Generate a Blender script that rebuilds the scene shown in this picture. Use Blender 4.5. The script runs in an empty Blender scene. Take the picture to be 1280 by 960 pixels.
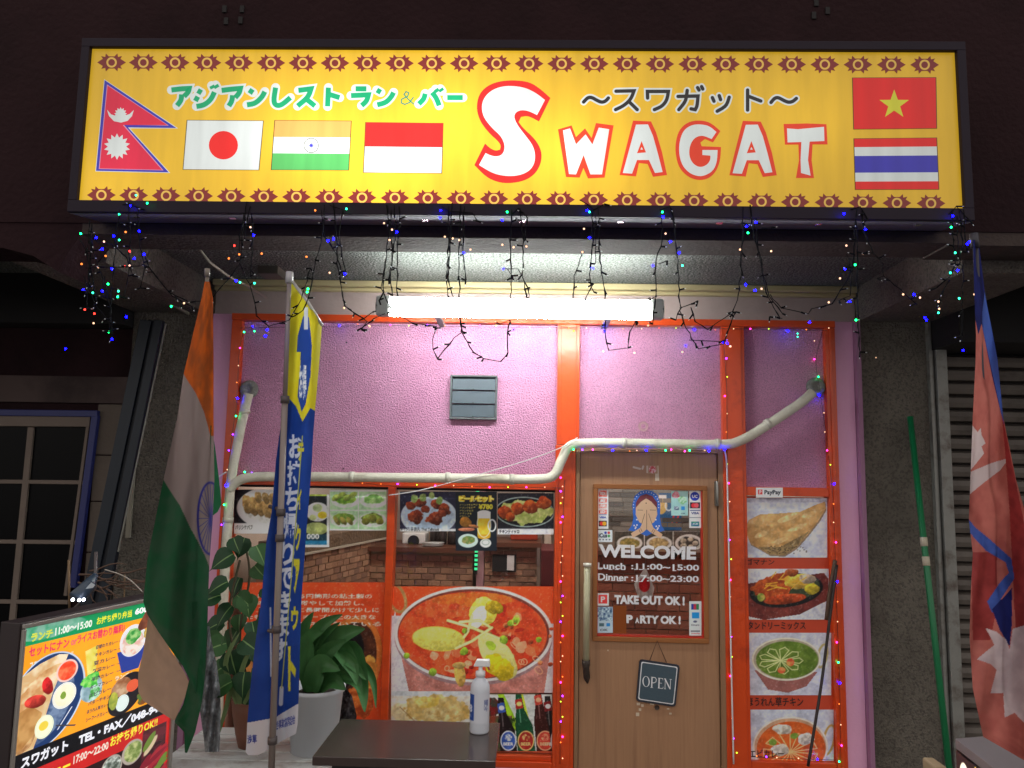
import bpy, math, random
import numpy as np
from mathutils import Vector, Matrix
random.seed(7); RNG = np.random.default_rng(7)
S = bpy.context.scene
COL = S.collection
# ---------------------------------------------------------------- camera
F_PX = 961.0
CAM = np.array([0.0, -4.0, 1.6])
RT = np.array([0.99957524, 0.02293233, 0.01798477])
UP = np.array([-0.01520131, -0.11624999, 0.99310365])
FW = np.array([-0.02486491, 0.99295521, 0.11585201])
cam = bpy.data.cameras.new('camera'); cam.sensor_width = 36; cam.lens = 36 * F_PX / 1280
cam.clip_start = 0.05; cam.clip_end = 300
co = bpy.data.objects.new('camera', cam); COL.objects.link(co)
M = Matrix(((RT[0], UP[0], -FW[0], CAM[0]), (RT[1], UP[1], -FW[1], CAM[1]), (RT[2], UP[2], -FW[2], CAM[2]), (0, 0, 0, 1)))
co.matrix_world = M; S.camera = co
# ---------------------------------------------------------------- world, exposure
W = bpy.data.worlds.new('World'); S.world = W; W.use_nodes = True
bg = W.node_tree.nodes['Background']
bg.inputs[0].default_value = (1.0, 0.93, 0.87, 1); bg.inputs[1].default_value = 0.95   # dull urban night sky
S.view_settings.view_transform = 'Standard'; S.view_settings.look = 'None'
S.view_settings.exposure = 0.0; S.view_settings.gamma = 1.0
S.render.engine = 'CYCLES'
S.cycles.use_denoising = True
S.cycles.max_bounces = 8; S.cycles.sample_clamp_indirect = 4
TUBE = 80.0
# ---------------------------------------------------------------- helpers
def ray(px, py): return FW * F_PX + RT * (px - 640) - UP * (py - 480)
def at(px, py, Y):
    d = ray(px, py); t = (Y - CAM[1]) / d[1]; return CAM + d * t
def atz(px, py, Z):
    d = ray(px, py); t = (Z - CAM[2]) / d[2]; return CAM + d * t
def lin(c): 
    c = np.asarray(c, float) / 255.0
    return np.where(c <= 0.04045, c / 12.92, ((c + 0.055) / 1.055) ** 2.4)
def L3(*c): return tuple(float(x) for x in lin(c))
ORG = {}
def setp(o, label=None, cat=None, group=None, kind=None):
    if label: o['label'] = label
    if cat: o['category'] = cat
    if group: o['group'] = group
    if kind: o['kind'] = kind
    return o
def thing(name, label, cat, loc, group=None):
    o = bpy.data.objects.new(name, None); COL.objects.link(o); o.empty_display_size = .1
    o.location = loc; ORG[o.name] = Vector(loc); return setp(o, label, cat, group)
def link(o, world, parent):
    COL.objects.link(o); ORG[o.name] = Vector(world)
    if parent is not None:
        o.parent = parent; o.location = Vector(world) - ORG[parent.name]
    else: o.location = world
    return o
_m = {}
def mat(name, col=(.5, .5, .5), rough=.6, metal=0., var=.12, vs=6., bump=0., bs=60., emit=None, es=0., stain=None, ss=1.5, sth=.55, spec=.5, coat=0., trans=0., stretch=None, sheen=0., bd=.01, samp=True, alpha=1., speck=None):
    if name in _m: return _m[name]
    m = bpy.data.materials.new(name); m.use_nodes = True; nt = m.node_tree; N = nt.nodes; Lk = nt.links
    b = N['Principled BSDF']
    tc = N.new('ShaderNodeNewGeometry')
    pos = tc.outputs['Position']
    if stretch:
        mp = N.new('ShaderNodeMapping'); mp.inputs['Scale'].default_value = stretch; Lk.new(pos, mp.inputs[0]); pos = mp.outputs[0]
    nz = N.new('ShaderNodeTexNoise'); nz.inputs['Scale'].default_value = vs; nz.inputs['Detail'].default_value = 6; Lk.new(pos, nz.inputs['Vector'])
    mx = N.new('ShaderNodeMix'); mx.data_type = 'RGBA'
    c = np.array(col[:3])
    mx.inputs[6].default_value = (*(c * (1 - var)), 1); mx.inputs[7].default_value = (*np.minimum(c * (1 + var), 1), 1)
    Lk.new(nz.outputs['Fac'], mx.inputs[0]); out = mx.outputs[2]
    if stain:
        n2 = N.new('ShaderNodeTexNoise'); n2.inputs['Scale'].default_value = ss; n2.inputs['Detail'].default_value = 8; n2.inputs['Roughness'].default_value = .65
        Lk.new(pos, n2.inputs['Vector'])
        r = N.new('ShaderNodeMapRange'); r.inputs[1].default_value = sth - .07; r.inputs[2].default_value = sth + .12; Lk.new(n2.outputs['Fac'], r.inputs[0])
        m2 = N.new('ShaderNodeMix'); m2.data_type = 'RGBA'; m2.inputs[7].default_value = (*stain, 1); Lk.new(r.outputs[0], m2.inputs[0]); Lk.new(out, m2.inputs[6]); out = m2.outputs[2]
    if speck:      # (scale, threshold, darkening): shade of a sprayed coat's pits and grains, put into the colour
        n4 = N.new('ShaderNodeTexNoise'); n4.inputs['Scale'].default_value = speck[0]; n4.inputs['Detail'].default_value = 2; Lk.new(pos, n4.inputs['Vector'])
        r4 = N.new('ShaderNodeMapRange'); r4.inputs[1].default_value = speck[1] - .06; r4.inputs[2].default_value = speck[1] + .06; r4.inputs[3].default_value = 0; r4.inputs[4].default_value = speck[2]; Lk.new(n4.outputs['Fac'], r4.inputs[0])
        m4 = N.new('ShaderNodeMix'); m4.data_type = 'RGBA'; m4.inputs[7].default_value = (*(c * .25), 1); Lk.new(r4.outputs[0], m4.inputs[0]); Lk.new(out, m4.inputs[6]); out = m4.outputs[2]
    Lk.new(out, b.inputs['Base Color'])
    b.inputs['Roughness'].default_value = rough; b.inputs['Metallic'].default_value = metal
    b.inputs['Specular IOR Level'].default_value = spec; b.inputs['Coat Weight'].default_value = coat
    b.inputs['Transmission Weight'].default_value = trans; b.inputs['Sheen Weight'].default_value = sheen
    b.inputs['Alpha'].default_value = alpha
    if emit is not None:
        b.inputs['Emission Color'].default_value = (*emit, 1); b.inputs['Emission Strength'].default_value = es
        if not samp: m.cycles.emission_sampling = 'NONE'
    if bump:
        n3 = N.new('ShaderNodeTexNoise'); n3.inputs['Scale'].default_value = bs; n3.inputs['Detail'].default_value = 3; Lk.new(pos, n3.inputs['Vector'])
        bp = N.new('ShaderNodeBump'); bp.inputs['Strength'].default_value = bump; bp.inputs['Distance'].default_value = bd
        Lk.new(n3.outputs['Fac'], bp.inputs['Height']); Lk.new(bp.outputs[0], b.inputs['Normal'])
    _m[name] = m; return m
def vmat(name, rough=.35, spec=.4, emit=0., coat=0., bump=0., bs=200., trans=0.):
    """printed matter: the print's colours come from the mesh colour attribute"""
    if name in _m: return _m[name]
    m = bpy.data.materials.new(name); m.use_nodes = True; N = m.node_tree.nodes; Lk = m.node_tree.links; b = N['Principled BSDF']
    a = N.new('ShaderNodeAttribute'); a.attribute_name = 'ink'; Lk.new(a.outputs[0], b.inputs['Base Color'])
    b.inputs['Roughness'].default_value = rough; b.inputs['Specular IOR Level'].default_value = spec; b.inputs['Coat Weight'].default_value = coat
    if emit:
        Lk.new(a.outputs[0], b.inputs['Emission Color']); b.inputs['Emission Strength'].default_value = emit; m.cycles.emission_sampling = 'NONE'
    if bump:
        g = N.new('ShaderNodeNewGeometry'); n3 = N.new('ShaderNodeTexNoise'); n3.inputs['Scale'].default_value = bs; Lk.new(g.outputs['Position'], n3.inputs['Vector'])
        bp = N.new('ShaderNodeBump'); bp.inputs['Strength'].default_value = bump; bp.inputs['Distance'].default_value = .004; Lk.new(n3.outputs['Fac'], bp.inputs['Height']); Lk.new(bp.outputs[0], b.inputs['Normal'])
    if trans:   # thin cloth lets some light through
        t = N.new('ShaderNodeBsdfTranslucent'); Lk.new(a.outputs[0], t.inputs[0]); ms = N.new('ShaderNodeMixShader'); ms.inputs[0].default_value = trans
        Lk.new(b.outputs[0], ms.inputs[1]); Lk.new(t.outputs[0], ms.inputs[2]); Lk.new(ms.outputs[0], N['Material Output'].inputs[0])
    _m[name] = m; return m
_gl = {}
def glyphs(s, off=0.0, res=3):
    k = (s, off, res)
    if k in _gl: return _gl[k]
    cu = bpy.data.curves.new('t', 'FONT'); cu.body = s; cu.offset = off; cu.resolution_u = res
    ob = bpy.data.objects.new('t', cu); COL.objects.link(ob)
    bpy.context.view_layer.update()
    me = ob.evaluated_get(bpy.context.evaluated_depsgraph_get()).to_mesh()
    v = np.array([(p.co.x, p.co.y) for p in me.vertices]); f = [tuple(p.vertices) for p in me.polygons]
    ob.evaluated_get(bpy.context.evaluated_depsgraph_get()).to_mesh_clear()
    bpy.data.objects.remove(ob); bpy.data.curves.remove(cu)
    if len(v): v = v - v.min(0); v = v / np.maximum(v.max(0), 1e-6)
    _gl[k] = (v, f); return _gl[k]
def quadmap(c, Y):
    """c: TL,TR,BR,BL picture corners -> f(u,v) on the plane y=Y, v from the bottom"""
    c = np.array(c, float)
    P = [at(*p, Y) for p in c]
    return lambda u, v: (P[3] * (1 - u) + P[2] * u) * (1 - v) + (P[0] * (1 - u) + P[1] * u) * v
def rectc(x0, y0, x1, y1): return ((x0, y0), (x1, y0), (x1, y1), (x0, y1))
class MB:
    def __init__(s): s.v = []; s.f = []; s.m = []; s.sm = []
    def add(s, V, Fs, mi=0, sm=False):
        o = len(s.v); s.v += [tuple(map(float, p)) for p in V]; s.f += [tuple(i + o for i in f) for f in Fs]; s.m += [mi] * len(Fs); s.sm += [sm] * len(Fs); return s
    def box(s, x0, x1, y0, y1, z0, z1, mi=0):
        V = [(x, y, z) for x in (x0, x1) for y in (y0, y1) for z in (z0, z1)]
        return s.add(V, [(0, 1, 3, 2), (4, 6, 7, 5), (0, 4, 5, 1), (2, 3, 7, 6), (0, 2, 6, 4), (1, 5, 7, 3)], mi)
    def prism(s, pts, vec, mi=0, ms=None):
        n = len(pts); a = [np.array(p, float) for p in pts]; b = [p + np.array(vec) for p in a]
        s.add(a + b, [tuple(range(n))[::-1]], mi); o = len(s.v) - 2 * n
        s.f.append(tuple(range(o + n, o + 2 * n))); s.m.append(mi); s.sm.append(False)
        for i in range(n):
            j = (i + 1) % n; s.f.append((o + i, o + j, o + n + j, o + n + i)); s.m.append(mi if ms is None else ms); s.sm.append(False)
        return s
    def face(s, pts, mi=0): return s.add(pts, [tuple(range(len(pts)))], mi)
    def tube(s, pts, r, n=8, mi=0, cap=True, sm=True):
        P = [np.array(p, float) for p in pts]; k = len(P); rr = r if hasattr(r, '__len__') else [r] * k
        V = []; ref = None
        for i in range(k):
            d = P[min(i + 1, k - 1)] - P[max(i - 1, 0)]; d = d / (np.linalg.norm(d) + 1e-9)
            if ref is None: ref = np.cross(d, (0, 0, 1.) if abs(d[2]) < .9 else (1., 0, 0))
            ref = ref - d * (ref @ d); ref = ref / (np.linalg.norm(ref) + 1e-9); w = np.cross(d, ref)
            for j in range(n):
                a = 2 * math.pi * j / n; V.append(P[i] + (ref * math.cos(a) + w * math.sin(a)) * rr[i])
        Fs = [(i * n + j, i * n + (j + 1) % n, (i + 1) * n + (j + 1) % n, (i + 1) * n + j) for i in range(k - 1) for j in range(n)]
        s.add(V, Fs, mi, sm)
        if cap:
            o = len(s.v) - k * n
            s.f.append(tuple(o + j for j in range(n))[::-1]); s.m.append(mi); s.sm.append(False)
            s.f.append(tuple(o + (k - 1) * n + j for j in range(n))); s.m.append(mi); s.sm.append(False)
        return s
    def lathe(s, prof, c, n=24, mi=0, sm=True):
        V = [(c[0] + r * math.cos(2 * math.pi * j / n), c[1] + r * math.sin(2 * math.pi * j / n), c[2] + z) for r, z in prof for j in range(n)]
        k = len(prof); Fs = [(i * n + j, i * n + (j + 1) % n, (i + 1) * n + (j + 1) % n, (i + 1) * n + j) for i in range(k - 1) for j in range(n)]
        return s.add(V, Fs, mi, sm)
    def ball(s, c, r, mi=0, n=6, m=4):
        return s.lathe([(max(r * math.sin(math.pi * i / m), 1e-5), -r * math.cos(math.pi * i / m)) for i in range(m + 1)], c, n, mi)
    def text(s, t, fm, mi=0, off=0.0, res=3):
        v, f = glyphs(t, off, res)
        return s.add([fm(a, b) for a, b in v], f, mi)
    def stroke(s, pts, w, fm, mi=0, cap=True):
        """flat ribbon with round joints; pts picture points, fm(px,py,layer) -> 3d"""
        pts = [np.array(p, float) for p in pts]
        s.lay = getattr(s, 'lay', 0)
        L = []; Rr = []
        k = len(pts)
        for i in range(k):
            d0 = pts[i] - pts[i - 1] if i else pts[1] - pts[0]; d1 = pts[i + 1] - pts[i] if i < k - 1 else d0
            d0 = d0 / np.linalg.norm(d0); d1 = d1 / np.linalg.norm(d1); t = d0 + d1; t = t / (np.linalg.norm(t) + 1e-9); nrm = np.array([-t[1], t[0]])
            sc = w / 2 / max(.5, abs(nrm @ np.array([-d1[1], d1[0]])))
            L.append(pts[i] + nrm * sc); Rr.append(pts[i] - nrm * sc)
        n0 = len(s.v); s.lay += 1; a1 = [math.atan2(*(pts[e[1]] - pts[e[0]])[::-1]) for e in ((0, 1), (-2, -1))]
        V = [fm(p[0], p[1], s.lay) for p in L + Rr]; Fc = [(i, i + 1, k + i + 1, k + i) for i in range(k - 1)]
        if cap:
            for base, c, a, sg in ((k - 1, pts[-1], a1[1], 1), (0, pts[0], a1[0], -1)):
                st = len(V)
                for q in range(1, 8):
                    an = a + math.pi / 2 - sg * q * math.pi / 8; V.append(fm(c[0] + w / 2 * math.cos(an), c[1] + w / 2 * math.sin(an), s.lay))
                Fc.append((base, *range(st, st + 7), k + base))
        return s.add(V, Fc, mi)
    def build(s, name, mats, parent=None, kind=None, label=None, cat=None, group=None, base=True, bevel=0):
        if not isinstance(mats, (list, tuple)): mats = [mats]
        V = np.array(s.v); lo = V.min(0); hi = V.max(0); o = (lo + hi) / 2
        if parent is None: o[2] = lo[2]
        me = bpy.data.meshes.new(name); me.from_pydata([tuple(p) for p in (V - o)], [], s.f)
        for m in mats: me.materials.append(m)
        me.polygons.foreach_set('material_index', s.m); me.polygons.foreach_set('use_smooth', s.sm); me.update()
        ob = bpy.data.objects.new(name, me); link(ob, tuple(map(float, o)), parent)
        if bevel:
            b = ob.modifiers.new('bevel', 'BEVEL'); b.width = bevel; b.segments = 2; b.limit_method = 'ANGLE'
        return setp(ob, label, cat, group, kind)
# ---------------------------------------------------------------- painter for printed matter
def fbm(h, w, cell, seed=0, oct=3):
    r = np.random.default_rng(seed); out = np.zeros((h, w)); amp = 1; tot = 0
    for o in range(oct):
        gh = max(2, int(h / cell) + 2); gw = max(2, int(w / cell) + 2); g = r.random((gh, gw))
        yy = np.linspace(0, gh - 1.001, h); xx = np.linspace(0, gw - 1.001, w); yi = yy.astype(int); xi = xx.astype(int); fy = (yy - yi)[:, None]; fx = (xx - xi)[None]
        fy = fy * fy * (3 - 2 * fy); fx = fx * fx * (3 - 2 * fx)
        a = g[yi][:, xi]; b = g[yi][:, xi + 1]; c = g[yi + 1][:, xi]; d = g[yi + 1][:, xi + 1]
        out += amp * ((a * (1 - fx) + b * fx) * (1 - fy) + (c * (1 - fx) + d * fx) * fy); tot += amp; amp *= .55; cell = max(1.01, cell / 2)
    return out / tot
class Cv:
    def __init__(s, X, Y, col=(255, 255, 255), res=1.0):
        s.X = X; s.Y = Y; s.h, s.w = X.shape; s.res = res; s.A = np.ones((s.h, s.w, 3)) * np.array(col, float); s.k = 0
    def n(s, cell=8, oct=3): s.k += 1; return fbm(s.h, s.w, cell * s.res, s.k * 17 + s.w, oct)
    def put(s, m, col, col2=None, cell=6):
        c = np.array(col, float)[None, None]
        if col2 is not None:
            t = np.clip((s.n(cell) - .5) * 2.6 + .5, 0, 1)[..., None]; c = c * (1 - t) + np.array(col2, float) * t
        s.A = s.A * (1 - m[..., None]) + c * m[..., None]; return s
    def em(s, cx, cy, rx, ry, ang=0, wob=0., cell=8):
        a = math.radians(ang); dx = s.X - cx; dy = s.Y - cy; u = (dx * math.cos(a) + dy * math.sin(a)) / rx; v = (-dx * math.sin(a) + dy * math.cos(a)) / ry
        d = np.sqrt(u * u + v * v)
        if wob: d = d + wob * (s.n(cell) - .5) * 2
        return np.clip((1 - d) * min(rx, ry) * s.res + .5, 0, 1)
    def ell(s, cx, cy, rx, ry, col, col2=None, ang=0, wob=0., cell=6): return s.put(s.em(cx, cy, rx, ry, ang, wob), col, col2, cell)
    def ball(s, cx, cy, rx, ry, col, ang=0, wob=.12, lo=.55, col2=None):
        m = s.em(cx, cy, rx, ry, ang, wob); sh = 1.12 - (1 - lo) * np.clip(((s.X - cx) / rx * .5 + (s.Y - cy) / ry * .9 + .7) / 1.7, 0, 1)
        B = s.A.copy(); s.put(m, col, col2 or tuple(c * .75 for c in col), 4); s.A = B * (1 - m[..., None]) + np.clip(s.A * sh[..., None], 0, 255) * m[..., None]; return s
    def ring(s, cx, cy, rx, ry, w, col, ang=0):
        m = s.em(cx, cy, rx, ry, ang) * (1 - s.em(cx, cy, rx - w, ry - w, ang)); return s.put(m, col)
    def pm(s, pts):
        inside = np.zeros(s.X.shape, bool); n = len(pts)
        for i in range(n):
            x0, y0 = pts[i]; x1, y1 = pts[(i + 1) % n]
            if y0 == y1: continue
            c = ((y0 > s.Y) != (y1 > s.Y)) & (s.X < (x1 - x0) * (s.Y - y0) / (y1 - y0) + x0); inside ^= c
        return inside.astype(float)
    def poly(s, pts, col, col2=None, cell=6): return s.put(s.pm(pts), col, col2, cell)
    def rect(s, x0, y0, x1, y1, col, col2=None, cell=6):
        m = np.clip((s.X - x0) * s.res + .5, 0, 1) * np.clip((x1 - s.X) * s.res + .5, 0, 1) * np.clip((s.Y - y0) * s.res + .5, 0, 1) * np.clip((y1 - s.Y) * s.res + .5, 0, 1)
        return s.put(m, col, col2, cell)
    def line(s, pts, w, col):
        d = np.full(s.X.shape, 1e9)
        for (x0, y0), (x1, y1) in zip(pts, pts[1:]):
            dx, dy = x1 - x0, y1 - y0; t = np.clip(((s.X - x0) * dx + (s.Y - y0) * dy) / (dx * dx + dy * dy + 1e-9), 0, 1)
            d = np.minimum(d, np.hypot(s.X - x0 - t * dx, s.Y - y0 - t * dy))
        return s.put(np.clip((w / 2 - d) * s.res + .5, 0, 1), col)
    def text(s, t, x0, y0, x1, y1, col, off=0.02, sl=0.0):
        v, f = glyphs(t, off, 2); m = np.zeros(s.X.shape)
        P = [(x0 + (x1 - x0) * a, y1 + (y0 - y1) * b + sl * a) for a, b in v]
        sub = (s.X > min(x0, x1) - 3) & (s.X < max(x0, x1) + 3) & (s.Y > min(y0, y1) - 3 + min(sl, 0)) & (s.Y < max(y0, y1) + 3 + max(sl, 0))
        ii = np.where(sub); X = s.X[ii]; Y = s.Y[ii]; acc = np.zeros(len(X))
        q = .3 / s.res
        for ox, oy in ((-q, -q), (q, q), (-q, q), (q, -q)):
            a2 = np.zeros(len(X), bool)
            for fc in f:
                for k in range(1, len(fc) - 1):
                    A, B, C = P[fc[0]], P[fc[k]], P[fc[k + 1]]
                    e = []
                    for (p, r) in ((A, B), (B, C), (C, A)): e.append((r[0] - p[0]) * (Y + oy - p[1]) - (r[1] - p[1]) * (X + ox - p[0]))
                    a2 |= ((e[0] >= 0) & (e[1] >= 0) & (e[2] >= 0)) | ((e[0] <= 0) & (e[1] <= 0) & (e[2] <= 0))
            acc += a2 / 4
        m[ii] = acc; return s.put(m, col)
    def grain(s, amt=.12, cell=2):
        if amt > .04: s.A = np.clip((s.A - 118) * 1.06 + 118, 0, 255) * (1 + .13 * (s.n(9, 3) - .5) * 2)[..., None]; q = np.clip((s.n(2.2, 2) - .66) * 7, 0, 1)[..., None]; s.A = s.A * (1 - .16 * q) + 255 * .16 * q; amt = amt * 1.3
        s.A = np.clip(s.A * (1 + amt * (s.n(cell, 2) - .5) * 2)[..., None], 0, 255); return s
def sheet(name, cv, P, m, parent=None, gain=1.0, **kw):
    """grid mesh whose points P[h,w,3] carry the painted colours"""
    h, w = cv.h, cv.w; V = P.reshape(-1, 3); lo = V.min(0); hi = V.max(0); o = (lo + hi) / 2
    if parent is None: o[2] = lo[2]
    me = bpy.data.meshes.new(name); nf = (h - 1) * (w - 1)
    me.vertices.add(h * w); me.vertices.foreach_set('co', (V - o).astype(np.float32).ravel())
    i = np.arange(h * w).reshape(h, w); q = np.stack([i[1:, :-1], i[1:, 1:], i[:-1, 1:], i[:-1, :-1]], -1).reshape(-1)
    me.loops.add(nf * 4); me.loops.foreach_set('vertex_index', q.astype(np.int32))
    me.polygons.add(nf); me.polygons.foreach_set('loop_start', np.arange(0, nf * 4, 4, dtype=np.int32)); me.polygons.foreach_set('loop_total', np.full(nf, 4, np.int32))
    me.polygons.foreach_set('use_smooth', np.ones(nf, bool)); me.update(calc_edges=True)
    a = me.color_attributes.new('ink', 'FLOAT_COLOR', 'POINT'); C4 = np.ones((h * w, 4), np.float32); C4[:, :3] = np.minimum(lin(cv.A.reshape(-1, 3)) * gain, .88).astype(np.float32); a.data.foreach_set('color', C4.ravel())
    me.materials.append(m); me.validate()
    ob = bpy.data.objects.new(name, me); link(ob, tuple(map(float, o)), parent)
    return setp(ob, kw.get('label'), kw.get('cat'), kw.get('group'), kw.get('kind'))
def grid(x0, y0, x1, y1, res=1.0):
    w = max(3, int(abs(x1 - x0) * res) + 1); h = max(3, int(abs(y1 - y0) * res) + 1)
    X, Y = np.meshgrid(np.linspace(x0, x1, w), np.linspace(y0, y1, h)); return X, Y
PRINT = vmat('printed_paper', .42, .35, coat=.0)
def poster(name, rect, paint, Y=-.004, res=1.15, parent=None, m=None, corners=None, **kw):
    X, Yp = grid(*rect, res); cv = Cv(X, Yp, (235, 235, 235), res); paint(cv)
    fm = quadmap(corners or rectc(*rect), Y) if not callable(Y) else Y
    U = (X - rect[0]) / (rect[2] - rect[0]); Vv = 1 - (Yp - rect[1]) / (rect[3] - rect[1])
    P = fm(U[..., None], Vv[..., None])
    return sheet(name, cv, P, m or PRINT, parent, gain=1.3, **kw)
# ================================================================ THE BUILDING
CONC = mat('dark_concrete', L3(42, 26, 29), .9, var=.3, vs=3, bump=.5, bs=45, stain=L3(32, 20, 23), ss=1.2, spec=.12)
ROUGH = mat('sprayed_plaster', L3(120, 124, 118), .95, var=.3, vs=60, bump=1.0, bs=85, bd=.03, speck=(95, .50, .85))
STUC = mat('pillar_stucco', L3(112, 105, 96), .92, var=.25, vs=5, bump=1.0, bs=100, bd=.02, stain=L3(88, 82, 74), ss=2, speck=(80, .56, .5))
LINT = mat('beige_lintel_paint', L3(172, 152, 148), .7, var=.06, vs=3, bump=.15, bs=40, stain=L3(150, 132, 126), ss=2)
PINK = mat('pink_stucco', L3(222, 158, 194), .88, stain=L3(210, 143, 180), ss=2.2, sth=.52, var=.2, vs=90, bump=1.0, bs=130, bd=.02, speck=(150, .56, .34))
PINKS = mat('pink_paint_smooth', L3(230, 172, 206), .7, var=.08, vs=4, bump=.2, bs=80)
ORNG = mat('orange_gloss_paint', L3(216, 74, 24), .3, var=.1, vs=5, bump=.25, bs=24, spec=.5, stain=L3(178, 56, 22), ss=5, sth=.6)
DARK = mat('black_gap', L3(22, 18, 20), .8)
ASPH = mat('asphalt', (.05, .05, .052), .9, var=.3, vs=40, bump=.8, bs=150)
PAVE = mat('pavement_concrete', L3(120, 118, 112), .9, var=.15, vs=5, bump=.3, bs=80)
WOOD = mat('pale_veneer', L3(166, 124, 92), .45, var=.13, vs=4, stretch=(26, 26, 1.1), bump=.05, bs=30, stain=L3(146, 106, 78), ss=1.3, sth=.58)
WOODE = mat('veneer_frame', L3(146, 110, 80), .5, var=.2, vs=4, stretch=(22, 22, 1.2))
REDP = mat('red_paint', L3(190, 40, 22), .4)
def solid(name, *b, m, kind='structure', parent=None, bevel=0, **kw):
    mb = MB(); mb.box(*b); return mb.build(name, m, parent, kind=kind if parent is None else None, bevel=bevel, **kw)
solid('road', -40, 40, -30, -1.75, -.3, 0.0, m=ASPH)
solid('pavement', -40, 40, -1.75, 5, -.3, .10, m=PAVE)
XL, XR = -1.70, 1.69
bd = thing('concrete_building', 'dark concrete building whose upper floor overhangs the recessed shop front', 'building', (0, -1.2, .10))
solid('upper_wall', -9, 9, -1.2, -1.0, 2.52, 9, m=CONC, parent=bd)
solid('front_beam', XL - .02, XR - .15, -1.195, -1.0, 2.478, 2.52, m=mat('beam_concrete', L3(70, 61, 58), .9, var=.25, vs=8, bump=.5, bs=60, spec=.15), parent=bd)
solid('front_beam', XR - .15, 9, -1.195, -1.0, 2.47, 2.52, m=mat('beam_concrete'), parent=bd)
# haunched beam over the neighbouring bay
mb = MB(); pr = [(-9, 2.52), (-9, 2.42), (-2.02, 2.42), (-1.9, 2.39), (-1.80, 2.33), (-1.76, 2.42), (XL - .02, 2.478), (XL - .02, 2.52)]
mb.prism([(x, -1.195, z) for x, z in pr], (0, .195, 0)); mb.build('haunched_beam', CONC, bd)
solid('soffit', -9, 9, -1.0, .3, 2.6, 2.75, m=ROUGH, parent=bd)
for x0, x1 in ((-2.12, XL - .03), (XR + .005, 2.06)):
    solid('cross_beam', x0, x1, -1.0, .1, 2.42, 2.6, m=STUC, parent=bd)
    solid('pillar', x0, x1, -.02, .4, .10, 2.42, m=STUC, parent=bd)
solid('side_wall', -9, -2.12, .0, .3, 1.95, 2.33, m=CONC, parent=bd)
solid('side_wall', -9, -2.12, .0, .3, .1, 1.949, m=CONC, parent=bd)
solid('unlit_recess_fill', -9, -2.125, -.12, .3, 2.335, 2.6, m=DARK, parent=bd)  # black filler whose colour stands for the unlit recess above the side wall
solid('wall_band', -9, -2.125, -.02, .0, 1.93, 2.07, m=mat('worn_plaster', L3(82, 70, 68), .9, spec=.1, var=.25, vs=4, stain=L3(56, 48, 48)), parent=bd)
# small grey blocks between the side window and the pillar
for k, (z0, z1) in enumerate(((1.66, 1.925), (1.42, 1.655), (1.16, 1.415), (.9, 1.155), (.62, .895))):
    solid('block', -2.28, -2.13, -.015, .2, z0, z1, m=mat('grey_block', L3(92, 82, 74), .9, var=.2, vs=5, bump=.3, bs=50), parent=bd, bevel=.006)
solid('roller_shutter_head', 2.06, 9, -.3, .3, 2.27, 2.6, m=DARK, parent=bd)
solid('lintel', XL + .005, XR - .0, 0.0, .25, 2.419, 2.6, m=LINT, parent=bd)
solid('moulding', XL + .005, XR - .0, -.06, -.001, 2.566, 2.598, m=mat('cream_moulding', L3(176, 160, 120), .6, var=.1), parent=bd, bevel=.006)
solid('moulding', XL + .005, XR - .0, -.03, -.001, 2.545, 2.565, m=mat('cream_moulding'), parent=bd, bevel=.004)
p = lambda x, y, Z=2.41: atz(x, y, Z)
mb = MB(); mb.tube([p(193, 366, 2.44), p(248, 399, 2.41)], .012, 6); mb.build('batten', mat('grey_batten', L3(150, 140, 125)), bd)
mb = MB(); mb.tube([at(248, 310, -.9), at(262, 328, -.8), at(285, 345, -.7), at(310, 358, -.5), at(333, 372, -.35)], .006, 6); mb.build('soffit_cable', mat('grey_batten'), bd)
solid('junction_box', -1.36, -1.26, -.32, -.2, 2.56, 2.6, m=mat('dirty_plastic', L3(95, 88, 78)), parent=bd)
# bolt marks on the upper wall
for (x, y) in ((281, 12), (303, 12), (283, 27), (301, 26), (1020, 4), (1034, 14), (1017, 20)):
    a = at(x, y, -1.2); mb = MB(); mb.box(a[0] - .008, a[0] + .008, -1.206, -1.199, a[2] - .014, a[2] + .014); mb.build('bolt_hole', DARK, bd)
# ================================================================ THE SHOP FRONT
def wx(px, py): return at(px, py, 0)[0]
def wz(px, py): return at(px, py, 0)[2]
zt = 2.418; z_rail = wz(900, 410)
sf = thing('shop_front', 'pink stucco shop front set between orange painted posts under the fluorescent lamp', 'shop front', (0, 0, .10))
xl0, xl1 = wx(292, 420), wx(305, 420)
xm0, xm1 = wx(697, 420), wx(724.5, 420)
xn0, xn1 = wx(897, 430), wx(928, 430)
xr0, xr1 = wx(1028, 420), wx(1040.5, 420)
zr0, zr1 = wz(600, 611), wz(600, 600)
PV = [xl0, xl1, xm0, xm1, xn0, xn1, xr0, xr1]
zt2 = wz(600, 406) 
def panel(x0, x1, z0, z1, m=PINK, nm='stucco_panel', y0=.0, y1=.08): return solid(nm, x0, x1, y0, y1, z0, z1, m=m, parent=sf)
panel(xl1, xm0, zr1 - .01, zt2); panel(xm1 - .004, xn0 + .02, wz(810, 561) + .001, zt2, y0=.001); panel(xn1, xr0, wz(980, 609), zt2)
panel(XL + .003, xl0, .1, zt, PINKS, 'side_strip', -.012, .08); panel(xr1, XR - .02, .1, zt, PINKS, 'side_strip', -.012, .08)
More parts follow.
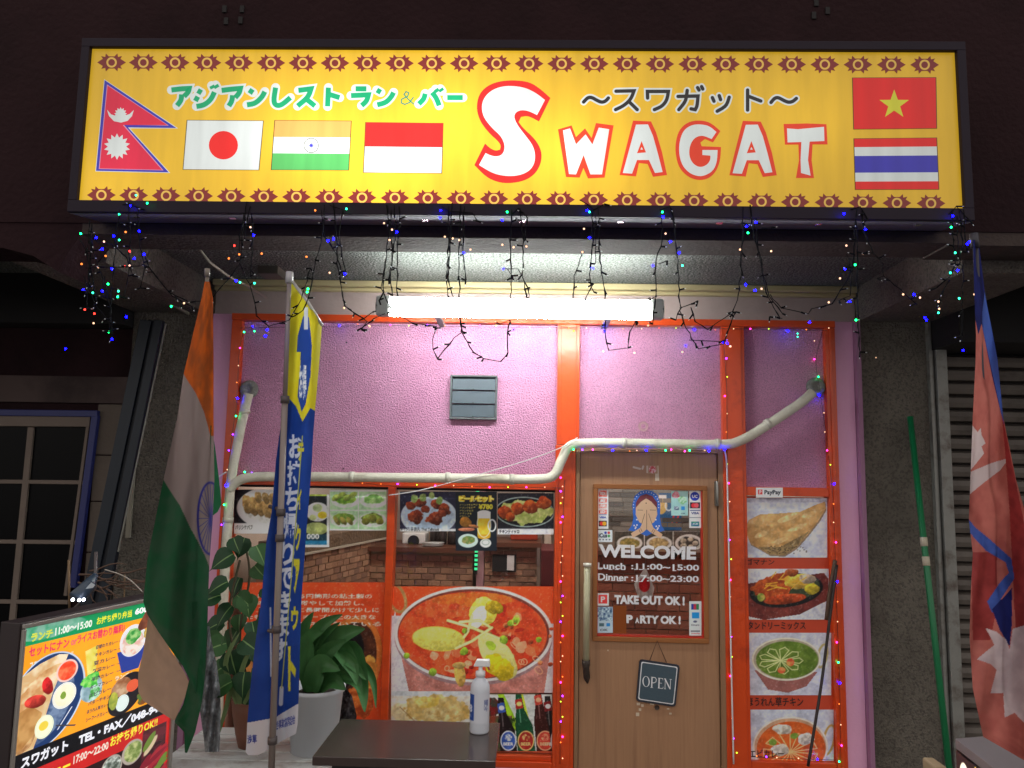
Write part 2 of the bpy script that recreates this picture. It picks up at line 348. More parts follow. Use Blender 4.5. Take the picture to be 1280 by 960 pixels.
for k_, (x, y, r) in enumerate(((433, 428, 1.8), (441, 420, 1.2), (429, 586, 1.6), (548, 589, 1.2), (690, 585, 1.3), (600, 540, .8), (340, 520, .8), (470, 450, .7), (960, 560, .9))):
    a = at(x, y, -.001); mb = MB(); mb.box(a[0] - r * .0022, a[0] + r * .0022, -.002, .0005, a[2] - r * .002, a[2] + r * .002); mb.build('wall_mark', DARK, sf, bevel=.001)
a = at(804, 533, -.001); mb = MB(); mb.lathe([(.012, 0), (.016, 0), (.026, 0), (.027, .002)], (0, 0, 0), 14); mb.v = [(x + a[0], -.003 - z * .5, y + a[2]) for x, y, z in mb.v]; mb.build('paint_ring', mat('torn_beige_tape', L3(196, 150, 160), .8, var=.3, vs=60), sf)
solid('edge_trim', XR - .018, XR + .004, -.05, .06, .1, zt, m=mat('mauve_trim', L3(150, 105, 135), .7), parent=sf)
solid('edge_trim', XL - .028, XL + .001, -.05, .06, .1, zt, m=mat('mauve_trim'), parent=sf)
def post(nm, x0, x1, z0, z1, y0=-.035, step=.006, ch=True):
    mb = MB(); mb.box(x0, x1, y0, .05, z0, z1)
    if ch: mb.box(x0 + .018, x1 - .018, y0 - step, y0 - .0005, z0 + .0, z1)
    return mb.build(nm, ORNG, sf, bevel=.003)
post('orange_post', xl0, xl1, .1, zt2 + .001, ch=False)
post('orange_post', xm0, xm1, 1.752, zt2 + .001)
post('orange_post', wx(692, 760), wx(717.6, 760), .1, 1.751)
post('orange_post', xn0 + .012, xn1, .1, zt2 + .001)
post('orange_post', xr0, xr1, .1, zt2 + .001)
post('orange_post', wx(481, 760), wx(490.5, 760), .24, zr0, -.03, ch=False)
solid('orange_rail', xl0 - .0, xr1 + .0, -.042, .05, zt2 + .002, zt - .001, m=ORNG, parent=sf, bevel=.003)
solid('orange_rail', xl1 + .001, xm0 - .001, -.03, .05, zr0, zr1, m=ORNG, parent=sf, bevel=.003)
solid('orange_rail', xn1 + .001, xr0 - .001, -.03, .05, wz(980, 620), wz(980, 609), m=ORNG, parent=sf, bevel=.003)
zb0, zb1 = wz(600, 955), wz(600, 942)
solid('orange_rail', xl1 + .001, wx(692, 760) - .001, -.04, .05, zb0, zb1 - .02, m=ORNG, parent=sf, bevel=.003)
solid('orange_rail', xl1 + .001, wx(692, 760) - .001, -.025, .05, zb1 - .019, zb1 + .004, m=ORNG, parent=sf, bevel=.003)
solid('orange_rail', xn1 + .001, xr0 - .001, -.03, .05, wz(980, 962), wz(980, 950), m=ORNG, parent=sf, bevel=.003)
solid('lower_wall', xl1, xr0, .0, .08, .10, zb0 - .002, m=PINKS, parent=sf)
GL = bpy.data.materials.new('window_glass'); GL.use_nodes = True; N = GL.node_tree.nodes; Lk = GL.node_tree.links; N.remove(N['Principled BSDF'])
t = N.new('ShaderNodeBsdfTransparent'); g = N.new('ShaderNodeBsdfGlossy'); g.inputs['Roughness'].default_value = .03; fr = N.new('ShaderNodeFresnel'); fr.inputs[0].default_value = 1.5; ms = N.new('ShaderNodeMixShader')
t.inputs[0].default_value = (.93, .95, .94, 1)
Lk.new(fr.outputs[0], ms.inputs[0]); Lk.new(t.outputs[0], ms.inputs[1]); Lk.new(g.outputs[0], ms.inputs[2]); Lk.new(ms.outputs[0], N['Material Output'].inputs[0])
def pane(x0, x1, z0, z1, y, parent):
    mb = MB(); mb.box(x0, x1, y, y + .005, z0, z1); return mb.build('glass_pane', GL, parent)
pane(xl1, wx(481, 760), zb1 + .004, zr0, .02, sf); pane(wx(490.5, 760), wx(692, 760), zb1 + .004, zr0, .02, sf); pane(xn1, xr0, wz(980, 950), wz(980, 620), .02, sf)
solid('rail_shade_strip', xl1 - .0, xm0, -.002, .018, zr0 - .012, zr0 - .001, m=DARK, parent=sf)  # black strip painted as the shadow under the orange rail
# ================================================================ DOOR
dr = thing('door', 'pale wood veneer door with a glazed window and a long pull handle', 'door', (.6, 0, .10))
zd = wz(810, 567); xd0, xd1 = wx(724.6, 700), wx(896.5, 700)
x_f0, x_f1 = wx(718, 760), wx(905.5, 760); zf = wz(810, 561)
solid('door_frame', x_f0 + .001, xd0 - .004, -.03, .06, .1, zf, m=WOODE, parent=dr, bevel=.002)
solid('door_frame', xd1 + .004, x_f1, -.03, .06, .1, zf, m=WOODE, parent=dr, bevel=.002)
solid('door_frame', xd0 - .004, xd1 + .004, -.03, .06, zd + .004, zf, m=WOODE, parent=dr, bevel=.002)
solid('door_rebate', xd0 - .004, xd1 + .004, .035, .045, zf, zf + .001, m=DARK, parent=dr)
wz0, wz1 = wz(813, 802), wz(813, 606); wx0, wx1 = wx(740.5, 700), wx(884, 700)
mb = MB()
mb.box(xd0, wx0, -.012, .03, .12, zd); mb.box(wx1, xd1, -.012, .03, .12, zd); mb.box(wx0, wx1, -.012, .03, .12, wz0); mb.box(wx0, wx1, -.012, .03, wz1, zd)
mb.build('door_leaf', WOOD, dr)
mb = MB(); a, b = .024, -.024
mb.box(wx0, wx1, b, .02, wz1 - .024, wz1); mb.box(wx0, wx1, b, .02, wz0, wz0 + .024); mb.box(wx0, wx0 + .024, b, .02, wz0 + .0242, wz1 - .0242); mb.box(wx1 - .024, wx1, b, .02, wz0 + .0242, wz1 - .0242)
mb.build('window_surround', mat('brown_surround', L3(150, 92, 44), .5, var=.1), dr, bevel=.003)
gx0, gx1, gz0, gz1 = wx(747, 700), wx(876.5, 700), wz(813, 794), wz(813, 610.5)
mb = MB(); b = -.016
for q in ((wx0 + .0242, wx1 - .0242, gz1, wz1 - .0243), (wx0 + .0242, wx1 - .0242, wz0 + .0243, gz0), (wx0 + .0242, gx0, gz0, gz1), (gx1, wx1 - .0242, gz0, gz1)): mb.box(q[0], q[1], b, .018, q[2], q[3])
mb.build('red_bead', REDP, dr)
pane(gx0, gx1, gz0, gz1, .0, dr)
CREAM = mat('cream_enamel', L3(178, 172, 140), .4, var=.15, vs=20)
STEEL = mat('dull_steel', L3(150, 150, 145), .35, 1.0)
h0, h1 = at(734, 707, -.055), at(732.5, 827, -.055)
mb = MB(); mb.tube([h1, h0], .0165, 14); hd = mb.build('pull_handle', CREAM, dr)
mb = MB(); mb.tube([h0 + (0, 0, -.003), h0 + (0, 0, .012)], .021, 14); mb.tube([h0 - (0, -.05, .03), h0 - (0, 0, .03)], .009, 8); mb.build('handle_cap', mat('white_cap', L3(220, 216, 200), .4), hd)
mb = MB(); mb.tube([h1 + (0, 0, .008), h1 - (0, 0, .012), h1 - (0, 0, .03), h1 - (-.006, -.02, .08), h1 - (-.01, -.03, .11)], [.021, .021, .017, .017, .004], 10); mb.tube([h1 + (0, .05, -.02), h1 - (0, 0, .02)], .01, 8); mb.build('handle_end', mat('rusty_bracket', L3(60, 48, 42), .7, var=.4, vs=60, bump=.6, bs=120), hd)
mb = MB(); a = at(896, 617, -.02); mb.box(a[0] - .012, a[0] + .006, -.034, -.012, a[2] - .062, a[2] + .062); mb.tube([a + (-.003, -.02, -.062), a + (-.003, -.02, .062)], .007, 8); mb.build('hinge', STEEL, dr, bevel=.001)
a = at(821, 884, -.013); mb = MB(); mb.lathe([(.001, -.004), (.012, -.003), (.012, .004)], (0, 0, 0), 12); mb.v = [(x + a[0], -.012 - abs(z) * 2, y + a[2]) for x, y, z in mb.v]; mb.build('keyhole', mat('rusty_bracket'), dr)
for k, (x, y, w, h) in enumerate(((798, 880, 4, 3), (800, 887, 3, 3), (797, 893, 4, 4), (838, 892, 3, 2), (803, 882, 3, 3), (835, 886, 3, 1.5), (760, 813, 1.5, 1.5), (815, 880, 5, 2))):
    a = at(x, y, -.013); mb = MB(); mb.box(a[0] - w * .002, a[0] + w * .002, -.0136, -.0119, a[2] - h * .002, a[2] + h * .002); mb.build('tape_scrap', mat('tape_scrap', L3(206, 190, 168), .7), dr)
mb = MB()
for pts in (((792, 584), (800, 586)), ((803, 586), (804, 583))): mb.stroke(pts, 2.5, lambda x, y, l: at(x, y, -.0125 - l * 1e-4))
mb.face([at(x, y, -.0127) for x, y in ((808, 582), (823, 582), (824, 601), (819, 601), (819, 588), (811, 592), (808, 591))]); mb.build('torn_tape', mat('tape_scrap'), dr)
X, Yp = grid(810, 582, 822, 592, 3); cv = Cv(X, Yp, (176, 140, 110), 3); cv.ell(815.5, 587, 4.5, 4.5, (190, 60, 60), (225, 190, 190), wob=.3, cell=2); sheet('red_sticker_scrap', cv, quadmap(rectc(810, 582, 822, 592), -.0136)(((X - 810) / 12)[..., None], (1 - (Yp - 582) / 10)[..., None]), PRINT, dr)
# ================================================================ THE ROOM BEHIND THE GLASS
IW = mat('room_wall_paint', L3(200, 180, 165), .8)
solid('floor', xl0, xr1, .08, 3.2, .05, .12, m=mat('room_floor', L3(110, 80, 60), .5))
solid('ceiling', xl0, xr1, .08, 3.2, 2.42, 2.5, m=IW)
solid('wall', xl0 - .1, xl0, .08, 3.2, .1, 2.42, m=IW); solid('wall', xr1, xr1 + .1, .08, 3.2, .1, 2.42, m=IW); solid('wall', xl0, xr1, 3.2, 3.3, .1, 2.42, m=IW)
solid('wall', .12, .17, 1.96, 3.2, .12, 2.42, m=IW)
rl = thing('room_lamp', 'white ceiling lamp inside the restaurant, out of sight above the window', 'ceiling lamp', (-.4, .9, 2.42))
mb = MB(); mb.box(-1.0, .3, .82, .98, 2.40, 2.42); mb.build('lamp_body', LINT, rl)
mb = MB(); mb.box(-.95, .25, .84, .96, 2.375, 2.399); mb.build('lamp_diffuser', mat('lamp_diffuser', (.9, .9, .85), emit=(1, .92, .83), es=50), rl)
rl = thing('room_lamp', 'white ceiling lamp behind the door inside the restaurant', 'ceiling lamp', (.8, .8, 2.42))
mb = MB(); mb.box(.55, 1.05, .72, .88, 2.40, 2.42); mb.build('lamp_body', LINT, rl)
mb = MB(); mb.box(.58, 1.02, .74, .86, 2.375, 2.399); mb.build('lamp_diffuser', mat('lamp_diffuser'), rl)
# brick faced counter
CY = 1.5
BR = [mat('counter_brick_%s' % n, L3(*c), .75, var=.2, vs=20, bump=.4, bs=80) for n, c in (('brown', (150, 112, 88)), ('tan', (166, 128, 102)), ('umber', (132, 98, 80)))]
MORT = mat('pale_mortar', L3(176, 150, 126), .9)
def bricks(parent, x0, x1, z0, z1, y, bw, bh, mats, j=.006, d=.02, rnd=.0, sz=.05):
    mb = MB(); mb.box(x0, x1, y + .004, y + sz, z0, z1); mb.build('mortar_bed', MORT, parent)
    cache = {}; z = z0 + j; r = 0
    while z + bh * .5 < z1:
        x = x0 - (bw / 2 if r % 2 else 0)
        while x < x1 - .01:
            w = bw * (1 + rnd * random.uniform(-.5, .6)); a = max(x, x0 + .001); b = min(x + w - j, x1 - .001)
            if b - a > .02:
                h = min(bh - j, z1 - z - .002); key = (round(b - a, 3), round(h, 3))
                if key not in cache: cache[key] = MB().box(-(b - a) / 2, (b - a) / 2, -.008, .006, -h / 2, h / 2)
                me = bpy.data.meshes.new('brick'); me.from_pydata(cache[key].v, [], cache[key].f); me.materials.append(random.choice(mats))
                o = bpy.data.objects.new('brick', me); link(o, ((a + b) / 2, y - random.uniform(0, .006), z + h / 2), parent)
            x += w
        z += bh; r += 1
ct = thing('counter', 'brick faced counter with a dark wooden top seen through the middle window', 'counter', (-.9, CY, .12))
za = at(580, 687, CY)[2]; xa, xb = at(480, 700, CY)[0], at(597, 700, CY)[0]
bricks(ct, -1.15, xb - .03, .72, za - .02, CY, .09, .043, BR)
solid('counter_core', -1.15, xb - .03, CY + .06, CY + .5, .12, za - .02, m=MORT, parent=ct)
solid('counter_front', -1.15, xb - .03, CY + .0, CY + .05, .12, .715, m=MORT, parent=ct)
solid('counter_top', -1.2, xb - .02, CY - .05, CY + .55, za - .019, za + .012, m=mat('dark_wood_top', L3(96, 58, 42), .35, var=.2), parent=ct)
xc, xd = at(606, 700, CY)[0], at(671, 700, CY)[0]
ct2 = thing('counter', 'short brick counter right of the green light strip with a black board', 'counter', ((xc + xd) / 2, CY, .12))
bricks(ct2, xc, xd, .72, za + .03, CY - .02, .09, .043, BR)
solid('counter_front', xc, xd, CY - .02, CY + .4, .12, .715, m=MORT, parent=ct2)
solid('counter_top', xc - .02, xd + .03, CY - .08, CY + .4, za + .031, za + .062, m=mat('dark_wood_top'), parent=ct2)
cl = solid('column', xb - .005, xc - .004, CY - .03, CY + .2, .12, 2.42, m=mat('pinkish_column', L3(168, 128, 136), .8, var=.2))
q = at(595, 700, CY - .06)
st = thing('light_strip', 'green glowing LED strip running up the pink column inside', 'LED strip', (q[0], CY - .05, .9))
mb = MB(); mb.box(q[0] - .009, q[0] + .009, CY - .046, CY - .035, .9, 2.1); mb.build('backing', DARK, st)
for k in range(40):
    z = .93 + k * .03; mb = MB(); mb.box(q[0] - .011, q[0] + .011, CY - .052, CY - .0465, z, z + .017); mb.build('diode', mat('green_diode', (.05, .6, .25), emit=(.03, .55, .22), es=1.3, samp=False), st)
lf = at(684, 688, CY - .3); xe0, xe1 = at(676.5, 700, CY - .3)[0], at(694, 700, CY - .3)[0]
solid('cabinet', xe0, xe1 + .15, CY - .3, CY + .2, .12, lf[2], m=mat('dark_red_cabinet', L3(92, 30, 34), .45), kind=None, label='dark red cabinet at the right edge of the middle window', cat='cabinet', bevel=.005)
b0, b1 = at(615.5, 693, CY - .05), at(645, 715, CY - .05)
bb = thing('menu_board', 'black board with a white slip clipped on it on the brick counter', 'board', (b0[0], CY - .05, b1[2]))
mb = MB(); mb.box(b0[0], b1[0], CY - .05, CY - .04, b1[2], b0[2]); mb.build('board_panel', DARK, bb)
c0, c1 = at(634, 694, CY - .05), at(642.5, 713, CY - .05)
mb = MB(); mb.box(c0[0], c1[0], CY - .054, CY - .0505, c1[2], c0[2]); mb.build('paper_slip', mat('white_paper', L3(215, 215, 215)), bb)
# angled brick half wall behind the left window
za2 = at(378, 694, .55)[2]; q0 = atz(376, 694, za2); q1 = atz(488, 672, za2); ln_ = float(np.hypot(q1[0] - q0[0], q1[1] - q0[1])); an_ = math.atan2(q1[1] - q0[1], q1[0] - q0[0])
ct3 = thing('half_wall', 'angled brick half wall with a dark carved rail behind the left window', 'half wall', (q0[0], q0[1], .12))
bricks(ct3, q0[0] - .3, q0[0] + ln_, za2 - .36, za2, q0[1], .085, .04, BR)
solid('wall_core', q0[0] - .3, q0[0] + ln_, q0[1] + .055, q0[1] + .1, .12, za2 - .0, m=MORT, parent=ct3)
solid('carved_rail', q0[0] - .3, q0[0] + ln_, q0[1] - .02, q0[1] + .1, za2 + .014, za2 + .10, m=mat('carved_brown_wood', L3(104, 84, 66), .6, var=.5, vs=40, bump=1., bs=60), parent=ct3, bevel=.004)
solid('rail_base', q0[0] - .3, q0[0] + ln_, q0[1] - .03, q0[1] + .1, za2 + .001, za2 + .0135, m=mat('pale_ledge', L3(176, 166, 150), .6), parent=ct3)
ct3.rotation_euler.z = an_
# kitchen things on the counter
rc = thing('kitchen_appliance', 'white kitchen appliance with a round dark front on the counter', 'appliance', (at(518, 683, CY + .2)[0], CY + .2, za + .012))
a = at(517, 676, CY + .2); mb = MB(); mb.box(a[0] - .085, a[0] + .085, CY + .2, CY + .4, za + .0125, za + .092); mb.build('casing', mat('white_paper'), rc, bevel=.01)
mb = MB(); mb.tube([(a[0], CY + .19, za + .035), (a[0], CY + .21, za + .035)], .042, 20); mb.build('round_front', DARK, rc)
for k, (px, h, r) in enumerate(((541, .13, .022), (547, .16, .018), (553, .11, .03), (566, .12, .04), (556, .18, .012))):
    a = at(px, 683, CY + .25); mb = MB(); mb.lathe([(.001, 0), (r, 0), (r * 1.05, h * .7), (r * .6, h * .85), (r * .6, h), (.001, h)], (a[0], CY + .25, za + .0125), 14); mb.build('jar', mat('dark_glass_jar', L3(52, 44, 42), .25), None, label=('leftmost dark jar beside the white kitchen appliance on the counter', 'tall dark jar, second from the kitchen appliance on the counter', 'short dark jar in the middle of the row on the counter', 'widest dark jar at the right end of the row on the counter', 'slim tallest dark bottle among the jars on the counter')[k], cat='jar', group='jars on the restaurant counter')
pl = thing('plate_stack', 'stack of white plates on the counter in front of the jars', 'plates', (at(548, 684, CY + .05)[0], CY + .08, za + .0125))
for k in range(4):
    mb = MB(); mb.lathe([(.001, 0), (.04, .001), (.075, .006), (.078, .009), (.001, .003)], (at(540 + k % 2, 684, CY + .05)[0], CY + .08, za + .0125 + k * .006), 24); mb.build('plate', mat('white_paper'), pl)
for (x, y, w, h, c, lb) in ((572, 662, 40, 30, (176, 160, 140), 'pale papers pinned on the back wall left of the beer poster'), (654, 665, 30, 40, (190, 170, 165), 'pale paper sheet on the back wall right of the beer poster')):
    a = at(x, y, 3.19); mb = MB(); s_ = 7.19 / 4 / 240; mb.box(a[0] - w * s_, a[0] + w * s_, 3.18, 3.2, a[2] - h * s_, a[2] + h * s_); mb.build('wall_sheet', mat('sheet%d' % x, L3(*c)), None, label=lb, cat='paper')
a0, a1 = at(638, 663, CY + .1), at(672, 683, CY + .1)
mb = MB(); mb.box(a0[0], a1[0], CY + .1, CY + .25, za + .064, za + .064 + .10); mb.build('food_box', mat('glossy_red_box', L3(150, 50, 28), .25, var=.5, vs=25), None, label='glossy red food box on top of the short brick counter', cat='box', bevel=.01)
# door side: stone wall, dish photos, red brick counter
DY = 1.55
dw = thing('stone_wall', 'stacked grey ledge stone wall behind the door window', 'wall', (.95, DY, .9))
sx0, sx1 = at(738, 650, DY)[0], at(885, 650, DY)[0]
sz0, sz1 = at(813, 665, DY)[2], at(813, 596, DY)[2]
SM = [mat('ledge_stone_%s' % n, L3(*c), .85, var=.25, vs=18, bump=.5, bs=60) for n, c in (('grey', (112, 108, 100)), ('pale', (134, 128, 120)), ('dark', (84, 80, 76)))]
bricks(dw, sx0, sx1, sz0, sz1, DY, .17, .034, SM, .004, rnd=.9)
rb = thing('counter', 'red brick counter seen through the lower half of the door window', 'counter', (.95, DY - .2, .12))
bz1 = at(813, 694, DY - .2)[2]; bz0 = at(813, 800, DY - .2)[2]; bx0, bx1 = at(738, 740, DY - .2)[0], at(885, 740, DY - .2)[0]
RB = [mat('red_brick_%s' % n, L3(*c), .8, var=.22, vs=16, bump=.4, bs=70) for n, c in (('rust', (150, 86, 64)), ('brown', (134, 80, 62)), ('dusty', (160, 104, 84)))]
bricks(rb, bx0, bx1, bz0 - .05, bz1, DY - .2, .15, .06, RB)
solid('counter_top', bx0, bx1, DY - .26, DY - .001, bz1 + .001, bz1 + .03, m=mat('dark_wood_top'), parent=rb)
solid('counter_base', bx0, bx1, DY - .17, DY - .1, .12, bz0 - .052, m=MORT, parent=rb)
def dish(cv, x, y, rx, ry, food, f2, rim=(225, 225, 220)):
    cv.ell(x, y, rx, ry, rim); cv.ell(x, y, rx * .82, ry * .8, tuple(c * .8 for c in rim)); cv.ell(x, y, rx * .75, ry * .72, food, f2, wob=.15, cell=3)
def P1(cv):
    cv.rect(740, 664, 900, 700, (70, 66, 60)); dish(cv, 787, 679, 16, 9, (120, 116, 60), (170, 150, 90)); dish(cv, 824, 679, 16, 9, (150, 130, 90), (190, 170, 120)); dish(cv, 861, 679, 17, 11, (40, 40, 38), (60, 60, 55))
    for k in range(5): cv.ball(861 + 8 * math.cos(k * 1.25), 679 + 5 * math.sin(k * 1.25), 4, 3.2, (205, 195, 175))
    cv.line(((805.5, 664), (805.5, 700)), 1.2, (200, 200, 195)); cv.line(((841.5, 664), (841.5, 700)), 1.2, (200, 200, 195)); cv.grain(.2, 2)
poster('dish_menu', (768, 664, 880, 692), P1, DY - .03, label='row of three dish photographs on the counter behind the door window', cat='menu')
def P2(cv):
    cv.rect(800, 600, 870, 670, (34, 84, 130)); cv.ell(826, 632, 8, 11, (214, 190, 120), (180, 150, 70)); cv.ring(836, 632, 5, 7, 1.6, (210, 220, 225)); cv.rect(819, 619, 833, 624, (235, 235, 230)); cv.line(((846, 625), (840, 655)), 2, (205, 60, 50)); cv.line(((852, 628), (845, 657)), 2, (205, 60, 50)); cv.text('ドリンク', 812, 606, 850, 614, (210, 170, 150))
poster('drinks_poster', (811, 601, 852, 663), P2, DY - .012, label='blue drinks poster with a beer mug behind the door window', cat='poster')
# little japanese flag hanging inside the door window
def P3(cv):
    cv.rect(700, 700, 900, 900, (205, 200, 200)); cv.ell(806, 731, 7, 9, (205, 30, 40))
def dia(u, v):
    TL, TR, BR, BL = [at(*p, .35) for p in ((807, 711), (819, 737), (814, 745), (792, 728))]
    return (BL * (1 - u) + BR * u) * (1 - v) + (TL * (1 - u) + TR * u) * v
X, Yp = grid(792, 711, 819, 750, 1.2); cv = Cv(X, Yp, (205, 200, 200), 1.2)
mpts = [(806, 709), (817, 735), (815, 750), (797, 745), (792, 730)]
Lx = np.interp(Yp[:, 0], [711, 730, 745, 750], [805, 792.5, 797, 803]); Rx = np.interp(Yp[:, 0], [711, 735, 745, 750], [808, 818, 816, 812]); t_ = (X - 792) / 27; XX = Lx[:, None] * (1 - t_) + Rx[:, None] * t_
cv.X = XX; cv.ell(805.5, 731, 7, 9, (205, 30, 40)); cv.grain(.05, 4)
PP = np.array([[at(XX[i, j], Yp[i, j], .32 + .01 * math.sin(XX[i, j] * .5)) for j in range(cv.w)] for i in range(cv.h)])
sheet('small_flag', cv, PP, vmat('cloth_flag', .8, .2, trans=.25), label='small white flag with a red disc hanging inside the door', cat='flag')
# ================================================================ ILLUMINATED SHOP SIGN
SY = -1.40
sx0_, sx1_, sz0_, sz1_ = -1.614, 1.479, 2.532, 3.107
GLOW_SPOTS = [(at(390, 165, SY), .9), (at(555, 150, SY), .9), (at(700, 190, SY), .85), (at(475, 220, SY), .75), (at(130, 235, SY), .3), (at(1010, 150, SY), .22)]  # centres of the painted backlight glow; the box holds no lamps
_lit = {}
def litmat(name, c, e=1.0, rough=.35):
    """printed acrylic with its backlight painted into the emission: brighter round each glow spot"""
    if name in _lit: return _lit[name]
    m = bpy.data.materials.new(name); m.use_nodes = True; N = m.node_tree.nodes; Lk = m.node_tree.links; b = N['Principled BSDF']
    b.inputs['Base Color'].default_value = (*[x * .25 for x in c], 1); b.inputs['Roughness'].default_value = rough
    g = N.new('ShaderNodeNewGeometry'); acc = None
    for p, w in GLOW_SPOTS:
        vd = N.new('ShaderNodeVectorMath'); vd.operation = 'SUBTRACT'; Lk.new(g.outputs['Position'], vd.inputs[0]); vd.inputs[1].default_value = tuple(p)
        sc = N.new('ShaderNodeVectorMath'); sc.operation = 'MULTIPLY'; sc.inputs[1].default_value = (1, 0, 1.25); Lk.new(vd.outputs[0], sc.inputs[0])
        ln = N.new('ShaderNodeVectorMath'); ln.operation = 'LENGTH'; Lk.new(sc.outputs[0], ln.inputs[0])
        q = N.new('ShaderNodeMath'); q.operation = 'MULTIPLY'; Lk.new(ln.outputs['Value'], q.inputs[0]); Lk.new(ln.outputs['Value'], q.inputs[1])
        a = N.new('ShaderNodeMath'); a.operation = 'ADD'; a.inputs[1].default_value = .045; Lk.new(q.outputs[0], a.inputs[0])
        d = N.new('ShaderNodeMath'); d.operation = 'DIVIDE'; d.inputs[0].default_value = w * .05; Lk.new(a.outputs[0], d.inputs[1])
        if acc is None: acc = d.outputs[0]
        else:
            s = N.new('ShaderNodeMath'); s.operation = 'ADD'; Lk.new(acc, s.inputs[0]); Lk.new(d.outputs[0], s.inputs[1]); acc = s.outputs[0]
    s = N.new('ShaderNodeMath'); s.operation = 'MULTIPLY_ADD'; s.inputs[1].default_value = .95 * e; s.inputs[2].default_value = .30 * e; Lk.new(acc, s.inputs[0])
    mpn = N.new('ShaderNodeMapping'); mpn.inputs['Scale'].default_value = (14, 1, 1.6); Lk.new(g.outputs['Position'], mpn.inputs[0]); nn = N.new('ShaderNodeTexNoise'); nn.inputs['Scale'].default_value = 1.6; nn.inputs['Detail'].default_value = 6; Lk.new(mpn.outputs[0], nn.inputs['Vector'])
    rr_ = N.new('ShaderNodeMapRange'); rr_.inputs[1].default_value = .3; rr_.inputs[2].default_value = .7; rr_.inputs[3].default_value = .88; rr_.inputs[4].default_value = 1.08; Lk.new(nn.outputs['Fac'], rr_.inputs[0]); s2 = N.new('ShaderNodeMath'); s2.operation = 'MULTIPLY'; Lk.new(s.outputs[0], s2.inputs[0]); Lk.new(rr_.outputs[0], s2.inputs[1]); s = s2
    b.inputs['Emission Color'].default_value = (*c, 1); Lk.new(s.outputs[0], b.inputs['Emission Strength'])
    if name != 'lit_yellow': m.cycles.emission_sampling = 'NONE'
    _lit[name] = m; return m
YEL = litmat('lit_yellow', L3(252, 200, 48)); WHT = litmat('lit_white', L3(236, 242, 238)); REDL = litmat('lit_red', L3(250, 36, 34)); RED2 = litmat('lit_crimson', L3(245, 40, 78)); GRN = litmat('lit_green', L3(0, 176, 116)); TEAL = litmat('lit_teal', L3(60, 150, 120))
BLK = litmat('lit_black', L3(46, 44, 48), .6); BRN = litmat('lit_brown', L3(150, 44, 40), .8); CRM = litmat('lit_cream', L3(250, 200, 90)); BLUE = litmat('lit_blue', L3(66, 60, 190)); SAF = litmat('lit_saffron', L3(250, 176, 92)); GRN2 = litmat('lit_leaf_green', L3(92, 190, 100)); YG = litmat('lit_star_yellow', L3(232, 226, 60)); LIL = litmat('lit_lilac', L3(236, 160, 190)); ORL = litmat('lit_orange_red', L3(246, 66, 34)); LINE = litmat('lit_outline', L3(90, 70, 40), .6)
SFR = mat('bronze_aluminium', L3(34, 25, 38), .6, .0, var=.1, spec=.2)
sg = thing('illuminated_sign', 'long yellow illuminated restaurant sign with six flags and the red and white name lettering', 'shop sign', (0, SY + .1, 2.49))
mb = MB(); fz = .03
mb.box(sx0_ - fz, sx1_ + fz, SY - .018, SY + .195, sz1_, sz1_ + .032)
mb.box(sx0_ - fz, sx1_ + fz, SY - .018, SY + .0, sz0_ - .043, sz0_)
mb.box(sx0_ - fz, sx0_, SY - .018, SY + .195, sz0_ - .0, sz1_); mb.box(sx1_, sx1_ + fz, SY - .018, SY + .195, sz0_, sz1_)
mb.build('sign_frame', SFR, sg, bevel=.002)
mb = MB(); mb.prism([(sx0_ - fz, SY + .001, sz0_ - .043), (sx1_ + fz, SY + .001, sz0_ - .043), (sx1_ + fz, SY + .199, sz0_ - .01), (sx0_ - fz, SY + .199, sz0_ - .01)], (0, 0, .012)); mb.build('sign_underside', mat('galvanised_sheet', L3(84, 80, 92), .85, .0, var=.2), sg)
mb = MB(); mb.box(sx0_, sx1_, SY, SY + .012, sz0_, sz1_); mb.build('sign_face', YEL, sg)
for k in range(9):
    x = -1.45 + k * .35; mb = MB(); mb.box(x, x + .022, SY + .06, SY + .08, sz0_ - .033, sz0_ - .03); mb.build('screw', mat('shiny_screw', (.8, .8, .8), .2, 1.0), sg)
def cr(n, pts):   # pts from the 4x enlargements
    o = {1: (80, 40), 2: (380, 40), 3: (660, 40), 4: (940, 40)}[n]; return [(o[0] + u / 4, o[1] + v / 4) for u, v in pts]
def sp(x, y, l=0.0): return at(x, y, SY - .0012 - l)
def flat(mb, pts, mi, l): mb.face([sp(x, y, l) for x, y in pts][::-1], mi)
def ngon(c, rx, ry=None, n=28, a0=0): ry = ry or rx; return [(c[0] + rx * math.cos(2 * math.pi * k / n + a0), c[1] + ry * math.sin(2 * math.pi * k / n + a0)) for k in range(n)]
def starp(c, R, r, n, a0=-math.pi / 2): return [(c[0] + (R if k % 2 == 0 else r) * math.cos(math.pi * k / n + a0), c[1] + (R if k % 2 == 0 else r) * math.sin(math.pi * k / n + a0)) for k in range(2 * n)]
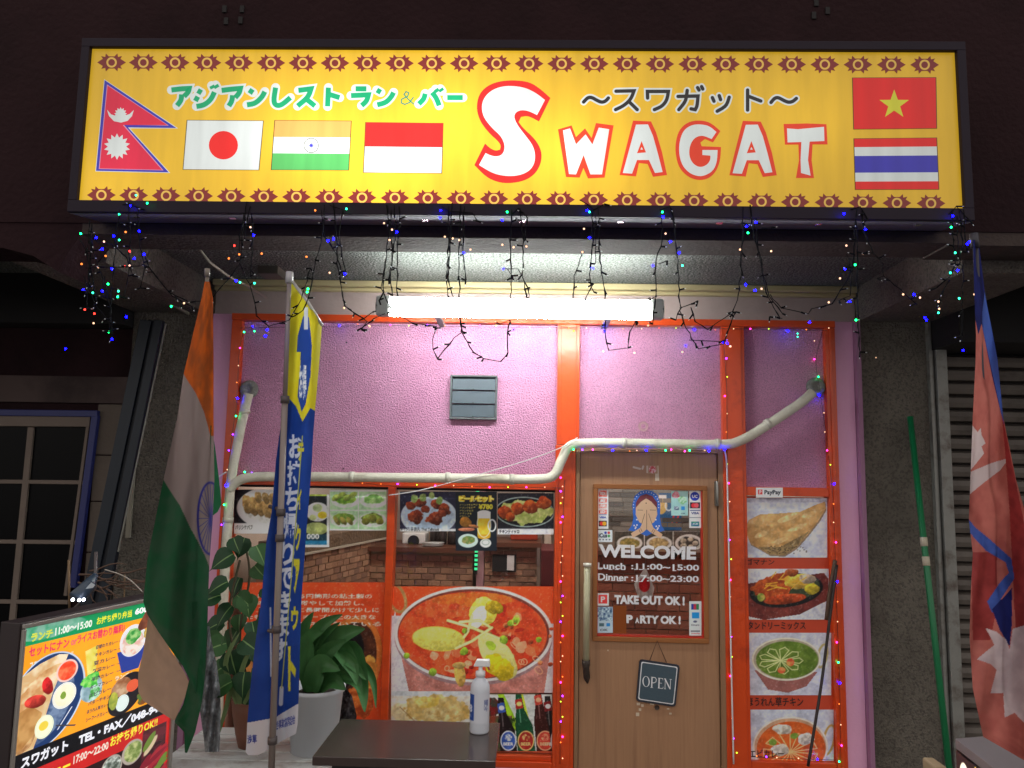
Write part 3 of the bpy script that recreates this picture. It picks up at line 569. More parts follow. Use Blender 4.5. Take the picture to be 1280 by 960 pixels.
# flags
mb = MB(); flat(mb, cr(1, [(201, 236), (571, 482), (329, 482), (531, 705), (157, 697)]), 4, 0); flat(mb, cr(1, [(203, 240), (562, 480), (320, 477), (524, 702), (160, 694)]), 0, .0004)
flat(mb, cr(1, [(215, 262), (524, 468), (300, 464), (498, 692), (174, 685)]), 1, .0008); flat(mb, cr(1, [(218, 268), (516, 465), (294, 465), (490, 689), (178, 682)]), 2, .0012)
flat(mb, starp((80 + 265 / 4, 40 + 573 / 4), 16.5, 11.5, 14), 3, .0016)
cres = [(215, 388), (235, 412), (255, 418), (262, 400), (280, 392), (300, 400), (310, 416), (328, 410), (349, 390), (340, 420), (318, 444), (285, 453), (250, 446), (225, 420)]
flat(mb, cr(1, cres), 3, .0016); flat(mb, starp((80 + 283 / 4, 40 + 408 / 4), 8, 5.5, 12), 3, .002)
mb.build('nepal_flag', [BLUE, LIL, RED2, WHT, WHT], sg)
def rectflag(name, q, bands, mats, extra=None, border=True):
    mb = MB(); TL, TR, BR, BL = [np.array(p) for p in q]
    c = (TL + TR + BR + BL) / 4
    if border: flat(mb, [tuple(p + (p - c) / np.linalg.norm(p - c) * 1.1) for p in (TL, TR, BR, BL)], len(mats), 0)
    for i, (a, b, mi) in enumerate(bands):
        flat(mb, [tuple(TL + (BL - TL) * a), tuple(TR + (BR - TR) * a), tuple(TR + (BR - TR) * b), tuple(TL + (BL - TL) * b)], mi, .0005)
    if extra: extra(mb)
    mb.build(name, mats + [LINE], sg)
rectflag('japan_flag', cr(1, [(617, 442), (995, 445), (973, 689), (597, 686)]), [(0, 1, 0)], [WHT, REDL], lambda mb: flat(mb, ngon((80 + 797 / 4, 40 + 566 / 4), 18.2, 17.8), 1, .001))
def chak(mb):
    c = (389, 181.8); flat(mb, ngon(c, 9.4), 3, .001); flat(mb, ngon(c, 8.6), 1, .0014); flat(mb, starp(c, 4.5, 1.6, 8), 4, .0018)
rectflag('india_flag', [(343.9, 150.7), (438.7, 151.5), (435.4, 212.5), (339.4, 212)], [(0, .333, 0), (.333, .667, 1), (.667, 1, 2)], [SAF, WHT, GRN2, LINE, BLUE], chak)
rectflag('indonesia_flag', cr(2, [(310, 453), (694, 457), (687, 705), (299, 701)]), [(0, .482, 0), (.482, 1, 1)], [REDL, WHT])
rectflag('vietnam_flag', cr(4, [(504, 230), (918, 228), (922, 481), (510, 485)]), [(0, 1, 0)], [REDL, YG], lambda mb: flat(mb, [(940 + 711 / 4 + (19.5 if k % 2 == 0 else 7.8) * math.sin(math.pi * k / 5), 40 + 363 / 4 - (19 if k % 2 == 0 else 7.4) * math.cos(math.pi * k / 5)) for k in range(10)], 1, .001))
rectflag('thailand_flag', cr(4, [(511, 534), (922, 530), (933, 786), (518, 787)]), [(0, .165, 0), (.165, .34, 1), (.34, .67, 2), (.67, .845, 1), (.845, 1, 0)], [REDL, WHT, BLUE])
# border motifs
def motif(c):
    mb = MB(); s = .9
    pts = [(-18, 0), (-11, -4.5), (-13, -8), (-8, -6.8), (-7.2, -11.2), (-3.6, -7.6), (3.6, -7.6), (7.2, -11.2), (8, -6.8), (13, -8), (11, -4.5), (18, 0), (11, 4.5), (13, 8), (8, 6.8), (7.2, 11.2), (3.6, 7.6), (-3.6, 7.6), (-7.2, 11.2), (-8, 6.8), (-13, 8), (-11, 4.5)]
    zlo = sz0_ + .001
    def add(P, mi, l):
        V = [sp(c[0] + x, c[1] + y, l) for x, y in P][::-1]
        V = [np.array((v[0], v[1], max(v[2], zlo))) for v in V]; mb.face(V, mi)
    add(pts, 0, 0); add(ngon((0, 0), 6.6, n=20), 1, .0004); add(ngon((0, 0), 4.2, n=16), 0, .0008)
    return mb
tA, tB = at(139.5, 78, SY), at(1155.8, 81, SY); bA, bB = at(126.7, 243.8, SY), at(1163.8, 254.2, SY)
for A, B in ((tA, tB), (bA, bB)):
    for k in range(26):
        P = A + (B - A) * k / 25; d = P - CAM; s = F_PX / (d @ FW); c = (640 + (d @ RT) * s, 480 - (d @ UP) * s); motif(c).build('flower_motif', [BRN, CRM], sg)
# lettering
def chaik(P, closed=True, lim=48, it=2):
    for _ in range(it):
        out = []; n = len(P)
        for i in range(n):
            p = np.array(P[i])
            if not closed and i in (0, n - 1): out.append(tuple(p)); continue
            a = np.array(P[i - 1]); b = np.array(P[(i + 1) % n]); u = p - a; v = b - p
            ang = math.degrees(math.acos(max(-1, min(1, u @ v / (np.linalg.norm(u) * np.linalg.norm(v) + 1e-9)))))
            if ang > lim: out.append(tuple(p))
            else: out += [tuple(p * .75 + a * .25), tuple(p * .75 + b * .25)]
        P = out
    return P
Souter = cr(2, [(970, 247), (1050, 240), (1130, 250), (1185, 287), (1232, 330), (1175, 447), (1120, 418), (1085, 425), (1073, 450), (1095, 480), (1150, 530), (1180, 575), (1190, 620), (1180, 670), (1150, 715), (1100, 745), (1030, 757), (970, 752), (910, 725), (852, 665), (905, 558), (935, 585), (960, 594), (980, 588), (985, 568), (970, 545), (930, 510), (885, 455), (865, 400), (865, 350), (880, 305), (915, 270)])
Sinner = cr(2, [(1000, 270), (1055, 270), (1110, 280), (1160, 305), (1205, 340), (1165, 415), (1120, 393), (1080, 390), (1055, 405), (1050, 430), (1070, 470), (1105, 515), (1140, 560), (1155, 600), (1155, 645), (1140, 680), (1110, 705), (1060, 720), (1000, 720), (940, 705), (875, 665), (908, 605), (925, 614), (955, 623), (985, 618), (1002, 595), (1003, 560), (985, 520), (940, 480), (900, 430), (888, 385), (893, 345), (915, 310), (950, 285)])
Wo = cr(3, [(150, 487), (218, 467), (240, 525), (285, 482), (318, 530), (340, 455), (428, 467), (383, 728), (300, 732), (277, 680), (258, 728), (190, 725)]); Wi = cr(3, [(175, 492), (210, 482), (240, 562), (288, 512), (322, 562), (354, 478), (406, 486), (370, 712), (312, 712), (278, 615), (240, 712), (205, 710)])
A1o = [(525, 443), (615, 447), (640, 500), (670, 600), (695, 715), (625, 724), (598, 660), (555, 655), (540, 722), (458, 715), (480, 620)]; A1i = [(540, 463), (600, 462), (625, 520), (650, 610), (673, 700), (635, 705), (605, 640), (545, 640), (520, 708), (474, 705), (500, 610)]; tri = [(568, 545), (590, 602), (545, 606)]
Go = cr(3, [(850, 440), (910, 450), (962, 495), (925, 552), (885, 535), (862, 552), (868, 571), (965, 575), (962, 640), (940, 700), (900, 735), (850, 742), (800, 725), (755, 680), (737, 610), (738, 550), (755, 490), (795, 452)]); Gi = cr(3, [(850, 460), (905, 468), (942, 500), (918, 535), (870, 515), (830, 530), (808, 570), (805, 620), (825, 660), (860, 678), (895, 665), (912, 640), (912, 618), (872, 615), (872, 590), (948, 590), (945, 650), (925, 695), (885, 718), (850, 722), (805, 705), (770, 665), (755, 610), (757, 550), (775, 495), (810, 468)])
To = cr(4, [(158, 460), (275, 457), (372, 461), (378, 562), (303, 562), (298, 640), (310, 730), (220, 730), (235, 640), (232, 563), (165, 563)]); Ti = cr(4, [(175, 482), (230, 486), (360, 474), (362, 545), (288, 548), (280, 640), (293, 718), (245, 705), (243, 640), (247, 550), (178, 552)])
for nm, O, I in (('S', Souter, Sinner), ('W', Wo, Wi), ('A', cr(3, A1o), cr(3, A1i)), ('G', Go, Gi), ('A', cr(3, [(u + 549, v + 1) for u, v in A1o]), cr(3, [(u + 549, v + 1) for u, v in A1i])), ('T', To, Ti)):
    if nm in 'SG': O, I = chaik(O), chaik(I)
    mb = MB(); flat(mb, O, 0, 0); flat(mb, I, 1, .001)
    if nm == 'A':
        dx = 0 if O[0][0] < 800 else 549; flat(mb, cr(3, [(u + dx, v) for u, v in tri]), 0, .0015); flat(mb, cr(3, [(u + dx, v) for u, v in ((568, 575), (575, 588), (562, 588))]), 1, .002)
    mb.build('letter', [ORL if nm != 'S' else REDL, WHT], sg)
sl = lambda base: (lambda x, y, l: sp(x, y, base + l * .00003))
def kana(strokes, crop, w, wo, mats, name='katakana_letter', cap=True):
    mb = MB()
    for s in strokes: mb.stroke(chaik(cr(crop, s), False, 70), wo, sl(0), 1)
    for s in strokes: mb.stroke(chaik(cr(crop, s), False, 70), w, sl(.0008), 0, cap)
    mb.build(name, mats, sg)
for c, st_ in ((1, [[(537, 290), (585, 284), (626, 282), (622, 300), (600, 322)], [(588, 312), (586, 342), (565, 368)]]), (1, [[(668, 292), (688, 304)], [(652, 328), (674, 340)], [(662, 372), (700, 366), (735, 338), (752, 300)], [(738, 268), (745, 282)], [(758, 265), (766, 279)]]),
              (1, [[(788, 292), (835, 286), (882, 282), (876, 306), (856, 328)], [(843, 316), (840, 345), (824, 370)]]), (1, [[(925, 290), (946, 304)], [(915, 364), (955, 358), (990, 326), (1004, 298)]]), (1, [[(1058, 278), (1048, 340), (1056, 366), (1085, 368), (1132, 328)]]), (1, [[(1172, 292), (1235, 284), (1222, 325), (1168, 370)], [(1215, 338), (1255, 370)]]),
              (2, [[(122, 278), (118, 372)], [(126, 312), (178, 328)]]), (2, [[(258, 284), (312, 284)], [(235, 318), (322, 314), (314, 345), (288, 368)]]), (2, [[(364, 290), (384, 302)], [(366, 364), (408, 354), (436, 326), (448, 302)]]),
              (2, [[(606, 308), (600, 335), (574, 360)], [(640, 302), (662, 330), (676, 368)], [(658, 286), (668, 300)], [(682, 284), (690, 296)]]), (2, [[(716, 328), (794, 328)]])): kana(st_, c, 6.4, 11.2, [GRN, WHT], cap=False)
mb = MB(); mb.stroke(cr(2, [(548, 360), (520, 335), (500, 312), (510, 298), (524, 304), (518, 322), (488, 336), (486, 354), (504, 362), (528, 352), (546, 328)]), 1.6, sl(0)); mb.build('ampersand', TEAL, sg)
for c, st_ in ((3, [[(278, 350), (298, 328), (318, 326), (345, 342), (368, 352), (388, 346), (402, 330)]]), (3, [[(440, 296), (530, 294), (515, 335), (480, 368), (438, 388)], [(505, 348), (546, 388)]]), (3, [[(598, 330), (597, 297), (702, 297), (695, 340), (670, 372), (632, 388)]]),
              (3, [[(750, 322), (850, 320), (846, 370), (836, 388), (815, 384)], [(796, 292), (790, 345), (754, 388)], [(848, 278), (855, 290)], [(868, 273), (874, 285)]]), (3, [[(922, 328), (930, 346)], [(956, 318), (963, 338)], [(1006, 326), (992, 370), (946, 396)]]), (3, [[(1098, 290), (1098, 390)], [(1104, 322), (1164, 345)]]), (4, [[(95, 352), (113, 330), (132, 327), (158, 342), (182, 352), (204, 348), (222, 332)]])): kana(st_, c, 4.4, 8.6, [BLK, WHT])
# ================================================================ FLUORESCENT LAMP
fl = thing('fluorescent_lamp', 'long glowing white fluorescent tube lamp fixed under the ledge above the shop front', 'lamp', (-.07, -.05, 2.43))
TY = -.45
l0, l1 = at(470, 383, TY), at(829, 388, TY); zc = (l0[2] + l1[2]) / 2 + .0
FW_ = mat('white_enamel_housing', L3(225, 225, 222), .4)
mb = MB(); mb.prism([(l0[0] + .005, TY + .05, zc + .011), (l0[0] + .005, TY + .012, zc + .011), (l0[0] + .005, TY + .012, zc - .011), (l0[0] + .005, TY + .05, zc - .011)], (l1[0] - l0[0] - .01, 0, 0)); mb.build('lamp_housing', FW_, fl)
solid('lamp_back_plate', l0[0] + .005, l1[0] - .005, TY + .0505, TY + .056, zc - .02, zc + .02, m=mat('housing_edge', L3(120, 125, 122), .5), parent=fl)
for x in (l0[0] + .25, l1[0] - .25): solid('bracket', x, x + .03, TY + .0565, -.001, zc - .008, zc + .008, m=mat('housing_edge'), parent=fl)
for y, z in ((TY, zc + .0245), (TY, zc - .0245)):
    mb = MB(); mb.tube([(l0[0] + .075, y, z), (l1[0] - .062, y, z)], .022, 16); mb.build('fluorescent_tube', mat('lit_tube', (.9, .9, .9), emit=(.93, 1.0, .97), es=TUBE), fl)
for x0, x1 in ((l0[0] + .004, l0[0] + .07), (l1[0] - .06, l1[0] - .0)):
    mb = MB(); mb.box(x0, x1, TY - .03, TY + .03, zc - .045, zc + .05); e_ = mb.build('end_socket', mat('grey_socket', L3(205, 208, 202), .5), fl, bevel=.01)
    mb = MB(); mb.tube([(x0 - .001 if x0 < 0 else x1 + .001, TY - .005, zc), (x0 + .03 if x0 < 0 else x1 - .03, TY - .005, zc)], .024, 12); mb.build('socket_ring', mat('housing_edge'), e_)
# ================================================================ VENT, PIPES, CABLES
vt = thing('wall_vent', 'grey metal louvre vent with three flaps set in the pink wall', 'vent', (-.3, -.02, 1.87))
v0, v1 = at(563.5, 469, -.01), at(621, 525, -.01)
VM = mat('slate_grey_vent', L3(54, 64, 73), .5, .2, var=.15, vs=20, stain=L3(56, 68, 78), ss=12); VD = mat('vent_frame', L3(92, 96, 98), .5, .2, var=.2)
mb = MB(); t_ = .009
mb.box(v0[0], v1[0], -.03, .01, v0[2] - t_, v0[2]); mb.box(v0[0], v1[0], -.03, .01, v1[2], v1[2] + t_); mb.box(v0[0], v0[0] + t_, -.03, .01, v1[2] + t_, v0[2] - t_); mb.box(v1[0] - t_, v1[0], -.03, .01, v1[2] + t_, v0[2] - t_); mb.build('vent_frame', VD, vt, bevel=.002)
hh = (v0[2] - v1[2] - 2 * t_) / 3
for k in range(3):
    z1 = v0[2] - t_ - k * hh; mb = MB(); mb.prism([(v0[0] + t_ + .002, -.008, z1), (v0[0] + t_ + .002, -.011, z1), (v0[0] + t_ + .002, -.022, z1 - hh + .004), (v0[0] + t_ + .002, -.019, z1 - hh + .003)], (v1[0] - v0[0] - 2 * t_ - .004, 0, 0)); mb.build('louvre_flap', VM, vt)
    mb = MB(); mb.box(-.304, -.296, -.036, -.03, z1 - hh + .001, z1 - hh + .009); mb.build('flap_tab', DARK, vt)
PIP = mat('wrapped_white_pipe', L3(214, 210, 192), .6, var=.1, vs=14, bump=.25, bs=90, stain=L3(180, 172, 150), ss=5)
def smooth(P, n=6):
    P = [np.array(p, float) for p in P]; out = []
    for i in range(len(P) - 1):
        a = P[max(i - 1, 0)]; b = P[i]; c = P[i + 1]; d = P[min(i + 2, len(P) - 1)]
        for k in range(n): t = k / n; out.append(.5 * ((2 * b) + (c - a) * t + (2 * a - 5 * b + 4 * c - d) * t * t + (3 * b - a - 3 * c + d) * t ** 3))
    return out + [P[-1]]
def pipe(name, pts, r, label, Y=-.075, joints=()):
    t = thing(name, label, 'pipe', tuple(at(*pts[-1], Y)))
    P = smooth([at(x, y, Y) for x, y in pts], 6); mb = MB(); mb.tube(P, r, 14); mb.build('pipe_wrap', PIP, t)
    for j in joints:
        a = at(*j[:2], Y); d = at(j[0] + j[2], j[1] + j[3], Y) - a; d /= np.linalg.norm(d); mb = MB(); mb.tube([a - d * .012, a + d * .012], r + .003, 14); mb.build('pipe_band', mat('pipe_tape', L3(200, 196, 180), .5), t)
    return t
p1 = pipe('insulated_pipe', [(311, 492), (303, 525), (296, 560), (289, 600), (283, 680), (278, 780), (272, 900), (270, 955)], .024, 'white wrapped pipe running down the left edge from the round hole', joints=((306, 515, 3, 10), (285, 650, -1, 10)))
p2 = pipe('insulated_pipe', [(286, 612), (300, 600), (325, 596), (400, 596), (500, 597), (600, 598), (670, 599), (692, 594), (702, 575), (712, 558), (735, 554), (820, 554.5), (900, 555.5), (925, 551), (955, 534), (1000, 504), (1016, 490)], .0245, 'long white wrapped pipe bending over the windows and the door to the right hole', -.085, joints=((440, 596, 10, 0), (560, 597, 10, 0), (640, 599, 10, 0), (780, 554, 10, 0), (897, 555, 10, 0), (960, 530, 10, -7)))
for (x, y, lb) in ((312, 487, 'round grey pipe collar at the top left of the pink wall'), (1019, 484, 'round grey pipe collar at the right end of the pink wall')):
    a = at(x, y, -.01); mb = MB(); mb.lathe([(.001, 0), (.046, 0), (.05, .008), (.044, .018), (.026, .03), (.02, .02), (.001, .02)], (0, 0, 0), 20); mb.v = [(X_ + a[0], a[1] - Z_, Y_ + a[2]) for X_, Y_, Z_ in mb.v]; mb.build('pipe_collar', mat('grey_putty', L3(128, 128, 122), .7, var=.35, vs=60, bump=.9, bs=90), None, label=lb, cat='pipe collar')
WC = mat('white_cable', L3(224, 220, 220), .5); BC = mat('black_cable', L3(24, 22, 24), .55)
def cable(pts, r, Y, label, m=WC, name='cable', cat='cable', **kw):
    P = smooth([at(p[0], p[1], p[2] if len(p) > 2 else Y) for p in pts], 5); mb = MB(); mb.tube(P, r, 6); return mb.build(name, m, None, label=label, cat=cat, **kw)
cable([(486, 619), (520, 614), (560, 604), (610, 590), (660, 575), (700, 560), (722, 547)], .0028, -.115, 'thin white cable slanting across the pink wall from the window to the door top')
cable([(903, 560), (908, 575), (910, 640), (912, 740), (914, 830), (917, 955)], .0042, -.05, 'white cable hanging down the orange post right of the door')
cable([(1046, 706, -.07), (1037, 775, -.1), (1026, 860, -.14), (1010, 958, -.2)], .007, 0, 'dark thin stick leaning across the right window poster', mat('dark_stick', L3(40, 30, 28), .5), 'leaning_stick', 'stick')
cable([(1044, 700, -.06), (1038, 735, -.065), (1033, 775, -.07)], .010, 0, 'short brown wooden strip in front of the right orange post', mat('brown_strip', L3(84, 60, 44), .6), 'wood_strip', 'wooden strip')
cable([(262, 607, -.1), (272, 597, -.1), (283, 590, -.1)], .004, -.1, 'short white cable end beside the left pipe')
# ================================================================ POSTERS ON THE WINDOWS
INK = mat('black_print', L3(30, 26, 28), .5); WINK = mat('white_print', L3(232, 232, 236), .5); YINK = mat('yellow_print', L3(240, 216, 50), .5)
def label_on(parent, t, x0, y0, x1, y1, m=INK, Y=-.006, off=.01, name='lettering'):
    mb = MB(); mb.text(t, quadmap(rectc(x0, y0, x1, y1), Y), 0, off, 2); return mb.build(name, m, parent)
def pgyoza(cv):
    cv.rect(280, 600, 400, 655, (24, 26, 34)); cv.ell(340, 635, 44, 27, (226, 226, 222)); cv.ell(340, 634, 36, 21, (206, 206, 200))
    for k in range(6): cv.ball(309 + k * 8.5, 631 + k * 1.6, 6.5, 12, (196, 160, 100), ang=-12, wob=.25, lo=.5, col2=(150, 116, 66))
    for k in range(3): cv.ball(323 + k * 9, 622 + k, 5, 8, (176, 142, 86), ang=-12, wob=.3)
    cv.rect(280, 654, 400, 668, (226, 226, 222)); cv.text('パリシケバブ', 294, 656, 316, 662, (40, 40, 40), .02); cv.grain(.08, 3)
def gp(name, rect, fn, label, cat='poster', res=1.3, Y=-.004, **kw): return poster(name, rect, fn, Y, res, label=label, cat=cat, **kw)
gp('food_poster', (292.5, 612, 345, 667), pgyoza, 'food poster with sliced rolls on a white plate, leftmost in the window row')
def pset(cv):
    cv.rect(370, 605, 420, 700, (22, 26, 34)); cv.rect(370, 605, 420, 620, (190, 200, 90), (160, 180, 70)); cv.line(((370, 615), (411, 618)), 1.2, (235, 225, 120))
    cv.ell(397, 640, 14.5, 12, (222, 224, 218)); cv.ell(397, 635, 6, 5, (150, 170, 120), (190, 200, 150)); cv.ell(403, 644, 6, 4.5, (226, 206, 60), (200, 176, 40)); cv.ell(391, 647, 4.5, 3.5, (190, 200, 140))
    cv.ell(395, 661, 15, 8, (130, 140, 84), (170, 180, 110)); cv.rect(370, 668, 412, 686, (26, 60, 76)); cv.text('¥1000', 372, 667, 399, 674, (235, 230, 220), .03); cv.rect(370, 676, 412, 684, (40, 120, 160)); cv.rect(408.5, 600, 412, 700, (215, 220, 210)); cv.rect(370, 681, 412, 690, (225, 225, 220)); cv.grain(.08, 3)
gp('food_poster', (372, 618, 411.5, 684), pset, 'narrow dark menu poster with a tray and price beside the banner')
def pgreen(cv):
    cv.rect(410, 605, 490, 670, (170, 205, 160))
    for (x, y, c, d) in ((431, 624, (150, 190, 70), (90, 140, 40)), (467, 624, (170, 210, 130), (110, 160, 80)), (430, 648, (150, 180, 70), (90, 130, 50)), (466, 648, (160, 180, 80), (80, 100, 40))):
        cv.ell(x, y + 2, 17, 9, (206, 224, 200)); cv.ell(x, y, 13, 6, c, d, wob=.3, cell=4)
    for k in range(4): cv.ball(420 + k * 7, 622 - k % 2 * 3, 6, 3.6, (176, 200, 90), ang=-30, wob=.2)
    for k in range(3): cv.ball(421 + k * 8, 651, 6, 3, (170, 160, 80), ang=55, wob=.2)
    for k in range(3): cv.ball(457 + k * 9, 652 - k % 2 * 4, 5, 4.5, (150, 150, 60), wob=.2)
    cv.line(((448, 605), (448, 665)), 1.4, (215, 230, 210)); cv.line(((410, 638), (490, 638)), 1.4, (215, 230, 210)); cv.line(((412, 613.5), (484, 613.5)), 1.6, (235, 235, 235)); cv.line(((412, 662), (484, 663.5)), 2, (230, 235, 230)); cv.line(((411.5, 600), (411.5, 670)), 2, (226, 230, 226)); cv.grain(.1, 3)
gp('food_poster', (412, 612.5, 483, 663), pgreen, 'greenish poster of four plates of fried snacks at the top of the left window')
def pwings(cv):
    cv.rect(498, 610, 572, 670, (40, 40, 62)); cv.ell(536, 645, 35, 24, (186, 200, 216)); cv.ell(536, 643, 30, 19, (166, 184, 204))
    for (x, y, r) in ((514, 632, 6), (525, 628, 7), (545, 630, 7), (556, 636, 8), (519, 646, 10), (543, 648, 10), (532, 637, 6), (552, 642, 6)): cv.ball(x, y, r, r * .85, (176, 84, 46), wob=.4, lo=.4, col2=(120, 48, 26))
    for (x, y) in ((529, 622), (540, 619), (549, 625), (518, 624)): cv.ell(x, y, 4, 5, (110, 140, 70), (160, 176, 110), wob=.5, cell=3)
    cv.rect(498, 661, 572, 667, (205, 208, 212)); cv.text('タイ風 手羽先 Thai Tebasaki', 500, 659, 549, 664, (30, 30, 34), .015); cv.grain(.1, 3)
gp('food_poster', (500, 614.5, 570, 664), pwings, 'poster of fried chicken wings on a pale blue plate in the middle window')
def pbeer(cv):
    cv.rect(565, 610, 625, 692, (22, 30, 40))
    for dx in (-.8, .8): cv.text('ビールセット', 574 + dx, 619, 617 + dx, 628, (240, 190, 40), .1)
    cv.text('ビールセット', 574, 619, 617, 628, (250, 236, 150), .0); cv.text('¥780', 598, 630, 616, 637, (244, 210, 60), .05)
    for k in range(5): cv.text('ドリンクをお選び'[:8 - k], 575, 630 + k * 3.6, 597 - k * 2.5, 632.4 + k * 3.6, (220, 200, 90), .02)
    cv.rect(597, 642, 613, 670, (222, 176, 40), (240, 200, 70)); cv.ell(605, 671, 8, 3, (210, 160, 30)); cv.rect(597, 640, 613, 648, (240, 240, 232)); cv.ell(605, 641, 8, 3, (246, 246, 240)); cv.ring(615, 657, 5.5, 8, 1.8, (226, 230, 226)); cv.ring(605, 656, 9, 16, 1, (226, 226, 210))
    cv.ball(582, 653, 8, 6, (196, 132, 50), ang=20, wob=.3); cv.ball(592, 658, 7, 2, (206, 130, 80), ang=10); cv.ball(583, 662, 11, 2.3, (214, 130, 96)); cv.ell(585, 676, 12.5, 8.5, (196, 214, 210)); cv.ell(585, 675, 8, 5, (90, 130, 60), (160, 150, 90), wob=.3, cell=3); cv.ell(607, 679, 7, 5.5, (214, 218, 214)); cv.ring(607, 678, 5, 3.6, 1, (160, 170, 165))
gp('beer_poster', (569.5, 614.5, 621, 688.5), pbeer, 'dark poster with yellow heading, beer mug and plates in the middle window', Y=-.0065, res=1.6)
def ptikka(cv):
    cv.rect(618, 610, 700, 670, (34, 34, 44)); cv.ell(656, 640, 37, 18, (24, 24, 28)); cv.ring(656, 640, 37, 19, 1.4, (160, 180, 176), 2); cv.ell(657, 640, 32, 15, (164, 180, 90), (200, 206, 130), wob=.3, cell=4)
    for (x, y, r) in ((631, 640, 9), (647, 636, 9), (663, 634, 10), (680, 629, 9), (638, 646, 6)): cv.ball(x, y, r, r * .9, (206, 96, 40), wob=.25, lo=.45, col2=(160, 60, 24))
    cv.rect(618, 661, 700, 670, (214, 214, 222)); cv.text('チキンティッカ', 624, 662, 649, 667, (30, 30, 34), .03); cv.grain(.08, 3)
gp('food_poster', (622, 616.5, 692, 668), ptikka, 'poster of orange chicken tikka in the middle window')
ORF = (226, 82, 40)
def porange(cv):
    cv.rect(280, 660, 500, 960, ORF, (214, 74, 36), 30)
    cv.ell(342, 870, 62, 80, (196, 130, 70), (150, 90, 50), wob=.2, cell=20); cv.ell(436, 838, 40, 62, (60, 32, 24), (90, 50, 34), ang=18, cell=8); cv.ring(436, 838, 40, 62, 7, (198, 110, 50), ang=18); cv.ell(428, 830, 26, 42, (22, 20, 22), ang=18); cv.ell(458, 858, 12, 36, (226, 170, 80), (180, 110, 50), ang=10, wob=.2); cv.ell(452, 880, 16, 20, (205, 110, 50), (150, 60, 30), wob=.3)
    for k, (s, w) in enumerate((('インドで使われる円筒形の粘土製の', 465), ('壺窯の底で炭を燃やして加熱し、', 455), ('焼き上げるために長時間かけて少しに', 474), ('したものがクレイオーブン上の大きな', 470), ('タンドリーの中で焼いている', 477))): cv.text(s, 297, 748 + k * 8.6 + 1, w, 755 + k * 8.6, (236, 214, 196), .02, sl=.4)
    cv.grain(.05, 5)
poster('oven_poster', (300, 735, 481, 950), porange, -.003, 1.2, label='big orange poster with white Japanese text and a tandoor oven photo in the left window', cat='poster', corners=((303, 728), (481, 728), (479, 948), (295, 948)))
def pcurry(cv):
    cv.rect(480, 725, 700, 950, ORF, (218, 78, 38), 30)
    cv.poly([(490, 790), (494, 760), (500, 868), (488, 868)], (205, 200, 204)); cv.poly([(488, 768), (505, 830), (560, 866), (692, 868), (692, 800), (690, 868), (488, 868)], (206, 202, 208)); cv.rect(488, 770, 500, 868, (206, 202, 208)); cv.rect(670, 780, 693, 868, (205, 198, 202))
    cv.ring(496, 748, 12, 20, 4, (170, 130, 80), -20)
    cv.poly([(497, 800), (512, 868), (680, 868), (690, 800)], (196, 130, 120), (170, 106, 96), 12)
    E = (592, 793, 100, 60)
    cv.ell(E[0], E[1] + 3, 99, 61, (150, 120, 124)); cv.ell(E[0], E[1], 99, 60, (222, 208, 204)); cv.ell(E[0], E[1], 95, 56.5, (120, 60, 50)); cv.ell(E[0] - 1, E[1] + 1, 93, 54.5, (222, 96, 52), (196, 62, 34), cell=12)
    cv.ell(592, 750, 50, 9, (214, 120, 50), (200, 90, 40), wob=.2); cv.ell(560, 765, 40, 8, (216, 110, 60), (206, 80, 44), wob=.4)
    for k in range(34):
        a = random.random() * 6.28; r = random.random() ** .5; x, y = 592 + 84 * r * math.cos(a), 797 + 46 * r * math.sin(a); cv.ell(x, y, random.uniform(3, 9), random.uniform(2, 6), random.choice([(232, 116, 74), (186, 50, 34), (236, 140, 100), (206, 72, 42), (240, 160, 120)]), ang=random.uniform(0, 180), wob=.4, cell=3)
    for k in range(22): cv.ball(random.uniform(570, 690), random.uniform(775, 845), random.uniform(2, 4), random.uniform(2, 3.5), random.choice([(216, 90, 50), (180, 40, 30), (230, 130, 80)]), wob=.4)
    for k in range(12):
        x, y = random.uniform(535, 680), random.uniform(780, 840); cv.ring(x, y, random.uniform(3, 6), random.uniform(2, 4), 1, (236, 170, 130), random.uniform(0, 90))
    cv.ball(548, 799, 33, 15.5, (232, 222, 110), ang=4, lo=.72, wob=.05, col2=(214, 204, 90)); cv.ring(548, 799, 33, 15.5, 1, (222, 190, 70), 4)
    cv.ball(622, 820, 34, 17, (222, 212, 130), ang=52, lo=.8, wob=.05, col2=(206, 200, 120)); cv.ball(624, 834, 22, 13, (226, 196, 40), ang=35, lo=.7, wob=.25, col2=(196, 170, 30)); cv.ell(614, 808, 7, 5, (170, 196, 60), ang=40, wob=.3)
    cv.ball(604, 765, 17, 19, (236, 226, 120), ang=30, lo=.75, wob=.1, col2=(226, 206, 70)); cv.ell(598, 772, 9, 16, (228, 228, 206), ang=28, wob=.1); cv.ball(617, 759, 11, 8, (232, 196, 50), ang=20, wob=.3)
    for P_ in (((560, 776), (590, 785), (625, 799)), ((615, 785), (590, 802), (570, 811)), ((590, 770), (585, 790), (580, 797)), ((575, 778), (600, 776), (612, 784))): cv.line(P_, 3.6, (214, 220, 130)); cv.line(P_, 1.4, (232, 234, 170))
    cv.ball(575, 843, 7, 15, (226, 178, 90), ang=-8, lo=.7); cv.ball(574, 832, 9, 4, (230, 190, 110))
    for (x, y, r) in ((580, 815, 5.5), (639, 779, 4.5), (630, 800, 6), (646, 776, 4), (581, 789, 4), (508, 820, 4), (674, 800, 4), (541, 840, 5)): cv.ball(x, y, r, r, (164, 200, 60), wob=.3, lo=.6)
    cv.ring(645, 776, 4.5, 7, 1.6, (190, 214, 90), 20)
    cv.grain(.07, 2)
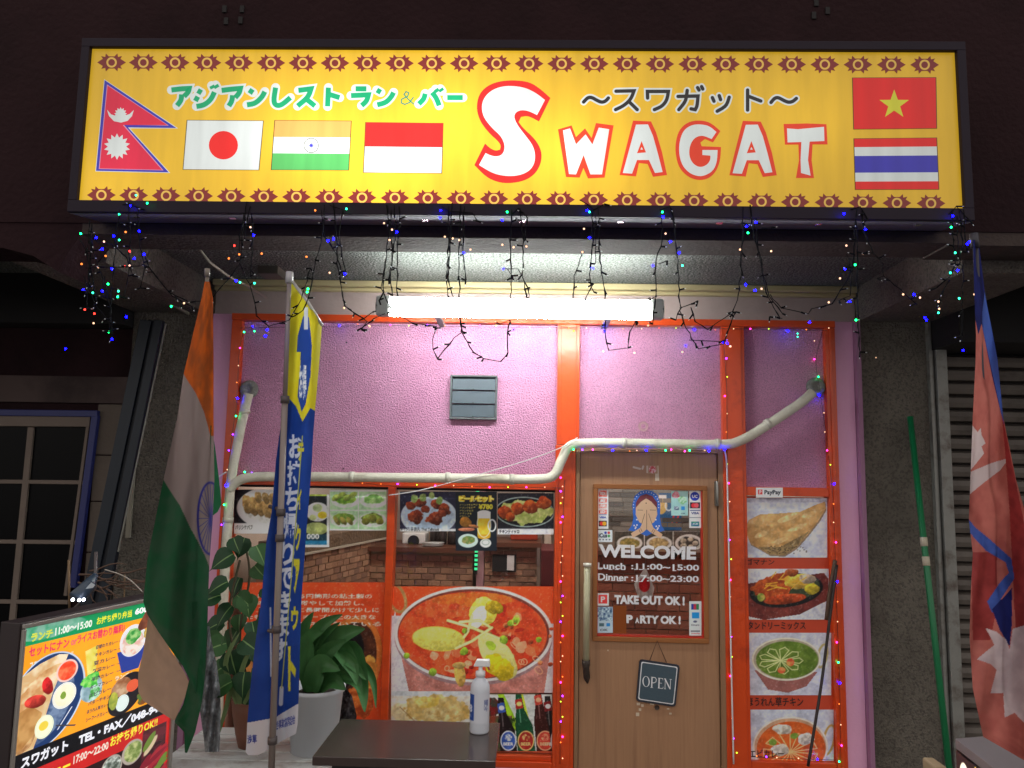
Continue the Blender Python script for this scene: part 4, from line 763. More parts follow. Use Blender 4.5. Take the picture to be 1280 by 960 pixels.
poster('curry_poster', (489, 733, 692, 866), pcurry, -.003, 1.5, label='large poster of a copper bowl of red curry with egg in the middle window', cat='poster')
def pnaan(cv):
    cv.rect(480, 860, 600, 940, (214, 206, 194)); cv.rect(480, 860, 600, 870, (196, 200, 204)); cv.ell(508, 890, 20, 12, (206, 186, 140), (222, 206, 170), wob=.3); cv.ell(548, 886, 42, 17, (214, 190, 130), (190, 156, 90), wob=.35, cell=10); cv.ell(535, 877, 16, 7, (206, 176, 80), (222, 200, 130), wob=.4); cv.ell(556, 894, 22, 7, (186, 150, 88), (222, 204, 150), wob=.4); cv.line(((500, 884), (520, 903), (560, 912)), 1.2, (150, 110, 60)); cv.grain(.1, 4)
gp('naan_poster', (489, 864, 611, 912), pnaan, 'poster of a golden naan bread below the curry poster', res=1.2)
def pbottles(cv):
    cv.rect(600, 860, 700, 950, (196, 200, 196)); cv.poly([(622, 868), (630, 868), (650, 910), (640, 915)], (150, 190, 40)); cv.poly([(645, 868), (654, 868), (664, 910), (658, 920)], (190, 206, 60)); cv.ell(614, 885, 10, 14, (120, 30, 30), (60, 60, 50), wob=.3); cv.rect(606, 895, 640, 940, (70, 90, 60), (130, 60, 44))
    cv.text('120%', 633, 897, 645, 908, (40, 60, 20), .05)
    for (x, yt, bw, bc, lc, l2) in ((634, 878, 11.5, (34, 22, 24), (60, 90, 170), (220, 226, 236)), (656, 873, 12, (24, 78, 50), (170, 46, 40), (226, 190, 120)), (680, 868, 12.5, (60, 22, 18), (196, 70, 56), (236, 170, 130)), (692, 876, 6, (30, 24, 24), (120, 30, 34), (230, 230, 230))):
        cv.poly([(x - 3.4 - 8, yt - 6), (x + 3.4 - 8, yt - 6), (x + 4.5 - 5, yt + 14), (x + bw - 2, yt + 34), (x + bw + 2, 945), (x - bw + 4, 945), (x - bw + 0, yt + 34), (x - 11, yt + 14)], bc)
        cv.line(((x - 8, yt), (x - 5, yt + 30)), 1.4, tuple(min(255, c + 70) for c in bc)); cv.poly([(x - 12.5, yt + 2), (x - 4, yt), (x - 2, yt + 12), (x - 11, yt + 14)], lc); cv.ell(x - 7, yt + 7, 3.4, 3, l2)
        cv.ell(x + 1.5, 926, bw * .86, 12.5, lc); cv.ring(x + 1.5, 926, bw * .86, 12.5, 1.4, l2); cv.ell(x + 1.5, 922, bw * .4, 4.5, l2, lc, cell=2); cv.text('BEER', x - 5, 928, x + 8, 932, l2, .05)
    cv.grain(.08, 3)
gp('beer_bottle_poster', (611.5, 868, 690, 939), pbottles, 'poster of three labelled beer bottles at the bottom of the middle window', res=1.6)
# right column
def pgoma(cv):
    cv.rect(920, 620, 1040, 700, (196, 200, 216)); cv.rect(925, 620, 1040, 628, (160, 160, 178), (190, 192, 206))
    O = [(931, 662), (936, 650), (950, 643), (972, 642), (1000, 640), (1020, 631), (1031, 627), (1032, 636), (1024, 650), (1010, 668), (996, 684), (980, 694), (962, 693), (950, 686), (938, 680)]
    cv.poly([(x + 1, y + 2) for x, y in O], (140, 120, 100)); cv.poly(O, (206, 166, 110), (178, 134, 82), 10); cv.poly([(948, 684), (975, 684), (1005, 668), (1012, 664), (996, 684), (980, 694), (962, 693)], (168, 140, 96), (120, 100, 70), 3)
    for (x, y, a, b) in ((984, 648, 12, 4), (952, 668, 9, 4), (975, 676, 10, 3), (1012, 643, 10, 3), (996, 660, 12, 3)): cv.ell(x, y, a, b, (228, 196, 146), (206, 168, 112), ang=-20, wob=.3)
    for k in range(46): cv.ell(random.uniform(958, 1008), random.uniform(682, 692) - max(0, 0), .8, .6, (80, 66, 50))
    cv.grain(.09, 4)
def ptand(cv):
    cv.rect(920, 705, 1040, 778, (202, 204, 216)); cv.poly([(931, 730), (1030, 716), (1036, 724), (1036, 750), (1000, 768), (955, 775), (933, 770)], (122, 58, 52), (96, 44, 42), 10)
    cv.ell(983, 738, 46, 21, (26, 26, 28), ang=-7); cv.ell(983, 736, 42, 17, (60, 70, 50), ang=-7)
    cv.ell(968, 733, 28, 14, (190, 92, 44), (150, 60, 30), ang=-14, wob=.25, cell=4); cv.ball(1000, 728, 20, 10, (196, 150, 60), wob=.3, col2=(230, 190, 80)); cv.ball(1015, 736, 10, 7, (222, 196, 60), wob=.2); cv.ball(1010, 724, 12, 6, (200, 176, 150), wob=.3)
    for k in range(16):
        x, y = random.uniform(955, 1005), random.uniform(722, 738); a = random.uniform(-1.2, .6); cv.line(((x, y), (x + 14 * math.cos(a), y + 8 * math.sin(a))), 1.3, (226, 168, 60))
    cv.ball(981, 749, 27, 6.5, (206, 84, 44), ang=-6, lo=.5, wob=.05); cv.ell(951, 747, 5, 5, (120, 150, 60), (200, 180, 90), wob=.3); cv.ball(990, 716, 9, 5, (176, 90, 50), wob=.3); cv.grain(.09, 3)
def ppal(cv):
    cv.rect(920, 788, 1045, 872, (190, 192, 206)); cv.poly([(943, 838), (960, 862), (985, 866), (1008, 858), (1022, 840)], (150, 96, 90)); cv.ring(1028, 820, 7, 16, 3, (176, 160, 110), 12); cv.ell(983, 824, 43, 27, (170, 160, 140)); cv.ring(983, 824, 43, 27, 2, (226, 216, 196)); cv.ell(984, 825, 39, 23.5, (86, 112, 40), (110, 134, 56), cell=8)
    for k in range(9):
        a = k * .7; c = (976, 826); P_ = [(c[0], c[1]), (c[0] + 24 * math.cos(a - .25), c[1] + 14 * math.sin(a - .25)), (c[0] + 28 * math.cos(a), c[1] + 17 * math.sin(a)), (c[0] + 24 * math.cos(a + .25), c[1] + 14 * math.sin(a + .25)), c]; cv.line(P_, 1.1, (206, 214, 150))
    cv.ell(977, 838, 5, 4, (210, 90, 60), (226, 150, 90)); cv.ell(988, 828, 5, 5, (206, 84, 56), (226, 160, 90)); cv.grain(.06, 3)
def pebi(cv):
    cv.rect(920, 885, 1050, 960, (186, 190, 206)); cv.ring(1036, 925, 8, 20, 3, (170, 140, 80), 12); cv.ell(988, 934, 47, 38, (190, 150, 120)); cv.ring(988, 934, 47, 38, 2, (226, 210, 196)); cv.ell(989, 936, 43, 34, (206, 100, 44), (190, 84, 34), cell=10)
    for k in range(9):
        a = k * .7 + .3; c = (988, 940); cv.line([c, (c[0] + 34 * math.cos(a - .2), c[1] + 24 * math.sin(a - .2)), (c[0] + 34 * math.cos(a + .2), c[1] + 24 * math.sin(a + .2)), c], 1.1, (236, 190, 130))
    for (x, y) in ((978, 912), (1008, 924), (976, 938)): cv.ball(x, y, 11, 7, (226, 216, 200), wob=.3, lo=.7)
    cv.ell(993, 920, 5, 4, (120, 150, 60), wob=.4); cv.ell(966, 928, 5, 4, (120, 150, 60), wob=.4); cv.grain(.06, 3)
for k, (r, fn, lb, tx, tr, col) in enumerate((((930, 622.5, 1034, 697), pgoma, 'poster of a sesame naan bread at the top of the right window', 'ゴマナン', (933, 698.5, 968, 706), 0), ((931, 711, 1036, 774.5), ptand, 'poster of a sizzling tandoori mix plate, second in the right window', 'タンドリーミックス', (935, 777, 1007, 787), 0), ((932, 791, 1039, 869), ppal, 'poster of a green spinach curry bowl, third in the right window', 'ほうれん草チキン', (934, 871.5, 1004, 883), 0), ((933, 887, 1042, 951), pebi, 'poster of an orange prawn curry bowl at the bottom of the right window', 'エビカレー', (937, 937, 980, 947), 0))):
    o = gp('food_poster', r, fn, lb, res=1.4)
    label_on(o, tx, *tr, Y=-.0062)
mb = MB(); mb.box(wx(930, 760) + .0, xr0 + .0, -.0015, .0, wz(980, 955), wz(980, 621)); mb.build('window_film', mat('red_orange_film', L3(206, 74, 44), .4), None, label='red orange backing film with dish names in the right window', cat='window film')
# stickers
def stk(rect, fn, label, Y=-.0045, res=2.2, **kw): return poster('sticker', rect, fn, Y, res, label=label, cat='sticker', **kw)
RD = (214, 60, 60); WH = (224, 226, 232)
def spay(cv):
    cv.rect(940, 600, 985, 630, WH); cv.rect(947.5, 612, 953, 618, RD); cv.text('P', 949, 612.8, 952, 617.4, WH, .03); cv.text('PayPay', 955.5, 612.5, 976, 619.5, (30, 34, 44), .03)
stk((945, 609.5, 978.5, 622), spay, 'white payment sticker with a red square on the rail above the right window', Y=-.0318)
def s1(cv):
    cv.rect(740, 605, 765, 670, (214, 214, 222))
    for k, y in enumerate((614, 623, 630, 637)): cv.rect(748.5, y - (0 if k else 1), 758.5, y + (5.5 if k else 7), (206, 76, 66), (226, 170, 160), 2)
    for k, (y, s) in enumerate(((614, 'ID'), (623, 'au'), (630, 'QP'), (637, 'ED'))): cv.text(s, 750.5, y + 1, 756.5, y + 4.5, WH, .05)
    cv.text('VISA', 749, 645.5, 758, 648, (40, 60, 150), .05); cv.rect(748.5, 651, 758.5, 658, (40, 30, 40)); cv.ell(752, 654.5, 2.6, 2.6, (220, 50, 50)); cv.ell(755.5, 654.5, 2.6, 2.6, (236, 160, 40)); cv.line(((749, 643.5), (758, 643.5)), .7, (60, 80, 150))
stk((745.5, 611, 760.5, 661), s1, 'tall white payment sticker at the top left of the door glass')
def s2(cv):
    cv.rect(740, 660, 770, 680, (206, 212, 222)); cv.text('iCus', 748, 666.5, 759, 672, (30, 40, 60), .04)
    for (x, y, c) in ((757, 666, (40, 60, 160)), (761, 666, (200, 60, 60)), (761, 670, (60, 160, 80))): cv.ell(x, y, 1.6, 1.6, c)
    for k in range(4): cv.ell(750 + k * 4, 674.5, 1, .8, (90, 90, 110))
stk((745.5, 662.5, 765.5, 677.5), s2, 'small white card sticker with coloured dots left above the WELCOME lettering', Y=-.005)
def s3(cv):
    cv.rect(835, 610, 865, 650, (170, 210, 206), (150, 196, 196)); cv.ell(845, 619, 4.5, 4, (206, 90, 110), (230, 170, 180), wob=.4, cell=2); cv.ell(853, 625, 5, 5, (110, 180, 120), (190, 220, 200), wob=.4, cell=2); cv.rect(842.5, 633, 848.5, 637.5, (60, 80, 110), (210, 220, 230), 2); cv.rect(851.5, 633, 856, 637.5, (40, 130, 200)); cv.text('OK', 851, 641, 857, 643, (80, 110, 120), .03)
stk((839, 614, 860, 644.5), s3, 'pale green flowered sticker at the top right of the door glass')
def s4(cv):
    cv.rect(855, 605, 880, 665, (214, 218, 228)); cv.ell(868.5, 620.5, 5.6, 5.6, (30, 50, 160)); cv.text('UC', 865, 618.5, 872, 622.5, WH, .05); cv.rect(862.5, 628, 875, 635.5, (40, 30, 50)); cv.ell(867, 631.8, 3, 3, (214, 50, 60)); cv.ell(870.5, 631.8, 3, 3, (226, 90, 100)); cv.text('VISA', 864, 640, 874, 643, (50, 60, 120), .04); cv.line(((863, 638), (875, 638)), 1, (50, 60, 120)); cv.line(((862, 647), (876, 647)), .8, (120, 130, 140)); cv.rect(864, 652, 874, 658, (30, 90, 150), (60, 160, 110), 2); cv.text('JCB', 865.5, 653.5, 872.5, 656.5, WH, .04)
stk((861.5, 614, 876.3, 660), s4, 'tall white card sticker at the right edge of the door glass, below the top corner')
def s5(cv):
    cv.rect(740, 735, 765, 762, (216, 216, 220)); cv.rect(748, 743.5, 759, 754.5, RD); cv.text('P', 751, 745.5, 756.5, 753, WH, .03)
stk((745.5, 741.5, 761, 757), s5, 'white square sticker with a red P left of the TAKE OUT lettering')
def s6(cv):
    cv.rect(740, 755, 770, 795, (176, 196, 210)); cv.rect(746, 759, 765.5, 776, (50, 80, 120), (190, 210, 220), 3); cv.rect(749, 779, 755, 783, (70, 100, 110)); cv.rect(758, 779, 762.5, 783, (40, 130, 200)); cv.text('OK', 750, 786, 760, 789, (80, 90, 100), .03)
stk((745, 758.5, 766, 791), s6, 'blue wave patterned sticker at the bottom left of the door glass')
def s7(cv):
    cv.rect(855, 745, 880, 800, (206, 214, 222)); cv.rect(864, 755, 873.5, 762, (30, 60, 150)); cv.rect(867, 755, 870.3, 762, (190, 50, 70)); cv.rect(870.4, 755, 873.5, 762, (40, 130, 80)); cv.rect(865, 765.5, 874, 773, (30, 140, 210)); cv.ell(869, 777, 2.4, 1.4, (90, 100, 120)); cv.text('Diners', 864, 780, 874, 782.5, (90, 90, 100), .02); cv.rect(863.5, 788, 875, 790, (120, 130, 140)); cv.text('UnionPay', 864, 791, 875, 793, (190, 60, 70), .03)
stk((861.5, 751.5, 876.8, 794.5), s7, 'tall pale blue card sticker at the bottom right of the door glass')
mb = MB(); mb.face([at(x, y, .004) for x, y in ((766, 757), (783, 757), (783, 792), (766, 792))][::-1]); mb.build('orange_paper', mat('orange_paper', L3(206, 110, 36), .6), None, label='orange paper strip behind the bottom of the door glass', cat='paper')
# lettering stuck on the door glass
def boxy(t): return t
gl = thing('door_lettering', 'white cut lettering WELCOME with the opening hours on the door glass', 'lettering', tuple(at(810, 790, -.004)))
mb = MB(); mb.text('WELCOME', quadmap(((748, 680), (870.5, 683), (870, 700), (748.5, 696.5)), -.004), 0, .045, 3); mb.build('welcome_lettering', WINK, gl)
def serif(t, q, off=.025):
    mb = MB(); mb.text(t, quadmap(q, -.004), 0, off, 3); return mb.build('hours_lettering', WINK, gl)
serif('Lunch', ((747, 703), (782, 704), (782, 712), (747, 711))); serif(':11:00~15:00', ((789, 704), (874, 706), (874, 713.5), (789, 711.5)))
serif('Dinner', ((747.5, 716.5), (785.5, 718), (785.5, 726.5), (747.5, 725))); serif(':17:00~23:00', ((789, 718.5), (873.5, 720), (873.5, 728), (789, 726.5)))
# little serif feet for the hours
mb = MB()
for (x, y) in ((750, 711.2), (763, 711.8), (771, 712), (779, 712), (750.5, 725), (758, 725.3), (766, 725.6), (774, 726), (795, 711.7), (801, 711.8), (843, 713.2), (795, 726.7), (801, 726.8)): mb.face([at(a, b, -.0043) for a, b in ((x - 2.4, y - .5), (x - 2.4, y + .5), (x + 2.4, y + .5), (x + 2.4, y - .5))])
mb.build('serif_feet', WINK, gl)
mb = MB(); mb.text('TAKE OUT OK !', quadmap(((768, 743.5), (856, 745.5), (856, 757), (768, 755)), -.004), 0, .055, 3); mb.build('takeout_lettering', WINK, gl)
mb = MB(); mb.text('P', quadmap(((783, 768.5), (791, 768.7), (791, 779), (783, 778.8)), -.004), 0, .055, 3); mb.text('A', quadmap(((794, 772), (799, 772), (799, 779), (794, 779)), -.004), 0, .055, 3); mb.text('RTY OK !', quadmap(((800, 769), (851, 770), (851, 780.5), (800, 779.5)), -.004), 0, .055, 3); mb.build('party_lettering', WINK, gl)
# praying woman decal
dc = thing('greeting_decal', 'cut decal of a woman in a blue veil with joined palms on the door glass', 'decal', tuple(at(808, 670, -.004)))
def dz(x, y, l): return at(700 + x / 4.8, 560 + y / 4.8, -.0042 - l)
def dpoly(name, pts, m, l, par=dc):
    mb = MB(); mb.face([dz(x, y, l) for x, y in pts][::-1]); return mb.build(name, m, par)
DB = mat('decal_blue', L3(48, 108, 206), .5); DSK = mat('decal_skin', L3(224, 186, 152), .5); DHR = mat('decal_hair', L3(116, 44, 56), .5); DLN = mat('decal_line', L3(120, 80, 70), .5)
dpoly('blue_veil', [(410, 495), (432, 462), (440, 420), (434, 340), (450, 285), (485, 258), (518, 252), (552, 258), (585, 282), (602, 335), (600, 420), (608, 465), (628, 495), (600, 503), (575, 500), (520, 528), (480, 512), (450, 500)], DB, 0)
dpoly('hair', [(452, 375), (456, 325), (480, 288), (517, 275), (555, 290), (582, 325), (584, 375), (560, 340), (517, 300), (475, 340)], DHR, .0003)
dpoly('face', [(517, 302), (548, 322), (580, 358), (584, 400), (565, 445), (520, 470), (475, 445), (454, 400), (455, 358), (487, 322)], DSK, .0006)
dpoly('left_hand', [(519, 372), (508, 395), (494, 450), (480, 480), (425, 512), (438, 538), (500, 505), (519, 488)], DSK, .0009); dpoly('right_hand', [(521, 372), (532, 395), (548, 450), (562, 480), (615, 518), (604, 543), (545, 507), (521, 488)], DSK, .0009)
mb = MB()
for P_ in (((520, 372), (520, 490)), ((466, 372), (497, 373)), ((540, 372), (574, 373)), ((508, 395), (490, 455)), ((532, 395), (552, 455)), ((474, 490), (482, 508)), ((484, 484), (493, 502)), ((560, 488), (550, 505)), ((568, 494), (560, 512)), ((517, 285), (517, 305))): mb.stroke(P_, 3, lambda x, y, l: dz(x, y, .0012 + l * 2e-5))
mb.face([dz(x, y, .0014) for x, y in ngon((517, 331), 4, n=10)]); mb.build('decal_lines', DLN, dc)
mb = MB()
for k in range(17):
    a = math.pi * (1.05 - k / 16 * 1.1); mb.face([dz(x, y, .0008) for x, y in ngon((517 + 76 * math.cos(a), 345 - 82 * math.sin(a)), 3.2, n=6)])
for (x, y) in ((445, 465), (455, 475), (462, 462), (452, 482), (578, 470), (588, 480), (595, 468), (584, 488), (461, 430), (575, 430)): mb.face([dz(a, b, .0012) for a, b in ngon((x, y), 5.5, n=6)])
mb.build('veil_dots', WINK, dc)
# OPEN plate
op = thing('open_plate', 'dark slate plate reading OPEN hanging from a cord on the door', 'sign', tuple(at(822, 884, -.02)))
pc = [(799.5, 824), (850, 831.5), (844.5, 884), (795, 876.5)]
SLT = mat('slate_plate', L3(66, 84, 96), .45, var=.1, bump=.1, bs=100); EDG = mat('slate_edge', L3(44, 46, 58), .6, var=.3, vs=60, bump=.4, bs=120)
def rnd(c, r):
    c = [np.array(p, float) for p in c]; out = []
    for i in range(4):
        p = c[i]; a = c[i - 1] - p; b = c[(i + 1) % 4] - p; a = a / np.linalg.norm(a) * r; b = b / np.linalg.norm(b) * r; out += [p + a, p + (a + b) * .29, p + b]
    return out
cc = np.mean(pc, 0); inn = lambda s: [cc + (np.array(p) - cc) * s for p in pc]
mb = MB(); mb.prism([at(*p, -.024) for p in rnd(pc, 3.5)], (0, .009, 0)); mb.build('plate', EDG, op, bevel=.001)
mb = MB(); mb.prism([at(*p, -.0255) for p in rnd(inn(.90), 2)], (0, .002, 0)); mb.build('white_border', WINK, op)
mb = MB(); mb.prism([at(*p, -.0262) for p in rnd(inn(.855), 2)], (0, .0018, 0)); mb.build('slate_face', SLT, op)
mb = MB(); OP = lambda x, y, l: at(700 + x / 4.573, 750 + y / 4.573, -.0268 - l * 1e-5)
def rg(c, a, b, w1, w2, tilt=.1, n=24):
    for k in range(n):
        t0, t1 = 2 * math.pi * k / n, 2 * math.pi * (k + 1) / n
        Q = [(c[0] + (a) * math.cos(t0), c[1] + b * math.sin(t0)), (c[0] + a * math.cos(t1), c[1] + b * math.sin(t1)), (c[0] + (a - w1) * math.cos(t1), c[1] + (b - w2) * math.sin(t1)), (c[0] + (a - w1) * math.cos(t0), c[1] + (b - w2) * math.sin(t0))]
        mb.face([OP(x, y + (x - c[0]) * tilt, 1) for x, y in Q][::-1])
rg((492, 466), 21, 31, 6.5, 2.5)
for P_, w in ((((526, 443), (524, 500)), 7), (((520, 440), (540, 442)), 2.5), (((517, 500), (532, 501)), 2.5), (((527, 442), (545, 444), (551, 455), (548, 468), (536, 474), (527, 473)), 4), (((567, 447), (565, 503)), 7), (((561, 446), (588, 449)), 3), (((588, 449), (588, 458)), 2.5), (((566, 474), (583, 476)), 2.5), (((559, 503), (587, 506)), 3), (((588, 506), (590, 496)), 2.5), (((602, 450), (600, 507)), 3), (((600, 450), (630, 510)), 7), (((632, 453), (630, 508)), 3), (((595, 449), (606, 451)), 2.5), (((626, 453), (639, 455)), 2.5), (((594, 507), (606, 509)), 2.5)): mb.stroke(P_, w, OP, cap=False)
mb.build('open_lettering', WINK, op)
mb = MB(); mb.tube([at(812, 826, -.03), at(821.5, 801, -.03), at(833, 828, -.03)], .0022, 6); mb.build('hanging_cord', mat('brown_cord', L3(70, 44, 36), .8), op)
# ================================================================ TABLE, BENCH, BOTTLE
tb = thing('table', 'dark wooden table standing in front of the middle window', 'table', (-.38, -1.27, .10))
TW = mat('dark_table_laminate', L3(66, 56, 54), .2, var=.15, vs=3, stretch=(14, 2, 14), spec=.5); TE = mat('dark_table_edge', L3(30, 28, 32), .5)
mb = MB(); mb.box(-.674, -.094, -1.462, -1.083, .672, .70); mb.build('table_top', TW, tb, bevel=.002)
mb = MB(); mb.box(-.62, -.15, -1.42, -1.12, .60, .671); mb.build('apron', TE, tb)
for x in (-.62, -.18):
    for y in (-1.43, -1.14): solid('leg', x, x + .04, y, y + .04, .10, .60, m=TE, parent=tb)
bt = atz(599, 915, .70); bc = (bt[0], bt[1], .701)
bo = thing('pump_bottle', 'white pump bottle of hand sanitiser with a blue label on the dark table', 'bottle', bc)
s = F_PX / abs((np.array(bc) - CAM) @ FW); hpx = lambda p_: p_ / s
R_ = hpx(12.2); BP = mat('milky_plastic', L3(206, 212, 222), .35, var=.05, coat=.3)
mb = MB(); mb.lathe([(.001, 0), (R_ * .94, 0), (R_, hpx(2)), (R_, hpx(50)), (R_ * .97, hpx(56)), (R_ * .75, hpx(62)), (R_ * .38, hpx(66)), (R_ * .34, hpx(68)), (.001, hpx(68))], bc, 28); mb.build('bottle_body', BP, bo)
PW = mat('white_pump', L3(228, 230, 232), .4)
mb = MB(); mb.lathe([(.001, hpx(67)), (R_ * .5, hpx(67)), (R_ * .5, hpx(73)), (R_ * .22, hpx(74)), (R_ * .2, hpx(80)), (.001, hpx(80))], bc, 16); mb.build('pump_collar', PW, bo)
mb = MB(); zz = bc[2] + hpx(79); mb.prism([(bc[0] - hpx(9), bc[1] - .01, zz), (bc[0] + hpx(12), bc[1] - .01, zz), (bc[0] + hpx(11), bc[1] - .01, zz + hpx(8)), (bc[0] - hpx(5), bc[1] - .01, zz + hpx(8))], (0, .028, 0)); mb.build('pump_head', PW, bo, bevel=.003)
mb = MB(); mb.tube([(bc[0] + hpx(8), bc[1] + .004, zz + .004), (bc[0] + hpx(11), bc[1] + .004, zz - .012)], .004, 8); mb.build('spout', mat('red_spout', L3(200, 90, 70), .4), bo)
def lab(cv):
    cv.rect(-1, -1, 101, 101, (206, 210, 220)); cv.rect(0, 5, 46, 92, (40, 76, 156)); cv.ell(10, 20, 14, 9, (206, 210, 220)); cv.text('78', 6, 40, 38, 66, (226, 230, 240), .04); cv.text('vol%', 8, 74, 34, 82, (180, 200, 230), .02); cv.text('除菌', 82, 20, 98, 60, (90, 100, 150), .04)
X, Yp = grid(0, 0, 100, 100, .5); cv = Cv(X, Yp, (206, 210, 220), .5); lab(cv)
th = np.radians(-200 + X * 1.7); PP = np.stack([bc[0] + (R_ + .0006) * np.cos(th), bc[1] + (R_ + .0006) * np.sin(th), bc[2] + hpx(13) + (100 - Yp) / 100 * hpx(36)], -1)
sheet('label', cv, PP[:, :], vmat('bottle_label', .4, .4), bo)
bn = thing('bench', 'white slatted bench under the left window carrying the pots', 'bench', (-1.1, -.6, .10))
WP = mat('worn_white_paint', L3(196, 198, 196), .5, var=.1, vs=8, stain=L3(130, 118, 104), ss=6, sth=.6)
for k in range(5): solid('slat', -1.47, -.2, -.83 + k * .1, -.74 + k * .1, .395, .42, m=WP, parent=bn, bevel=.003)
solid('bench_rail', -1.46, -.21, -.82, -.79, .33, .394, m=WP, parent=bn); solid('bench_rail', -1.46, -.21, -.36, -.33, .33, .394, m=WP, parent=bn)
for x in (-1.45, -.27):
    for y in (-.78, -.38): solid('leg', x, x + .05, y, y + .04, .10, .33, m=WP, parent=bn)
# ================================================================ POTTED PLANTS
LG = mat('dark_glossy_leaf', L3(32, 66, 38), .45, var=.35, vs=30, spec=.3); LG2 = mat('mid_green_leaf', L3(48, 84, 42), .45, var=.35, vs=30, spec=.3); LB = mat('strap_leaf_green', L3(62, 110, 60), .38, var=.35, vs=24, spec=.35, stretch=(1, 1, .3)); STM = mat('brown_stem', L3(74, 66, 44), .8)
def leafmesh(kind, m):
    mb = MB(); nu, nv = 5, 7; V = []
    for i in range(nv + 1):
        t = i / nv
        if kind == 'heart': w = (.42 * math.sin(math.pi * min(1, t * 1.02 + .12) ** .85) + .02) if t < 1 else .0; zc_ = -.35 * t * t
        else: w = .5 * (.35 + .65 * math.sin(math.pi * (t * .8 + .12))) * (1 - t ** 6)
        zc_ = -.35 * t * t if kind == 'heart' else 0
        for j in range(nu + 1):
            u = (-1, -.5, -.06, .06, .5, 1)[j]; V.append((u * w, t, zc_ + .2 * abs(u) * w + .012 * math.sin(t * 22) * abs(u)))
    mb.add(V, [(i * (nu + 1) + j, i * (nu + 1) + j + 1, (i + 1) * (nu + 1) + j + 1, (i + 1) * (nu + 1) + j) for i in range(nv) for j in range(nu)], 0, True)
    me = bpy.data.meshes.new('leaf'); me.from_pydata(mb.v, [], mb.f); me.materials.append(m); me.materials.append(mat('pale_leaf_vein', L3(104, 136, 78), .5)); me.polygons.foreach_set('material_index', [1 if k % nu == 2 else 0 for k in range(len(me.polygons))]); me.polygons.foreach_set('use_smooth', [True] * len(me.polygons)); return me
LM = [leafmesh('heart', LG), leafmesh('heart', LG2)]
def leaf(parent, p, direction, size, me, up=(0, -1, .4)):
    d = Vector(direction).normalized(); x = d.cross(Vector(up)).normalized(); z = x.cross(d).normalized()
    o = bpy.data.objects.new('leaf', me); link(o, tuple(p), parent); R3 = Matrix((x, d, z)).transposed(); o.matrix_basis = Matrix.Translation(o.location) @ R3.to_4x4() @ Matrix.Diagonal((size, size, size, 1)); return o
BZ = .42; PY_ = -.60
pt = thing('potted_plant', 'climbing heart leaved plant in a brown pot at the left end of the bench', 'potted plant', tuple(atz(306, 941, BZ + .001)))
pc0 = np.array(atz(306, 941, BZ + .001)); pc0[1] += .09; s0 = F_PX / ((pc0 - CAM) @ FW)
mb = MB(); r0 = 24 / s0; h_ = 56 / s0; mb.lathe([(.001, 0), (r0 * .72, 0), (r0 * .9, h_ * .3), (r0 * 1.1, h_ * .75), (r0 * 1.18, h_), (r0 * 1.08, h_), (r0 * 1.0, h_ * .85), (.001, h_ * .85)], pc0, 28); mb.build('pot', mat('brown_clay_pot', L3(122, 78, 60), .6, var=.2, vs=10), pt)
top = pc0 + (0, 0, h_ * .85)
lp = [(292, 700, -.9), (306, 680, -.2), (320, 690, .6), (285, 735, -1.), (300, 730, -.3), (318, 715, .7), (276, 752, -1.2), (290, 765, -.6), (308, 752, .3), (330, 742, .8), (280, 785, -1.1), (297, 795, -.4), (315, 785, .4), (329, 775, .9), (283, 812, -1.2), (300, 825, -.5), (318, 815, .4), (286, 838, -1.), (306, 848, 0), (322, 838, .7), (290, 860, -1.), (312, 868, .5), (326, 858, .8), (300, 776, .1), (312, 830, -.9), (292, 680, .5), (296, 752, .9), (303, 808, 1.1), (288, 822, .3), (276, 800, -.6)]
stems = [[top, at(300, 800, -.55), at(312, 720, -.5), at(304, 672, -.48)], [top, at(292, 810, -.62), at(287, 760, -.6), at(300, 700, -.55)], [top, at(318, 820, -.5), at(325, 760, -.5)]]
for sm_ in stems: mb = MB(); mb.tube(smooth(sm_), .005, 6); mb.build('stem', STM, pt)
for k, (x, y, a) in enumerate(lp):
    Yd = -.62 + random.uniform(-.12, .1); p = at(x, y - 8, Yd); leaf(pt, p, (math.sin(a) * .8, -.35 + random.uniform(-.2, .2), -.75 * math.cos(a) + .1), random.uniform(.085, .125), LM[k % 3 == 2], up=(random.uniform(-.5, .5), -1, random.uniform(.2, .9)))
LS = mat('thin_blade_leaf', L3(112, 134, 84), .45, var=.3)
def strap(parent, P, w, m, name='leaf', fold=.12, tip=.1):
    P = smooth(P, 5); k = len(P); V = []; 
    for i, p in enumerate(P):
        t = i / (k - 1); d = P[min(i + 1, k - 1)] - P[max(i - 1, 0)]; d = d / np.linalg.norm(d); view = np.array((0, -1., .25)); x = np.cross(d, view); x /= np.linalg.norm(x) + 1e-9; nn = np.cross(x, d)
        ww = w * (.45 + .55 * math.sin(math.pi * min(1, t * .75 + .12))) * (1 - max(0, (t - .6) / .4) ** 1.8 * (1 - tip))
        for u in (-1, -.5, 0, .5, 1): V.append(p + x * ww * u + nn * ww * fold * (abs(u) - .4) * 2)
    mb = MB(); mb.add(V, [(i * 5 + j, i * 5 + j + 1, (i + 1) * 5 + j + 1, (i + 1) * 5 + j) for i in range(k - 1) for j in range(4)], 0, True); return mb.build(name, m, parent)
for P_ in (((300, 880), (302, 840), (318, 800)), ((300, 880), (290, 850), (284, 880), (266, 942)), ((305, 880), (322, 850), (336, 838)), ((296, 880), (282, 830), (300, 790))): strap(pt, [at(x, y, -.66 + i * -.02) for i, (x, y) in enumerate(P_)], .011, LS)
p2_ = thing('potted_plant', 'dark green strap leaved plant in a white plastic pot beside the table', 'potted plant', tuple(atz(385, 946, BZ + .001)))
